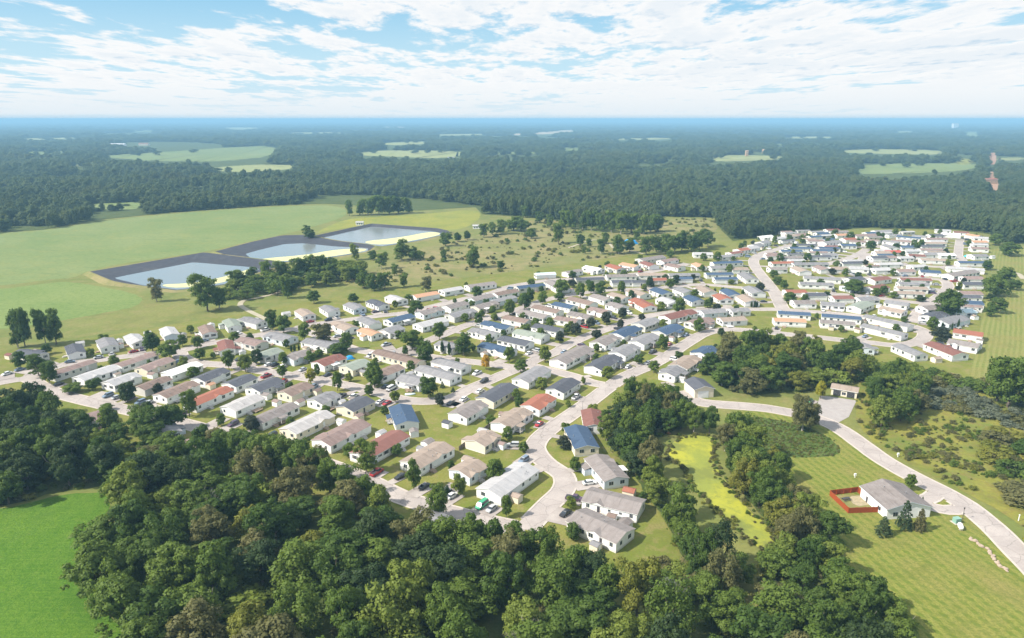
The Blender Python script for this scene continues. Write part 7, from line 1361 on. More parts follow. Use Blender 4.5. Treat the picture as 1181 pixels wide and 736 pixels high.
def pane_mesh(w, h):
    b = MB()
    b.box(-w / 2, -.03, -.06, -.045, -h / 2, h / 2, 0)
    b.box(.03, w / 2, -.06, -.045, -h / 2, h / 2, 0)
    return b.mesh('pane', ['glass'])


def window_mesh(w, h, shutters, split=False):
    b = MB()
    b.box(-w / 2 - .09, w / 2 + .09, -.045, .0, -h / 2 - .09, h / 2 + .09, 0)
    if not split:
        b.box(-w / 2, -.03, -.06, -.045, -h / 2, h / 2, 1)
        b.box(.03, w / 2, -.06, -.045, -h / 2, h / 2, 1)
    if shutters:
        for s in (-1, 1):
            x = s * (w / 2 + .30)
            b.box(x - .19, x + .19, -.05, .0, -h / 2 - .05, h / 2 + .05, 2)
    return b.mesh('window', ['trim', 'glass', 'shutter'])


WIN = {(k, s): window_mesh(w, h, s) for k, w, h in (('a', 1.5, 1.25), ('b', 1.0, 1.2), ('c', .8, .7)) for s in (0, 1)}
b = MB()
b.box(-.55, .55, -.04, 0, -.05, 2.1, 0)
b.box(-.45, .45, -.07, -.04, 0, 2.0, 1)
WSIZE = {'a': (1.5, 1.25), 'b': (1.0, 1.2), 'c': (.8, .7)}
WINF = {(k, s): window_mesh(w, h, s, True) for k, (w, h) in WSIZE.items() for s in (0, 1)}
PANE = {k: pane_mesh(w, h) for k, (w, h) in WSIZE.items()}
b2 = MB()
b2.tube((.32, -.07, 1.0), (.32, -.13, 1.0), .05, .05, 6)
HANDLE = b2.mesh('handle', ['metal'])
DOOR = b.mesh('door', ['trim', 'shutter'])
b = MB()
b.box(-.45, .45, -.07, -.04, 0, 2.0, 1)
b.box(-.55, .55, -.04, 0, -.05, 2.1, 0)
DOORW = b.mesh('door', ['trim', 'white_plastic'])
STEPS = []
for mt in ('deck', 'deck_grey'):
    b = MB()
    b.box(-.9, .9, -1.6, -.02, 0, SKIRT - .05)
    b.box(-.7, .7, -2.0, -1.6, 0, .42)
    b.box(-.7, .7, -2.35, -2.0, 0, .22)
    for sx in (-.86, .86):
        b.box(sx - .04, sx + .04, -1.6, -1.52, SKIRT - .05, 1.6)
        b.box(sx - .04, sx + .04, -1.6, -.02, 1.52, 1.6)
    STEPS.append(b.mesh('steps', [mt]))
b = MB()
b.tube((0, 0, -.3), (0, 0, .55), .09, .09, 8)
b.tube((0, 0, .55), (0, 0, .62), .16, .16, 8)
VENT = b.mesh('vent_pipe', ['metal'])
ROWS = {'M': 'in the meadow-side row', 'F': 'in the lower street row', 'S': 'in the second row', 'B': 'in the left blocks', 'C': 'in the central blocks', 'D': 'in the upper blocks',
        'E': 'along the winding street', 'G': 'inside the front wood', 'R': 'in the far blocks', 'T': 'at the far right end'}
home_items = {}
HOMES = []


def gable_home(hx, hy, ang, L, W, roof, wall, front, near, row):
    root = link('mobile_home', None, None, (hx, hy, 0), ang)
    pitch = .26 if W > 7 else .20
    rise = pitch * W / 2
    seedr = random.Random(int(hx * 31 + hy * 17))
    # walls with gable ends
    x, y = L / 2, W / 2
    b = MB()
    vs = [(-x, -y, SKIRT), (x, -y, SKIRT), (x, y, SKIRT), (-x, y, SKIRT), (-x, -y, WALL_TOP), (x, -y, WALL_TOP), (x, y, WALL_TOP), (-x, y, WALL_TOP), (-x, 0, WALL_TOP + rise), (x, 0, WALL_TOP + rise)]
    b.add(vs, [(0, 1, 5, 4), (2, 3, 7, 6), (1, 2, 6, 9, 5), (3, 0, 4, 8, 7), (3, 2, 1, 0)])
    link('wall', b.mesh('wall', ['wall_' + wall]), root)
    b = MB()
    b.box(-x + .04, x - .04, -y + .04, y - .04, 0, SKIRT)
    link('skirting', b.mesh('skirting', ['skirting']), root)
    # roof: two slabs meeting at the ridge, white fascia
    ov, th = .32, .14
    xe = x + .28
    b = MB()
    zr = WALL_TOP + rise + .02
    ze = WALL_TOP - pitch * ov + .02
    for s in (-1, 1):
        ye = s * (y + ov)
        vs = [(-xe, 0, zr), (xe, 0, zr), (xe, ye, ze), (-xe, ye, ze), (-xe, 0, zr + th), (xe, 0, zr + th), (xe, ye, ze + th), (-xe, ye, ze + th)]
        f = [(4, 5, 6, 7), (0, 3, 2, 1), (2, 3, 7, 6), (1, 2, 6, 5), (3, 0, 4, 7)]
        if s > 0:
            f = [q[::-1] for q in f]
        b.add(vs, f[:1], 0)
        b.add(vs, f[1:], 1)
        b.m[-4:] = [1] * 4
    rf = link('roof', b.mesh('roof', ['roof_' + roof, 'trim']), root)
    # openings: the two long sides and the two gable ends
    sh = 1 if seedr.random() < .35 else 0
    zc = SKIRT + 1.45

    def put(me, name, side, u, z, parent=root):
        if side == 'f':
            return link(name, me, parent, (u, -y - .004, z), 0)
        if side == 'b':
            return link(name, me, parent, (u, y + .004, z), math.pi)
        if side == 'l':
            return link(name, me, parent, (-x - .004, u, z), -math.pi / 2)
        return link(name, me, parent, (x + .004, u, z), math.pi / 2)
    def window(k, s, side, u):
        if hy < 300:
            o = put(WINF[(k, s)], 'window', side, u, zc)
            link('pane', PANE[k], o)
        else:
            put(WIN[(k, s)], 'window', side, u, zc)
    nw = max(3, int(L / (3.3 if near else 4.2)))
    long_sides = ('f', 'b')
    dside = 'f' if (front == 'p' or seedr.random() < .5) else 'b'
    for side in long_sides:
        if not near and side == 'b' and front == 'p':
            continue
        di = seedr.randrange(1, nw - 1) if side == dside else -1
        for k in range(nw):
            u = -x + L * (k + .5) / nw + seedr.uniform(-.3, .3)
            if k == di:
                dr = put(DOOR if seedr.random() < .3 else DOORW, 'door', side, u, SKIRT)
                if hy < 300:
                    link('handle', HANDLE, dr)
                st = link('steps', seedr.choice(STEPS), root, (u, (-y if side == 'f' else y), 0), 0 if side == 'f' else math.pi)
            elif seedr.random() < .82:
                window(seedr.choice('aabbc'), sh, side, u)
    for side in ('l', 'r'):
        if W > 7:
            for u in (-W * .24, W * .22):
                if seedr.random() < .7:
                    window(seedr.choice('ab'), sh, side, u)
        elif seedr.random() < .7:
            window('b', 0, side, seedr.uniform(-.6, .6))
    # a cross gable over the entrance on many of the double-wides
    if W > 7.6 and near and seedr.random() < .55:
        dw = seedr.uniform(3.2, 4.6)
        du = seedr.uniform(-L * .25, L * .25)
        s = -1 if dside == 'f' else 1
        r2 = dw / 2 * .36
        yb = y - (r2 / pitch)
        ye, zo = y + ov + .12, WALL_TOP - pitch * ov + .17
        b = MB()
        zt = WALL_TOP + r2
        e = .3
        vs = [(du - dw / 2 - e, s * ye, WALL_TOP - .09 + .1), (du, s * ye, zt + .16), (du + dw / 2 + e, s * ye, WALL_TOP - .09 + .1), (du, s * max(yb - .3, .05), zt + .16),
              (du - dw / 2 - e, s * (y - .1), WALL_TOP + .12), (du + dw / 2 + e, s * (y - .1), WALL_TOP + .12)]
        f = [(0, 1, 3, 4), (1, 2, 5, 3)]
        if s > 0:
            f = [q[::-1] for q in f]
        b.add(vs, f, 0)
        vs = [(du - dw / 2, s * (y + ov + .01), WALL_TOP - .05), (du + dw / 2, s * (y + ov + .01), WALL_TOP - .05), (du, s * (y + ov + .01), zt - .02 + .1)]
        b.add(vs, [(0, 1, 2) if s < 0 else (2, 1, 0)], 1)
        link('cross_gable', b.mesh('cross_gable', ['roof_' + roof, 'wall_' + wall]), root)
    s = -1 if dside == 'f' else 1
    if near and seedr.random() < .38:
        pw, pd = seedr.uniform(2.8, 4.4), seedr.uniform(2.0, 2.8)
        u = seedr.uniform(-L * .3, L * .3)
        pr = link('porch', None, root, (u, s * y, 0), 0 if s < 0 else math.pi)
        b = MB()
        b.box(-pw / 2, pw / 2, -pd, -.03, SKIRT - .16, SKIRT - .02)
        for k in (-1, 0, 1):
            b.box(k * (pw / 2 - .1) - .06, k * (pw / 2 - .1) + .06, -pd + .02, -pd + .14, 0, SKIRT + .95)
        b.box(-pw / 2, pw / 2, -pd + .03, -pd + .11, SKIRT + .86, SKIRT + .95)
        dk = seedr.choice(('deck', 'deck_grey', 'trim'))
        pr2 = link('deck', b.mesh('deck', [dk]), pr)
        if seedr.random() < .55:
            for k in (-1, 1):
                b = MB()
                b.box(k * (pw / 2 - .1) - .07, k * (pw / 2 - .1) + .07, -pd + .15, -pd + .29, SKIRT, 2.78)
                link('post', b.mesh('post', ['trim']), pr)
            b = MB()
            b.add([(-pw / 2 - .2, -pd - .2, 2.78), (pw / 2 + .2, -pd - .2, 2.78), (pw / 2 + .2, -.02, 3.02), (-pw / 2 - .2, -.02, 3.02), (-pw / 2 - .2, -pd - .2, 2.88), (pw / 2 + .2, -pd - .2, 2.88), (pw / 2 + .2, -.02, 3.12), (-pw / 2 - .2, -.02, 3.12)],
                  [(3, 2, 1, 0), (4, 5, 6, 7), (0, 1, 5, 4), (1, 2, 6, 5), (2, 3, 7, 6), (3, 0, 4, 7)])
            link('porch_roof', b.mesh('porch_roof', ['roof_' + seedr.choice((roof, roof, 'w'))]), pr)
    if near and seedr.random() < .28:          # a lean-to room on the side away from the door
        aw, ad = seedr.uniform(3, 5), seedr.uniform(2.0, 2.8)
        u = seedr.uniform(-L * .28, L * .28)
        ad_ = link('lean_to', None, root, (u, -s * y, 0), 0 if s > 0 else math.pi)
        b = MB()
        b.box(-aw / 2, aw / 2, -ad, .0, 0, 2.25)
        link('wall', b.mesh('wall', ['wall_' + wall]), ad_)
        b = MB()
        b.add([(-aw / 2 - .15, -ad - .2, 2.26), (aw / 2 + .15, -ad - .2, 2.26), (aw / 2 + .15, -.01, 2.95), (-aw / 2 - .15, -.01, 2.95), (-aw / 2 - .15, -ad - .2, 2.36), (aw / 2 + .15, -ad - .2, 2.36), (aw / 2 + .15, -.01, 3.05), (-aw / 2 - .15, -.01, 3.05)],
              [(3, 2, 1, 0), (4, 5, 6, 7), (0, 1, 5, 4), (1, 2, 6, 5), (2, 3, 7, 6), (3, 0, 4, 7)])
        link('roof', b.mesh('roof', ['roof_' + roof]), ad_)
    if near and seedr.random() < .5:
        b = MB()
        u = seedr.uniform(-L * .4, L * .4)
        b.box(u - .4, u + .4, -s * (y + .3) - .4, -s * (y + .3) + .4, 0, .85)
        link('air_cooler', b.mesh('air_cooler', ['metal']), root)
    if near:
        for k in range(seedr.choice((1, 2, 2, 3))):
            u, v = seedr.uniform(-x * .8, x * .8), seedr.uniform(-y * .7, y * .7)
            link('vent_pipe', VENT, rf, (u, v, WALL_TOP + rise - abs(v) * pitch + .15))
    tag(root, '', 'mobile home', 'mobile homes of the park')
    home_items.setdefault(row, []).append((root, hx, hy, '%s home with %s roof' % (WALLNAME[wall], ROOFNAME[roof])))
    HOMES.append((root, hx, hy, ang, L, W, roof, wall, row))
    return root


for row, hx, hy, ang, L, W, roof, wall, r in HOUSES:
    gable_home(hx, hy, ang, L, W, roof, wall, r, hy < 430, row)
for row, its in home_items.items():
    name_in_order(its, None, ROWS[row], 'home')

# ------------------------------------------------------------------ sheds
shed_items = {}
SHEDM = {}
for i, (x, y, a, w, roof, wall, row) in enumerate(SHEDS):
    root = link('garden_shed', None, None, (x, y, 0), a + (math.pi / 2 if i % 2 else 0))
    l = w * 1.15
    b = MB()
    hx, hy = l / 2, w / 2
    ht, ri = 2.1, w * .2
    b.add([(-hx, -hy, 0), (hx, -hy, 0), (hx, hy, 0), (-hx, hy, 0), (-hx, -hy, ht), (hx, -hy, ht), (hx, hy, ht), (-hx, hy, ht), (-hx, 0, ht + ri), (hx, 0, ht + ri)],
          [(0, 1, 5, 4), (2, 3, 7, 6), (1, 2, 6, 9, 5), (3, 0, 4, 8, 7)])
    link('wall', b.mesh('wall', ['wall_' + wall if wall != 't' else 'wall_c']), root)
    b = MB()
    for s in (-1, 1):
        f = [(0, 1, 2, 3), (7, 6, 5, 4), (3, 2, 6, 7), (1, 5, 6, 2), (0, 3, 7, 4)]
        vs = [(-hx - .15, 0, ht + ri + .12), (hx + .15, 0, ht + ri + .12), (hx + .15, s * (hy + .18), ht + .06), (-hx - .15, s * (hy + .18), ht + .06)]
        vs += [(p[0], p[1], p[2] - .08) for p in vs]
        b.add(vs, [q if s < 0 else q[::-1] for q in ([q[::-1] for q in f])], 0)
    link('roof', b.mesh('roof', ['roof_' + roof]), root)
    link('door', DOORW, root, (hx + .004, 0, .03), math.pi / 2)
    tag(root, '', 'shed', 'garden sheds between the homes')
    shed_items.setdefault(row, []).append((root, x, y, '%s garden shed with %s roof' % (WALLNAME.get(wall, 'tan'), ROOFNAME[roof])))
for row, its in shed_items.items():
    name_in_order(its, None, ROWS[row], 'shed')


# ------------------------------------------------------------------ cars
def car_meshes(kind):
    """body, glass cabin and one wheel; x is forwards"""
    P = {'car': (4.6, 1.80, .62, .95, 1.43, (-1.75, -1.05, .55, 1.25)), 'suv': (4.8, 1.92, .70, 1.10, 1.78, (-2.25, -1.95, .55, 1.25)),
         'pickup': (5.7, 1.98, .75, 1.10, 1.85, (-.55, -.35, .95, 1.65)), 'van': (5.1, 1.98, .70, 1.10, 1.95, (-2.45, -2.25, 1.2, 2.0))}[kind]
    Ln, Wd, zb, zh, zr, (c0, c1, c2, c3) = P
    st = [(-Ln / 2, .80, .34, zb + .08), (-Ln / 2 + .12, .93, .26, zh - .08), (-Ln / 2 + .7, 1, .2, zh), (0, 1, .2, zh), (Ln / 2 - 1.0, 1, .2, zh - .04), (Ln / 2 - .25, .94, .24, zh - .2), (Ln / 2, .80, .32, zb)]
    b = MB()
    vs = []
    for x, k, z0, z1 in st:
        h = Wd / 2 * k
        vs += [(x, -h * .92, z0), (x, -h, (z0 + z1) * .55), (x, -h * .93, z1), (x, h * .93, z1), (x, h, (z0 + z1) * .55), (x, h * .92, z0)]
    fs = []
    for i in range(len(st) - 1):
        for k in range(6):
            a, c = i * 6 + k, i * 6 + (k + 1) % 6
            fs.append((a, c, c + 6, a + 6))
    fs += [tuple(range(6))[::-1], tuple(range(len(vs) - 6, len(vs)))]
    fs = [f[::-1] for f in fs]
    b.add(vs, fs, 0)
    r = Wd / 2 * .74
    b.add([(c1 - .06, -r, zr - .05), (c2 + .06, -r, zr - .05), (c2 + .06, r, zr - .05), (c1 - .06, r, zr - .05), (c1, -r * .9, zr + .03), (c2, -r * .9, zr + .03), (c2, r * .9, zr + .03), (c1, r * .9, zr + .03)],
          [(4, 5, 6, 7), (0, 1, 5, 4), (1, 2, 6, 5), (2, 3, 7, 6), (3, 0, 4, 7), (3, 2, 1, 0)], 0)
    if kind == 'pickup':
        b.box(-Ln / 2 + .2, -.7, -.78, .78, zh + .004, zh + .02, 1)
    body = b.mesh('body', ['paint_w', 'garage_dark'])
    g = MB()
    R_ = Wd / 2 * .90
    g.add([(c0, -R_, zh - .02), (c3, -R_, zh - .06), (c3, R_, zh - .06), (c0, R_, zh - .02), (c1, -r, zr - .05), (c2, -r, zr - .05), (c2, r, zr - .05), (c1, r, zr - .05)],
          [(0, 1, 5, 4), (1, 2, 6, 5), (2, 3, 7, 6), (3, 0, 4, 7)], 0)
    glass = g.mesh('windows', ['glass'])
    w = MB()
    w.tube((0, -.11, 0), (0, .11, 0), .34, .34, 12, 0)
    wheel = w.mesh('wheel', ['rubber'])
    w = MB()
    w.tube((0, -.125, 0), (0, .125, 0), .18, .18, 8, 0)
    return body, glass, wheel, w.mesh('rim', ['metal']), Ln, Wd


CM = {k: car_meshes(k) for k in ('car', 'suv', 'pickup', 'van')}
car_items = {}
for x, y, a, col, kind, row in CARS:
    body, glass, wheel, rim, Ln, Wd = CM[kind]
    root = link({'car': 'parked_car', 'suv': 'parked_suv', 'pickup': 'pickup_truck', 'van': 'parked_van'}[kind], None, None, (x, y, .235), a + (math.pi if random.random() < .5 else 0))
    o = link('body', body, root)
    setmat(o, 'paint_' + col)
    link('windows', glass, root)
    for sx in (-Ln * .30, Ln * .30):
        for sy in (-Wd / 2 + .1, Wd / 2 - .1):
            wo = link('wheel', wheel, root, (sx, sy, .34))
            if y < 330:
                link('rim', rim, wo)
    tag(root, '', {'car': 'car', 'suv': 'car', 'pickup': 'pickup truck', 'van': 'van'}[kind], 'vehicles parked among the homes')
    nm = {'car': 'car', 'suv': 'tall car', 'pickup': 'pickup truck', 'van': 'van'}[kind]
    car_items.setdefault(row, []).append((root, x, y, '%s %s' % (CARNAME[col], nm)))
for row, its in car_items.items():
    w = 'parked ' + ROWS[row]
    name_in_order(its, None, w, 'car')


# ------------------------------------------------------------------ trees
def leaf_crown(name, seed, clumps, per, leaf, spread=.45):
    """clumps: (centre, radius, flat); leaves are small faces spread through the outer shell of every clump"""
    r = np.random.default_rng(seed)
    V, Nn = [], []
    for (cx, cy, cz), rr, fl in clumps:
        n = max(8, int(per * rr * rr))
        d = r.normal(size=(n, 3))
        d /= np.linalg.norm(d, axis=1)[:, None]
        d[:, 2] = np.where(d[:, 2] < -.35, -d[:, 2] * .6, d[:, 2])
        d /= np.linalg.norm(d, axis=1)[:, None]
        k = rr * (1 - spread * r.random(n) ** 1.6) * (1 + .12 * r.normal(size=n))
        c = np.array([cx, cy, cz]) + d * k[:, None] * np.array([1, 1, fl])
        nn = d * .75 + r.normal(size=(n, 3)) * .45 + np.array([0, 0, .25])
        nn /= np.linalg.norm(nn, axis=1)[:, None]
        t = np.cross(nn, r.normal(size=(n, 3)))
        t /= np.linalg.norm(t, axis=1)[:, None]
        bt = np.cross(nn, t)
        s = leaf * (.6 + .8 * r.random(n))
        asp = .55 + .4 * r.random(n)
        q = np.stack([c + t * s[:, None], c + bt * (s * asp)[:, None], c - t * s[:, None], c - bt * (s * asp)[:, None]], 1)
        V.append(q)
        sn = d * .8 + nn * .5
        sn /= np.linalg.norm(sn, axis=1)[:, None]
        Nn.append(np.repeat(sn, 4, axis=0))
    V = np.concatenate(V).reshape(-1, 3)
    Nn = np.concatenate(Nn)
    nf = len(V) // 4
    me = bpy.data.meshes.new(name)
    me.vertices.add(len(V))
    me.vertices.foreach_set('co', V.astype(np.float32).ravel())
    me.loops.add(len(V))
    me.loops.foreach_set('vertex_index', np.arange(len(V), dtype=np.int32))
    me.polygons.add(nf)
    me.polygons.foreach_set('loop_start', np.arange(0, len(V), 4, dtype=np.int32))
    me.polygons.foreach_set('loop_total', np.full(nf, 4, np.int32))
    me.polygons.foreach_set('use_smooth', np.ones(nf, bool))
    me.materials.append(MATS['leaf_f'])
    me.update()
    me.validate()
    me.normals_split_custom_set_from_vertices([tuple(v) for v in Nn])
    return me


def clumps_oak(seed, n=46, low=.14):
    """broad woodland crown, about 10 m wide and 10 m tall: several uneven lobes with gaps between"""
    r = random.Random(seed)
    out = []
    lobes = []
    nl = r.randint(4, 7)
    for k in range(nl):
        a = k * 6.283 / nl + r.uniform(-.5, .5)
        rho = r.uniform(1.2, 3.1)
        lobes.append((math.cos(a) * rho, math.sin(a) * rho, r.uniform(3.2, 6.6), r.uniform(1.5, 2.5), r.uniform(.9, 1.5)))
    lobes.append((r.uniform(-.9, .9), r.uniform(-.9, .9), r.uniform(6.4, 7.6), r.uniform(1.6, 2.4), 1.1))
    for i in range(n):
        lx, ly, lz, lr, lv = r.choice(lobes)
        d = Vector((r.gauss(0, 1), r.gauss(0, 1), r.gauss(.25, 1))).normalized()
        k = lr * r.uniform(.55, 1.05)
        p = (lx + d.x * k, ly + d.y * k, max(1.3, lz + d.z * k * lv))
        out.append((p, r.uniform(.55, 1.25), r.uniform(.65, .9)))
    for i in range(10):
        a = i * 2.39996
        rho = r.uniform(1.0, 3.2)
        out.append(((math.cos(a) * rho, math.sin(a) * rho, r.uniform(1.4, 3.4)), r.uniform(.8, 1.3), .8))
    return out


def clumps_round(seed, n=40):
    """street tree: egg-shaped crown on a clear stem, 10 m wide, 10 m tall in all"""
    r = random.Random(seed)
    out = []
    for i in range(n):
        z = .20 + .74 * r.random() ** .85
        k = (z - .20) / .74
        prof = (.55 + 1.5 * k) if k < .3 else math.sqrt(max(.03, 1 - ((k - .3) / .76) ** 2))
        a = i * 2.39996 + r.uniform(-.4, .4)
        rho = prof * (.4 + .6 * r.random() ** .5) * 3.7
        rr = r.uniform(1.15, 1.75)
        out.append(((math.cos(a) * rho, math.sin(a) * rho, z * 9.3), rr, .85))
    return out


def clumps_tall(seed, n=44):
    """poplar or cottonwood: tall, ragged, several leaders"""
    r = random.Random(seed)
    out = []
    lead = [(r.uniform(-2.2, 2.2), r.uniform(-2.2, 2.2), r.uniform(.78, 1)) for _ in range(4)]
    for i in range(n):
        lx, ly, lh = r.choice(lead)
        z = (.14 + .86 * r.random() ** .9) * lh
        w = 2.7 * math.sqrt(max(.08, 1 - ((z - .45) / .62) ** 2))
        a = r.uniform(0, 6.28)
        rho = w * r.random() ** .5
        out.append(((lx * z + math.cos(a) * rho, ly * z + math.sin(a) * rho, z * 9.5), r.uniform(.8, 1.4), .9))
    return out


def clumps_cone(seed, n=60):
    r = random.Random(seed)
    out = []
    for i in range(n):
        z = .05 + .93 * (i / n)
        w = 4.3 * (1 - z) ** .85 + .25
        a = i * 2.39996
        rho = w * r.uniform(.55, 1)
        out.append(((math.cos(a) * rho, math.sin(a) * rho, z * 9.7), .45 + .85 * (1 - z), .65))
    return out


def clumps_column(seed, n=30):
    r = random.Random(seed)
    out = []
    for i in range(n):
        z = .05 + .93 * i / n
        w = 3.3 * min(1, z * 6, (1.02 - z) * 2.6)
        a = i * 2.39996
        out.append(((math.cos(a) * w * .6, math.sin(a) * w * .6, z * 9.6), max(.6, w * .55), 1.2))
    return out


def clumps_bush(seed, n=16):
    r = random.Random(seed)
    out = []
    for i in range(n):
        a = i * 2.39996
        rho = 3.6 * r.random() ** .5
        out.append(((math.cos(a) * rho, math.sin(a) * rho, r.uniform(1.2, 7.2) * (1 - rho / 7.5)), r.uniform(1.2, 2.2), .9))
    return out


def clumps_willow(seed, n=50):
    r = random.Random(seed)
    out = []
    for i in range(n):
        a = i * 2.39996
        rho = 4.3 * r.random() ** .5
        top = 9 * math.sqrt(max(.05, 1 - (rho / 5.2) ** 2))
        z = top * r.uniform(.30, 1)
        out.append(((math.cos(a) * rho, math.sin(a) * rho, z), r.uniform(.8, 1.4), 1.3))
    return out


CROWN = {}
CROWN['oak'] = [leaf_crown('crown', 10 + i, clumps_oak(3 + i * 7, 84 + 5 * i), 105, .215) for i in range(9)]
CROWN['round'] = [leaf_crown('crown', 40 + i, clumps_round(5 + i * 3), 48, .34) for i in range(6)]
CROWN['tall'] = [leaf_crown('crown', 60 + i, clumps_tall(9 + i * 5, 60), 90, .22) for i in range(4)]
CROWN['cone'] = [leaf_crown('crown', 80 + i, clumps_cone(2 + i), 30, .36) for i in range(2)]
CROWN['column'] = [leaf_crown('crown', 90 + i, clumps_column(2 + i), 10, .6) for i in range(2)]
CROWN['bush'] = [leaf_crown('crown', 100 + i, clumps_bush(4 + i), 24, .44) for i in range(4)]
for me_, k_ in zip(CROWN['bush'], 'jomo'):
    me_.materials[0] = MATS['leaf_' + k_]
CROWN['willow'] = [leaf_crown('crown', 110 + i, clumps_willow(4 + i), 70, .23) for i in range(3)]


def trunk_mesh(seed, h0, spread, n, bark):
    """tapered stem that divides into limbs, for a tree 10 m tall and 10 m wide"""
    r = random.Random(seed)
    b = MB()
    px_, py_ = 0, 0
    z = 0
    rad0 = .30
    segs = 4
    for k in range(segs):
        z1 = h0 * (k + 1) / segs
        nx, ny = px_ + r.uniform(-.12, .12), py_ + r.uniform(-.12, .12)
        b.tube((px_, py_, z), (nx, ny, z1), rad0, rad0 * .88, 7)
        px_, py_, z, rad0 = nx, ny, z1, rad0 * .88
    for k in range(n):
        a = k * 2.39996 + r.uniform(-.3, .3)
        s = r.uniform(.6, 1) * spread
        zb = h0 * r.uniform(.75, 1)
        mid = (px_ + math.cos(a) * s * .5, py_ + math.sin(a) * s * .5, zb + r.uniform(1.0, 2.2))
        end = (px_ + math.cos(a) * s, py_ + math.sin(a) * s, zb + r.uniform(2.4, 4.6))
        b.tube((px_, py_, zb - .2), mid, rad0 * .62, rad0 * .42, 5)
        b.tube(mid, end, rad0 * .42, rad0 * .12, 5)
    b.tube((px_, py_, h0 - .1), (px_ + .2, py_, min(9, h0 + 4)), rad0 * .8, rad0 * .15, 6)
    return b.mesh('trunk', [bark])


TRUNK = {'oak': [trunk_mesh(1 + i, 3.2, 3.2, 7, 'bark' if i < 2 else 'pale_bark') for i in range(3)], 'round': [trunk_mesh(11 + i, 2.9, 2.3, 5, 'bark') for i in range(2)],
         'tall': [trunk_mesh(21 + i, 3.0, 2.0, 7, 'bark' if i else 'pale_bark') for i in range(2)], 'cone': [trunk_mesh(31, 5.0, .5, 2, 'bark')], 'column': [trunk_mesh(32, 5.0, .4, 2, 'bark')],
         'bush': [trunk_mesh(33, .8, 2.0, 6, 'bark')], 'willow': [trunk_mesh(34, 2.6, 2.6, 6, 'bark')]}


def tree(name, x, y, h, w, form, leaf, label='', cat='tree', group=None):
    root = link(name, None, None, (x, y, 0), random.uniform(0, 6.28))
    k = w / 10.0
    root.scale = (k * random.uniform(.9, 1.1), k * random.uniform(.85, 1.15), h / 10.0)
    link('trunk', random.choice(TRUNK[form]), root)
    c = link('crown', random.choice(CROWN[form]), root)
    setmat(c, 'leaf_' + leaf)
    return tag(root, label, cat, group)


tree_items = {}
wood_items = {}
FORMW = {'front': 'the front wood', 'left': 'the left wood', 'strip': 'the field corner thicket', 'pondleft': 'the yellow pond copse', 'pondright': 'the pond-side tree belt',
         'north': 'the garage copse', 'east': 'the marsh copse', 'hedge': 'the far hedge', 'reedbank': 'the right edge scrub', 'belt': 'the lagoon-side belt', 'silver': 'the silvery marsh thicket', 'brush': 'the lawn-end brush'}
for x, y, h, w, ty, zone in TREES:
    leaf = ty
    if zone.startswith('st_') or zone in ('mead', 'belt'):      # open-grown trees are fresher than the woods
        leaf = {'D': 'd' if random.random() < .7 else 'D', 'd': 'm' if random.random() < .55 else 'd'}.get(ty, ty)
        ty = leaf if ty in 'Dd' else ty
    if zone.startswith('st_') or zone == 'mead':
        form = {'c': 'column', 'k': 'cone', 'K': 'cone'}.get(ty, 'round' if zone.startswith('st_') and h < 11.5 else 'tall' if h > w * 1.25 else 'oak')
        if zone == 'mead' and h < 5.5:
            form = 'bush'
        if ty == 'd' and zone == 'st_far' and h > 9:
            form = 'willow' if w > 11 else 'oak'
        nm = {'column': 'cypress_tree', 'cone': 'conifer', 'bush': 'shrub'}.get(form, 'street_tree' if zone.startswith('st_') else 'meadow_tree')
        cat = {'column': 'cypress', 'cone': 'conifer', 'bush': 'shrub'}.get(form, 'street tree' if zone.startswith('st_') else 'meadow tree')
        look = {'column': 'columnar evergreen', 'cone': LEAFNAME[leaf] + ' conical evergreen', 'bush': LEAFNAME[leaf] + ' shrub'}.get(form, LEAFNAME[leaf] + (' tall tree' if form == 'tall' else ' round tree' if form == 'round' else ' spreading tree'))
        t = tree(nm, x, y, h, w * (1.12 if form in ('round', 'oak', 'bush') else 1.3 if form == 'tall' else 1.1), form, leaf, '', cat, 'trees among the homes' if zone.startswith('st_') else 'trees around the meadow and lagoons')
        tree_items.setdefault(zone, []).append((t, x, y, look))
    else:
        form = {'k': 'cone'}.get(ty, random.choice(['oak', 'oak', 'oak', 'oak', 'tall', 'willow', 'bush' if ty in 'jl' else 'oak']) if zone not in ('left', 'hedge', 'reedbank', 'silver', 'brush') else 'oak' if zone == 'left' else 'bush')
        if form == 'bush' and zone in ('front', 'pondleft', 'pondright', 'north'):
            h *= .7
        nm = 'shrub' if form == 'bush' else 'woodland_tree'
        t = tree(nm, x, y, h, w, form, leaf, '', 'shrub' if form == 'bush' else 'woodland tree', 'trees of ' + FORMW[zone])
        wood_items.setdefault(zone, []).append((t, x, y, LEAFNAME[ty] + (' bush' if form == 'bush' else ' slender tree' if form == 'tall' else ' broad tree')))
for z, its in tree_items.items():
    where = {'st_open': 'on the open lawns', 'st_far': 'on the far right lawns', 'mead': 'around the meadow and lagoons'}.get(z) or ROWS[z[3:]]
    name_in_order(its, None, where, 'tree')
for z, its in wood_items.items():
    its.sort(key=lambda i: i[2])
    per = 14 if z == 'front' else 12
    ranks = [its[i:i + per] for i in range(0, len(its), per)]
    if len(ranks) > 1 and len(ranks[-1]) < 5:
        last = ranks.pop()
        ranks[-1] = ranks[-1] + last
    for k, rk in enumerate(ranks):
        where = 'in ' + FORMW[z] if len(ranks) == 1 else '%s rank of %s' % ('nearest' if k == 0 else 'farthest' if k == len(ranks) - 1 else ordinal(k + 1), FORMW[z])
        name_in_order(rk, None, where, 'tree')


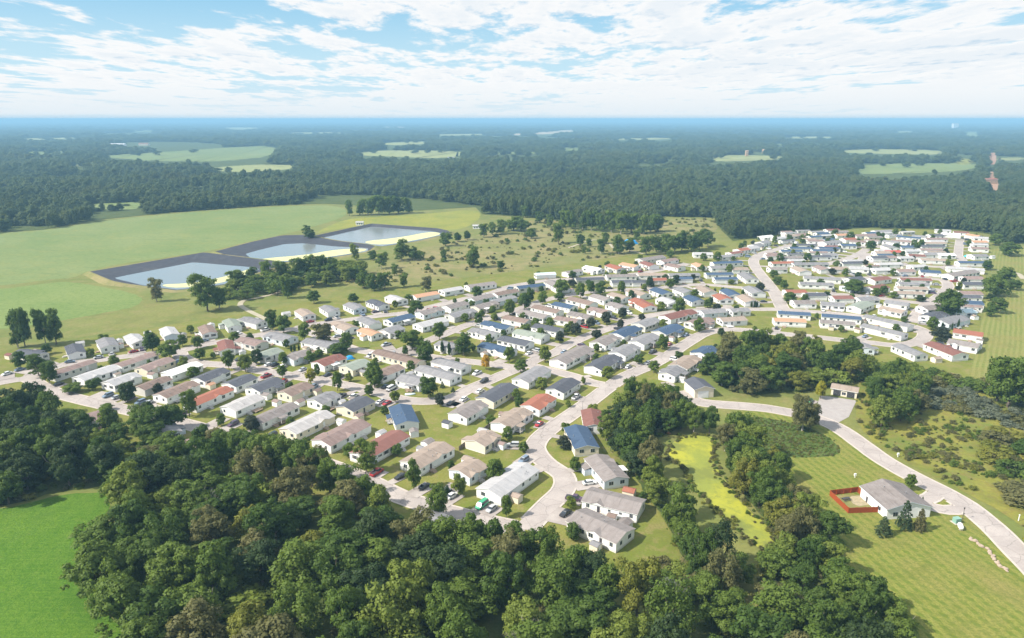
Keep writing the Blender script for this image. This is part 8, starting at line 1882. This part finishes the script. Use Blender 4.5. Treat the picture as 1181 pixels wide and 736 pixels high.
# ------------------------------------------------------------------ woods that read as one mass: crowns on points
def scatter(name, pts, scl, rot, pick, sources):
    me = bpy.data.meshes.new(name)
    me.vertices.add(len(pts))
    me.vertices.foreach_set('co', np.asarray(pts, np.float32).ravel())
    for an, ty, key, arr in (('scl', 'FLOAT_VECTOR', 'vector', scl), ('rot', 'FLOAT', 'value', rot), ('pick', 'INT', 'value', pick)):
        at = me.attributes.new(an, ty, 'POINT')
        at.data.foreach_set(key, np.asarray(arr, np.int32 if ty == 'INT' else np.float32).ravel())
    o = structure(name, me, 'stuff')
    ng = bpy.data.node_groups.new(name + '_nodes', 'GeometryNodeTree')
    ng.interface.new_socket('Geometry', in_out='INPUT', socket_type='NodeSocketGeometry')
    ng.interface.new_socket('Geometry', in_out='OUTPUT', socket_type='NodeSocketGeometry')
    N, Lk = ng.nodes, ng.links
    gi, go = N.new('NodeGroupInput'), N.new('NodeGroupOutput')
    join = N.new('GeometryNodeJoinGeometry')
    for s in reversed(sources):
        oi = N.new('GeometryNodeObjectInfo')
        oi.inputs['Object'].default_value = s
        oi.transform_space = 'ORIGINAL'
        g2i = N.new('GeometryNodeGeometryToInstance')
        Lk.new(oi.outputs['Geometry'], g2i.inputs[0])
        Lk.new(g2i.outputs[0], join.inputs[0])
    iop = N.new('GeometryNodeInstanceOnPoints')
    iop.inputs['Pick Instance'].default_value = True
    Lk.new(gi.outputs[0], iop.inputs['Points'])
    Lk.new(join.outputs[0], iop.inputs['Instance'])

    def attr(nm, ty):
        a = N.new('GeometryNodeInputNamedAttribute')
        a.data_type = ty
        a.inputs['Name'].default_value = nm
        return a.outputs['Attribute']
    Lk.new(attr('pick', 'INT'), iop.inputs['Instance Index'])
    Lk.new(attr('scl', 'FLOAT_VECTOR'), iop.inputs['Scale'])
    cx = N.new('ShaderNodeCombineXYZ')
    Lk.new(attr('rot', 'FLOAT'), cx.inputs[2])
    Lk.new(cx.outputs[0], iop.inputs['Rotation'])
    Lk.new(iop.outputs[0], go.inputs[0])
    md = o.modifiers.new('crowns', 'NODES')
    md.node_group = ng
    return o


def source_crowns(form, n):
    out = []
    seen = set()
    for o in bpy.data.objects:
        if o.name.startswith('crown') and o.data in CROWN[form] and o.data.name not in seen:
            seen.add(o.data.name)
            out.append(o)
    return out[:n]


def far_wood():
    P, S = [], []
    d = 330.0
    while d < 26000:
        sp = 8.2 if d < 800 else 8.2 * (d / 800) ** .93
        half = d * .80 + 60
        n = int(2 * half / sp)
        xs = -half + (np.arange(n) + .5) * sp + rng.normal(0, sp * .27, n)
        ys = d + rng.normal(0, sp * .27, n)
        keep = ~inpoly_np(xs, ys, NEARSIDE)
        for m, poly in FARFIELDS:      # keep the fields clear, and what would stand in the way of seeing them
            for kk in (1, CAM_H / (CAM_H - 10.0), CAM_H / (CAM_H - 17.0)):
                keep &= ~inpoly_np(xs * kk, ys * kk, poly) | (rng.random(len(xs)) < .03)
        # clearings and lanes through the far woods
        if d > 900:
            g = np.sin(xs * .0021 + 1.3) * np.sin(ys * .0017 + xs * .0006) + .5 * np.sin(xs * .0053 + ys * .0031)
            f = np.sin(xs / 310 + 2 * np.sin(ys / 210)) + np.sin(ys / 105 + 1.7 * np.sin(xs / 260))
            keep &= (np.abs(f) > .13) | (rng.random(len(xs)) < .12)
            keep &= g < (.93 if d > 2500 else 1.12)
        xs, ys = xs[keep], ys[keep]
        wd = sp * rng.uniform(.95, 1.65, len(xs))
        clump = np.sin(xs * .031 + ys * .012) * np.sin(ys * .021 - xs * .008) + np.sin(xs * .0071 + 2) * np.sin(ys * .0083)
        ht = (rng.uniform(8, 19, len(xs)) + 3.6 * clump) * (1 if d < 900 else min(1.25, (d / 900) ** .12))
        P.append(np.stack([xs, ys, np.zeros(len(xs))], 1))
        S.append(np.stack([wd / 10, wd / 10, ht / 10], 1))
        d += sp * .92
    P, S = np.concatenate(P), np.concatenate(S)
    n = len(P)
    src = source_crowns('oak', 9)
    scatter('far_wood', P, S, rng.uniform(0, 6.28, n), rng.integers(0, len(src), n), src)
    print('far wood crowns', n)


NEARSIDE = TREELINE + [(4000, -3000), (-4000, -3000)]
far_wood()


def scrub(name, polys, n, s0, s1, form, avoid=0, clus=None):
    P, S = [], []
    for poly, cnt in polys:
        xs = [p[0] for p in poly]
        ys = [p[1] for p in poly]
        k = 0
        while k < cnt:
            x, y = random.uniform(min(xs), max(xs)), random.uniform(min(ys), max(ys))
            if not inpoly(x, y, poly):
                k += .2
                continue
            if avoid and near_other(x, y, -1, 3.0):
                k += .3
                continue
            if clus and noise3.noise(Vector((x * .055, y * .055, 3.1))) + random.uniform(-.25, .25) < clus:
                k += .15
                continue
            w = s0 + (s1 - s0) * random.random() ** 2.2
            P.append((x, y, 0))
            S.append((w / 10, w / 10, w * random.uniform(.6, 1.0) / 10))
            k += 1
    src = source_crowns(form, 4)
    n = len(P)
    return scatter(name, P, S, rng.uniform(0, 6.28, n), rng.integers(0, len(src), n), src)


def poly_of(nm):
    return [P for n, m, z, P in SHEETS if n == nm]


scrub('meadow_scrub', [(poly_of('rough_meadow')[0], 1100)], 0, .8, 6.0, 'bush', 0, .03)
scrub('marsh_scrub', [(poly_of('marsh')[0], 2600)], 0, .6, 3.4, 'bush', 1, .01)
scrub('tall_reeds', [(poly_of('tall_grass')[0], 1500)], 0, .4, 1.1, 'bush', 1)
edge = []
DW = smooth_poly(DUCKWEED, 2)
for a, b in zip(DW, DW[1:] + DW[:1]):
    for _ in range(max(1, int(math.dist(a, b) * 1.6))):
        f = random.random()
        x, y = a[0] + (b[0] - a[0]) * f + random.gauss(0, .9), a[1] + (b[1] - a[1]) * f + random.gauss(0, .9)
        edge.append((x, y))
src = source_crowns('bush', 4)
w_ = rng.uniform(.6, 2.2, len(edge))
scatter('pond_reeds', [(x, y, 0) for x, y in edge], np.stack([w_ / 10, w_ / 10, w_ * rng.uniform(.6, 1.1, len(edge)) / 10], 1), rng.uniform(0, 6.28, len(edge)), rng.integers(0, len(src), len(edge)), src)
scrub('wood_undergrowth', [(P, 260) for P in [q for n, m, z, q in SHEETS if n == 'wood_floor']], 0, 1.5, 4.5, 'bush', 1)

# ------------------------------------------------------------------ club house, garages, fences and small things
def block_house(name, A, B, depth, wall_h, pitch, roof, wall, label, cat, ridge_along_front, group=None, trim='trim', openings=()):
    """front edge A>B (seen left to right), the house lies behind it; openings: (side, u, z, mesh, part name)"""
    L = math.hypot(B[0] - A[0], B[1] - A[1])
    ang = math.atan2(B[1] - A[1], B[0] - A[0])
    n = (-math.sin(ang), math.cos(ang))
    cx, cy = (A[0] + B[0]) / 2 + n[0] * depth / 2, (A[1] + B[1]) / 2 + n[1] * depth / 2
    root = link(name, None, None, (cx, cy, 0), ang)
    x, y = L / 2, depth / 2
    b = MB()
    if ridge_along_front:
        ri = pitch * y
        vs = [(-x, -y, 0), (x, -y, 0), (x, y, 0), (-x, y, 0), (-x, -y, wall_h), (x, -y, wall_h), (x, y, wall_h), (-x, y, wall_h), (-x, 0, wall_h + ri), (x, 0, wall_h + ri)]
        b.add(vs, [(0, 1, 5, 4), (2, 3, 7, 6), (1, 2, 6, 9, 5), (3, 0, 4, 8, 7)])
    else:
        ri = pitch * x
        vs = [(-x, -y, 0), (x, -y, 0), (x, y, 0), (-x, y, 0), (-x, -y, wall_h), (x, -y, wall_h), (x, y, wall_h), (-x, y, wall_h), (0, -y, wall_h + ri), (0, y, wall_h + ri)]
        b.add(vs, [(0, 1, 5, 8, 4), (2, 3, 7, 9, 6), (1, 2, 6, 5), (3, 0, 4, 7)])
    link('wall', b.mesh('wall', ['wall_' + wall]), root)
    b = MB()
    ov, th, e = .5, .2, .45
    half, ext = (y, x) if ridge_along_front else (x, y)
    zr, ze = wall_h + ri + .02, wall_h - pitch * ov + .02
    for s in (-1, 1):
        q = [(-ext - e, 0, zr), (ext + e, 0, zr), (ext + e, s * (half + ov), ze), (-ext - e, s * (half + ov), ze)]
        q += [(p[0], p[1], p[2] + th) for p in q]
        if not ridge_along_front:
            q = [(-p[1], p[0], p[2]) for p in q]
        f = [(4, 5, 6, 7), (0, 3, 2, 1), (2, 3, 7, 6), (1, 2, 6, 5), (3, 0, 4, 7)]
        if s > 0:
            f = [k[::-1] for k in f]
        b.add(q, f[:1], 0)
        b.add(q, f[1:], 1)
    link('roof', b.mesh('roof', ['roof_' + roof, trim]), root)
    for side, u, z, me, pn in openings:
        if side == 'f':
            link(pn, me, root, (u, -y - .004, z), 0)
        elif side == 'b':
            link(pn, me, root, (u, y + .004, z), math.pi)
        elif side == 'l':
            link(pn, me, root, (-x - .004, u, z), -math.pi / 2)
        else:
            link(pn, me, root, (x + .004, u, z), math.pi / 2)
    return tag(root, label, cat, group)


def panel_door(w, h, mat):
    b = MB()
    b.box(-w / 2 - .12, w / 2 + .12, -.05, 0, 0, h + .12, 0)
    n = 4
    for k in range(n):
        b.box(-w / 2, w / 2, -.08, -.05, h * k / n + .02, h * (k + 1) / n - .02, 1)
    return b.mesh('garage_door', ['trim', mat])


GD_W, GD_D = panel_door(4.6, 3.0, 'white_plastic'), panel_door(3.0, 2.5, 'garage_dark')
club = block_house('club_house', (111.5, 185.8), (125.2, 187.2), 13.5, 3.5, .30, 'q', 'w', 'white community building with a broad grey brown gable roof beside the red fence', 'building', False, None, 'wall_s',
                   [('f', -4.2, 1.7, WIN[('a', 0)], 'window'), ('f', 0, 3.9, WIN[('b', 0)], 'window'), ('f', 4, 1.7, WIN[('a', 0)], 'window'), ('l', -3, 1.7, WIN[('a', 0)], 'window'), ('l', 3.2, 0, DOOR, 'door'),
                    ('r', -3, 1.7, WIN[('a', 0)], 'window'), ('r', 1, 0, DOOR, 'door'), ('r', 4, 1.7, WIN[('a', 0)], 'window')])
b = MB()
for k, (u, v) in enumerate(((-2, 3), (2.5, -1))):
    b.tube((u, v, 4.6), (u, v, 5.6), .14, .14, 8)
link('vent_pipe', b.mesh('vent_pipe', ['metal']), club)
block_house('twin_garage', (138.2, 285.1), (146.9, 280.0), 6.2, 3.0, .25, 't', 'c', 'low tan-roofed garage with two dark openings at the head of the parking court', 'garage', True, None, 'trim',
            [('f', -2.7, 0, GD_D, 'garage_door'), ('f', 2.7, 0, GD_D, 'garage_door'), ('f', 0, 1.4, WIN[('a', 0)], 'window')])
block_house('service_garage', (77.9, 280.4), (86.4, 281.9), 11, 4.0, .32, 'd', 'c', 'cream gable garage with charcoal roof and big white door above the yellow pond', 'garage', False, None, 'trim', [('f', -.4, 0, GD_W, 'garage_door')])


def fence(name, pts, h, mat, label):
    root = link(name, None, None, (pts[0][0], pts[0][1], 0))
    ox, oy = pts[0]
    for (x0, y0), (x1, y1) in zip(pts, pts[1:]):
        d = math.hypot(x1 - x0, y1 - y0)
        a = math.atan2(y1 - y0, x1 - x0)
        b = MB()
        n = max(2, int(d / .28))
        for k in range(n):
            u = d * k / n
            b.box(u + .01, u + d / n - .012, -.03, .03 + (k % 2) * .012, .08, h + random.uniform(-.03, .03), 0)
        b.box(0, d, .045, .09, .35, .47, 0)
        b.box(0, d, .045, .09, h - .45, h - .33, 0)
        link('fence_panel', b.mesh('fence_panel', [mat]), root, (x0 - ox, y0 - oy, 0), a)
        for k in range(int(d / 2.6) + 1):
            b = MB()
            b.box(-.07, .07, .09, .23, 0, h + .08, 0)
            u = min(d, 2.6 * k)
            link('fence_post', b.mesh('fence_post', [mat]), root, (x0 - ox + math.cos(a) * u, y0 - oy + math.sin(a) * u, 0), a)
    tag(root, label, 'fence')


fence('board_fence', [(110.8, 199.0), (110.6, 202.0), (100.7, 199.8), (101.8, 189.3), (111.2, 189.9)], 1.9, 'redwood', 'rust red board fence round the yard beside the community building')
fence('privacy_fence', [(-8.7, 251.2), (-19.1, 231.1)], 1.8, 'greywood', 'weathered dark board fence on the open lawn behind a cream home')
for (x, y, a) in ((104.6, 197.0, .3),):
    root = link('picnic_table', None, None, (x, y, .06), a)
    b = MB()
    b.box(-1.3, 1.3, -.4, .4, .70, .76)
    link('table_top', b.mesh('table_top', ['garage_dark']), root)
    for s in (-1, 1):
        b = MB()
        b.box(-1.3, 1.3, s * .75 - .14, s * .75 + .14, .42, .47)
        link('bench', b.mesh('bench', ['garage_dark']), root)
        b = MB()
        for t_ in (-1, 1):
            b.tube((s * 1.0, t_ * .75, 0), (s * 1.0, t_ * .2, .70), .05, .05, 5)
        b.box(s * 1.0 - .05, s * 1.0 + .05, -.8, .8, .36, .42)
        link('leg', b.mesh('leg', ['garage_dark']), root)
    tag(root, 'black picnic table inside the red fenced yard', 'picnic table')


def lamp(x, y, h, arm, label, a=0.0, mat='metal'):
    root = link('street_lamp', None, None, (x, y, 0), a)
    b = MB()
    b.tube((0, 0, 0), (0, 0, .5), .16, .13, 8)
    b.tube((0, 0, .5), (0, 0, h), .085, .06, 8)
    link('post', b.mesh('post', [mat]), root)
    b = MB()
    if arm:
        b.tube((0, 0, h - .1), (arm, 0, h + .25), .045, .04, 6)
        link('arm', b.mesh('arm', [mat]), root)
        b = MB()
        b.box(arm - .1, arm + .6, -.16, .16, h + .17, h + .32)
    else:
        b.tube((0, 0, h), (0, 0, h + .5), .14, .24, 6)
        b.tube((0, 0, h + .5), (0, 0, h + .72), .27, .05, 6)
    link('lamp_head', b.mesh('lamp_head', [mat]), root)
    tag(root, label, 'street lamp', 'street lamps of the park')


lamp(134.4, 186.0, 3.4, 0, 'short dark lantern post where the building drive meets the entrance road', 0, 'post')
for x, y, a, w in ((28.1, 260.6, 2.2, 'on the kerb of the winding street below the rust red home'), (88.3, 359.0, -.8, 'by the bend of the winding street under the navy-roofed homes'),
                   (-29.6, 335.4, 1.2, 'between the columnar evergreens and the big green tree'), (-19.1, 300.8, .4, 'on the corner lawn opposite the golden orange tree'),
                   (175.1, 480.2, 2.0, 'beside the main road at the far blocks'), (-74.5, 351.5, .6, 'on the lawn by the orange-roofed home in the left blocks')):
    lamp(x, y, 7.0, 1.5, 'tall grey arm lamp ' + w, a)


def cover(name, x, y, z, w, d, h, mat, label, cat, a=0.0):
    """something under a tarpaulin: a sagging cover over a boxy heap, tied to stakes"""
    root = link(name, None, None, (x, y, 0), a)
    vs, fs = [], []
    n = 8
    r = random.Random(int(x))
    for i in range(n + 1):
        for j in range(n + 1):
            u, v = i / n * 2 - 1, j / n * 2 - 1
            k = (1 - abs(u) ** 5) * (1 - abs(v) ** 5)
            vs.append((u * w / 2, v * d / 2, .05 + h * k * (.85 + .15 * math.cos(u * 2.2)) + r.uniform(0, .06)))
    for i in range(n):
        for j in range(n):
            a0 = i * (n + 1) + j
            fs.append((a0, a0 + n + 1, a0 + n + 2, a0 + 1))
    link('tarpaulin', mesh_of('tarpaulin', vs, fs, [mat], None, True), root)
    b = MB()
    b.box(-w * .38, w * .38, -d * .38, d * .38, 0, h * .7)
    link('covered_load', b.mesh('covered_load', ['greywood']), root)
    tag(root, label, cat)


cover('tarp_covered_heap', -80.7, 332.1, 0, 4.2, 3.0, 1.7, 'blue_tarp', 'bright blue tarpaulin over a heap beside the maroon-roofed home', 'covered heap', .4)
cover('tarp_covered_heap', 93.6, 322.6, 0, 3.4, 2.4, 1.6, 'blue_tarp', 'bright blue tarpaulin between the tan roof and the navy roof by the winding street', 'covered heap', 1.0)
cover('tarp_covered_heap', 395.1, 602.8, 0, 6.0, 4.0, 1.4, 'teal_tarp', 'teal cover on a back lawn in the far right corner of the park', 'covered heap', .2)
cover('tarp_covered_heap', 113.3, 669.0, 0, 14, 9, 4.2, 'blue_tarp', 'large blue covered stack standing in the meadow behind the park', 'covered heap', .2)

# upturned pale boat on the kerb lawn of the middle street
root = link('rowing_boat', None, None, (-44.0, 284.6, .15), .1)
vs, fs = [], []
st = [(-2.3, .75), (-1.2, .85), (.2, .8), (1.4, .5), (2.2, .05)]
for x, w in st:
    for k in range(7):
        t_ = math.pi * k / 6
        vs.append((x, math.cos(t_) * w, .05 + math.sin(t_) * .62 * (1 - .12 * abs(x) / 2.3)))
for i in range(len(st) - 1):
    for k in range(6):
        a0 = i * 7 + k
        fs.append((a0, a0 + 1, a0 + 8, a0 + 7))
fs.append((6, 5, 4, 3, 2, 1, 0))
link('hull', mesh_of('hull', vs, fs, ['roof_a'], None, True), root)
b = MB()
b.box(-2.2, 2.1, -.05, .05, .62, .72)
link('keel', b.mesh('keel', ['white_plastic']), root)
tag(root, 'pale blue upturned boat on the lawn edge below the grey-roofed home', 'boat')

# utility cabinets, tank, pedestals, sign post
root = link('utility_cabinet', None, None, (131.5, 184.2, 0), .2)
b = MB()
b.box(-1.3, 1.3, -1.1, 1.1, 0, .16)
link('plinth', b.mesh('plinth', ['kerb']), root)
b = MB()
b.box(-.9, .9, -.7, .7, .16, 1.55)
b.box(-.95, .95, -.75, .75, 1.55, 1.65)
link('cabinet', b.mesh('cabinet', ['green_box']), root)
b = MB()
b.box(-.8, -.02, -.73, -.702, .25, 1.45)
b.box(.02, .8, -.73, -.702, .25, 1.45)
link('door', b.mesh('door', ['green_box']), root)
tag(root, 'green utility cabinet on a plinth beside the dark lantern post', 'utility cabinet')
root = link('storage_tank', None, None, (130.6, 180.9, 0), 1.2)
b = MB()
N_ = 10
for i in range(N_):
    x0, x1 = -1.5 + 3.0 * i / N_, -1.5 + 3.0 * (i + 1) / N_
    r0, r1 = [.72 * math.sqrt(max(.02, 1 - (abs(q) / 1.52) ** 4)) for q in (x0, x1)]
    b.tube((x0, 0, .95), (x1, 0, .95), r0, r1, 12)
link('tank', b.mesh('tank', ['white_plastic'], False), root)
for s in (-.8, .8):
    b = MB()
    b.box(s - .15, s + .15, -.5, .5, 0, .45)
    link('leg', b.mesh('leg', ['kerb']), root)
tag(root, 'white rounded tank lying beside the green utility cabinet', 'tank')
for x, y, w in ((114.2, 211.4, 'on the mown lawn above the red fence'), (136.4, 226.4, 'on the verge across the entrance road')):
    root = link('meter_pedestal', None, None, (x, y, 0), .2)
    b = MB()
    b.box(-.12, .12, -.12, .12, 0, .7)
    link('stand', b.mesh('stand', ['white_plastic']), root)
    b = MB()
    b.box(-.35, .35, -.22, .22, .7, 1.5)
    link('box', b.mesh('box', ['white_plastic']), root)
    tag(root, 'small white meter pedestal ' + w, 'meter pedestal')
root = link('marker_post', None, None, (150.5, 185.1, 0), .3)
b = MB()
b.box(-.10, .10, -.10, .10, 0, 2.0)
link('post', b.mesh('post', ['white_plastic']), root)
b = MB()
b.box(-.16, .16, -.16, .16, 2.0, 2.12)
link('cap', b.mesh('cap', ['white_plastic']), root)
tag(root, 'white marker post on the right verge of the entrance road', 'post')

# boulders edging the lawn
from mathutils import noise as mnoise
for k in range(26):
    t_ = k / 25
    x, y = 130.2 + .9 * math.sin(t_ * 5) + random.uniform(-.5, .5) + t_ * 1.4, 176.2 - 15.5 * t_ + random.uniform(-.3, .3)
    bm_v = []
    s = random.uniform(.28, .62)
    vs, fs = [], []
    for i in range(6):
        for j in range(9):
            th, ph = math.pi * (i + .5) / 6, 2 * math.pi * j / 9
            d = Vector((math.sin(th) * math.cos(ph), math.sin(th) * math.sin(ph), math.cos(th)))
            q = d * s * (1 + .35 * mnoise.noise(d * 1.6 + Vector((k, 0, 0))))
            vs.append((q.x * 1.3, q.y, q.z * .75 + s * .45))
    for i in range(5):
        for j in range(9):
            fs.append((i * 9 + j, (i + 1) * 9 + j, (i + 1) * 9 + (j + 1) % 9, i * 9 + (j + 1) % 9))
    fs += [tuple(range(9))[::-1][::-1], tuple(range(45, 54))[::-1]]
    o = link('boulder', mesh_of('boulder', vs, fs, ['stone'], None, False), None, (x, y, 0), random.uniform(0, 6))
    tag(o, 'tan boulder in the line of rocks edging the mown lawn by the entrance road', 'boulder', 'boulders along the lawn edge')

# mulch bed under the yellow tree
b = MB()
b.add([(143 + 2.6 * math.cos(k * .349), 170.6 + 3.4 * math.sin(k * .349), .13) for k in range(18)], [tuple(range(18))])
structure('mulch_bed', b.mesh('mulch_bed', ['mulch']))

# bare dead trees in the copses
for x, y, h, w, where in ((135.7, 331.0, 10, 7, 'left of two in the garage copse'), (141.9, 333.4, 9, 6, 'right of two in the garage copse'), (-89.7, 185.6, 10, 8, 'in the wood beside the bright green field'), (3, 128, 12, 7, 'in the middle of the front wood')):
    root = link('dead_tree', None, None, (x, y, 0), random.uniform(0, 6))
    b = MB()
    r = random.Random(int(h * 10 + x))
    b.tube((0, 0, 0), (.1, 0, h * .55), .24, .15, 7)
    link('trunk', b.mesh('trunk', ['pale_bark']), root)
    b = MB()

    def grow(p, d, ln, rd, n):
        q = p + d * ln
        b.tube(p, q, rd, rd * .55, 5)
        if n == 0:
            return
        for _ in range(3):
            e = (d + Vector((r.uniform(-.8, .8), r.uniform(-.8, .8), r.uniform(-.1, .5)))).normalized()
            grow(q if _ else p + d * ln * .6, e, ln * r.uniform(.55, .8), rd * .6, n - 1)
    for k in range(7):
        a = k * 2.4
        grow(Vector((.08, 0, h * (.25 + .05 * k))), Vector((math.cos(a) * .8, math.sin(a) * .8, .75)).normalized(), h * .2, .09, 3)
    link('bare_branches', b.mesh('bare_branches', ['pale_bark']), root)
    tag(root, 'leafless pale grey dead tree ' + where, 'dead tree')
t = tree('shrub', 59.3, 244.6, 4.5, 2.6, 'tall', 'R', 'rusty red dying young tree on the upper bank of the yellow pond', 'shrub')

# far buildings that show as pale specks among the woods
FARB = [(-1360, 8380, 235, 60, 16, 'w', 'w', 'long white warehouse far off near the horizon, left of centre'), (-195, 1892, 26, 12, 6, 'l', 'w', 'small white farm building under the tan far field'),
        (-179, 2117, 20, 10, 6, 'g', 'w', 'pale grey roofed house at the right end of the tan far field'), (-295, 1988, 16, 10, 6, 'l', 'w', 'white house under the left end of the tan far field'),
        (-1999, 3226, 46, 18, 8, 'g', 'w', 'leftmost white house of the far village on the left'), (-1842, 3175, 60, 18, 8, 'l', 'w', 'long pale house in the middle of the far village on the left'),
        (-1720, 3150, 70, 20, 9, 'w', 'w', 'bright white long house of the far village on the left'), (-1640, 3226, 40, 18, 9, 'r', 'c', 'red-roofed house at the right end of the far village'),
        (-1294, 2164, 22, 12, 7, 'r', 'w', 'red-roofed farmhouse by the pale clearing on the left'), (748, 2300, 8, 8, 17, 'o', 'k', 'left tall tan tower behind the pale field right of centre'),
        (877, 2500, 18, 12, 12, 'o', 'k', 'right tan block behind the pale field right of centre'), (5095, 8380, 60, 40, 60, 'l', 'w', 'white silo block near the horizon on the right'),
        (-38, 763, 9, 6, 3.2, 'l', 'w', 'small white hut on the edge of the yellow meadow strip'), (-171, 789, 8, 6, 3.2, 'l', 'w', 'small white pump house on the far bank of the lagoons'),
        (1370, 2075, 20, 14, 12, 'r', 'k', 'upper brick house showing in the woods at far right'), (872, 1300, 22, 12, 9, 'r', 'k', 'lower brick house showing in the woods at far right')]
for x, y, w, d, h, rf, wl, lab in FARB:
    block_house('distant_building', (x - w / 2, y), (x + w / 2, y + w * .05), d, h, .25, rf, wl, lab, 'building', True, None, 'trim', [('f', u * w, h * .5, WIN[('a', 0)], 'window') for u in (-.3, 0, .3)])
# timber power pole on the right
root = link('power_pole', None, None, (505.7, 704.9, 0), .4)
b = MB()
b.tube((0, 0, 0), (0, 0, 15), .2, .13, 8)
link('pole', b.mesh('pole', ['pale_bark']), root)
b = MB()
b.box(-1.6, 1.6, -.08, .08, 13.6, 13.8)
b.box(-1.2, 1.2, -.08, .08, 12.4, 12.6)
link('crossarm', b.mesh('crossarm', ['pale_bark']), root)
tag(root, 'tall pale timber power pole above the trees on the far right', 'power pole')


# ------------------------------------------------------------------ haze: the air itself
hz = MB()
hz.box(-41000, 41000, -1500, 41500, -1.2, CAM_H + 4)
t = bpy.data.materials.new('haze_air')
t.use_nodes = True
t.node_tree.nodes.clear()
mo = t.node_tree.nodes.new('ShaderNodeOutputMaterial')
pv = t.node_tree.nodes.new('ShaderNodeVolumePrincipled')
pv.inputs['Color'].default_value = (.33, .63, .88, 1)
pv.inputs['Density'].default_value = .00017
pv.inputs['Anisotropy'].default_value = .0
t.node_tree.links.new(pv.outputs[0], mo.inputs['Volume'])
t.volume_intersection_method if False else None
MATS['haze'] = t
structure('haze', hz.mesh('haze', ['haze']), 'stuff')
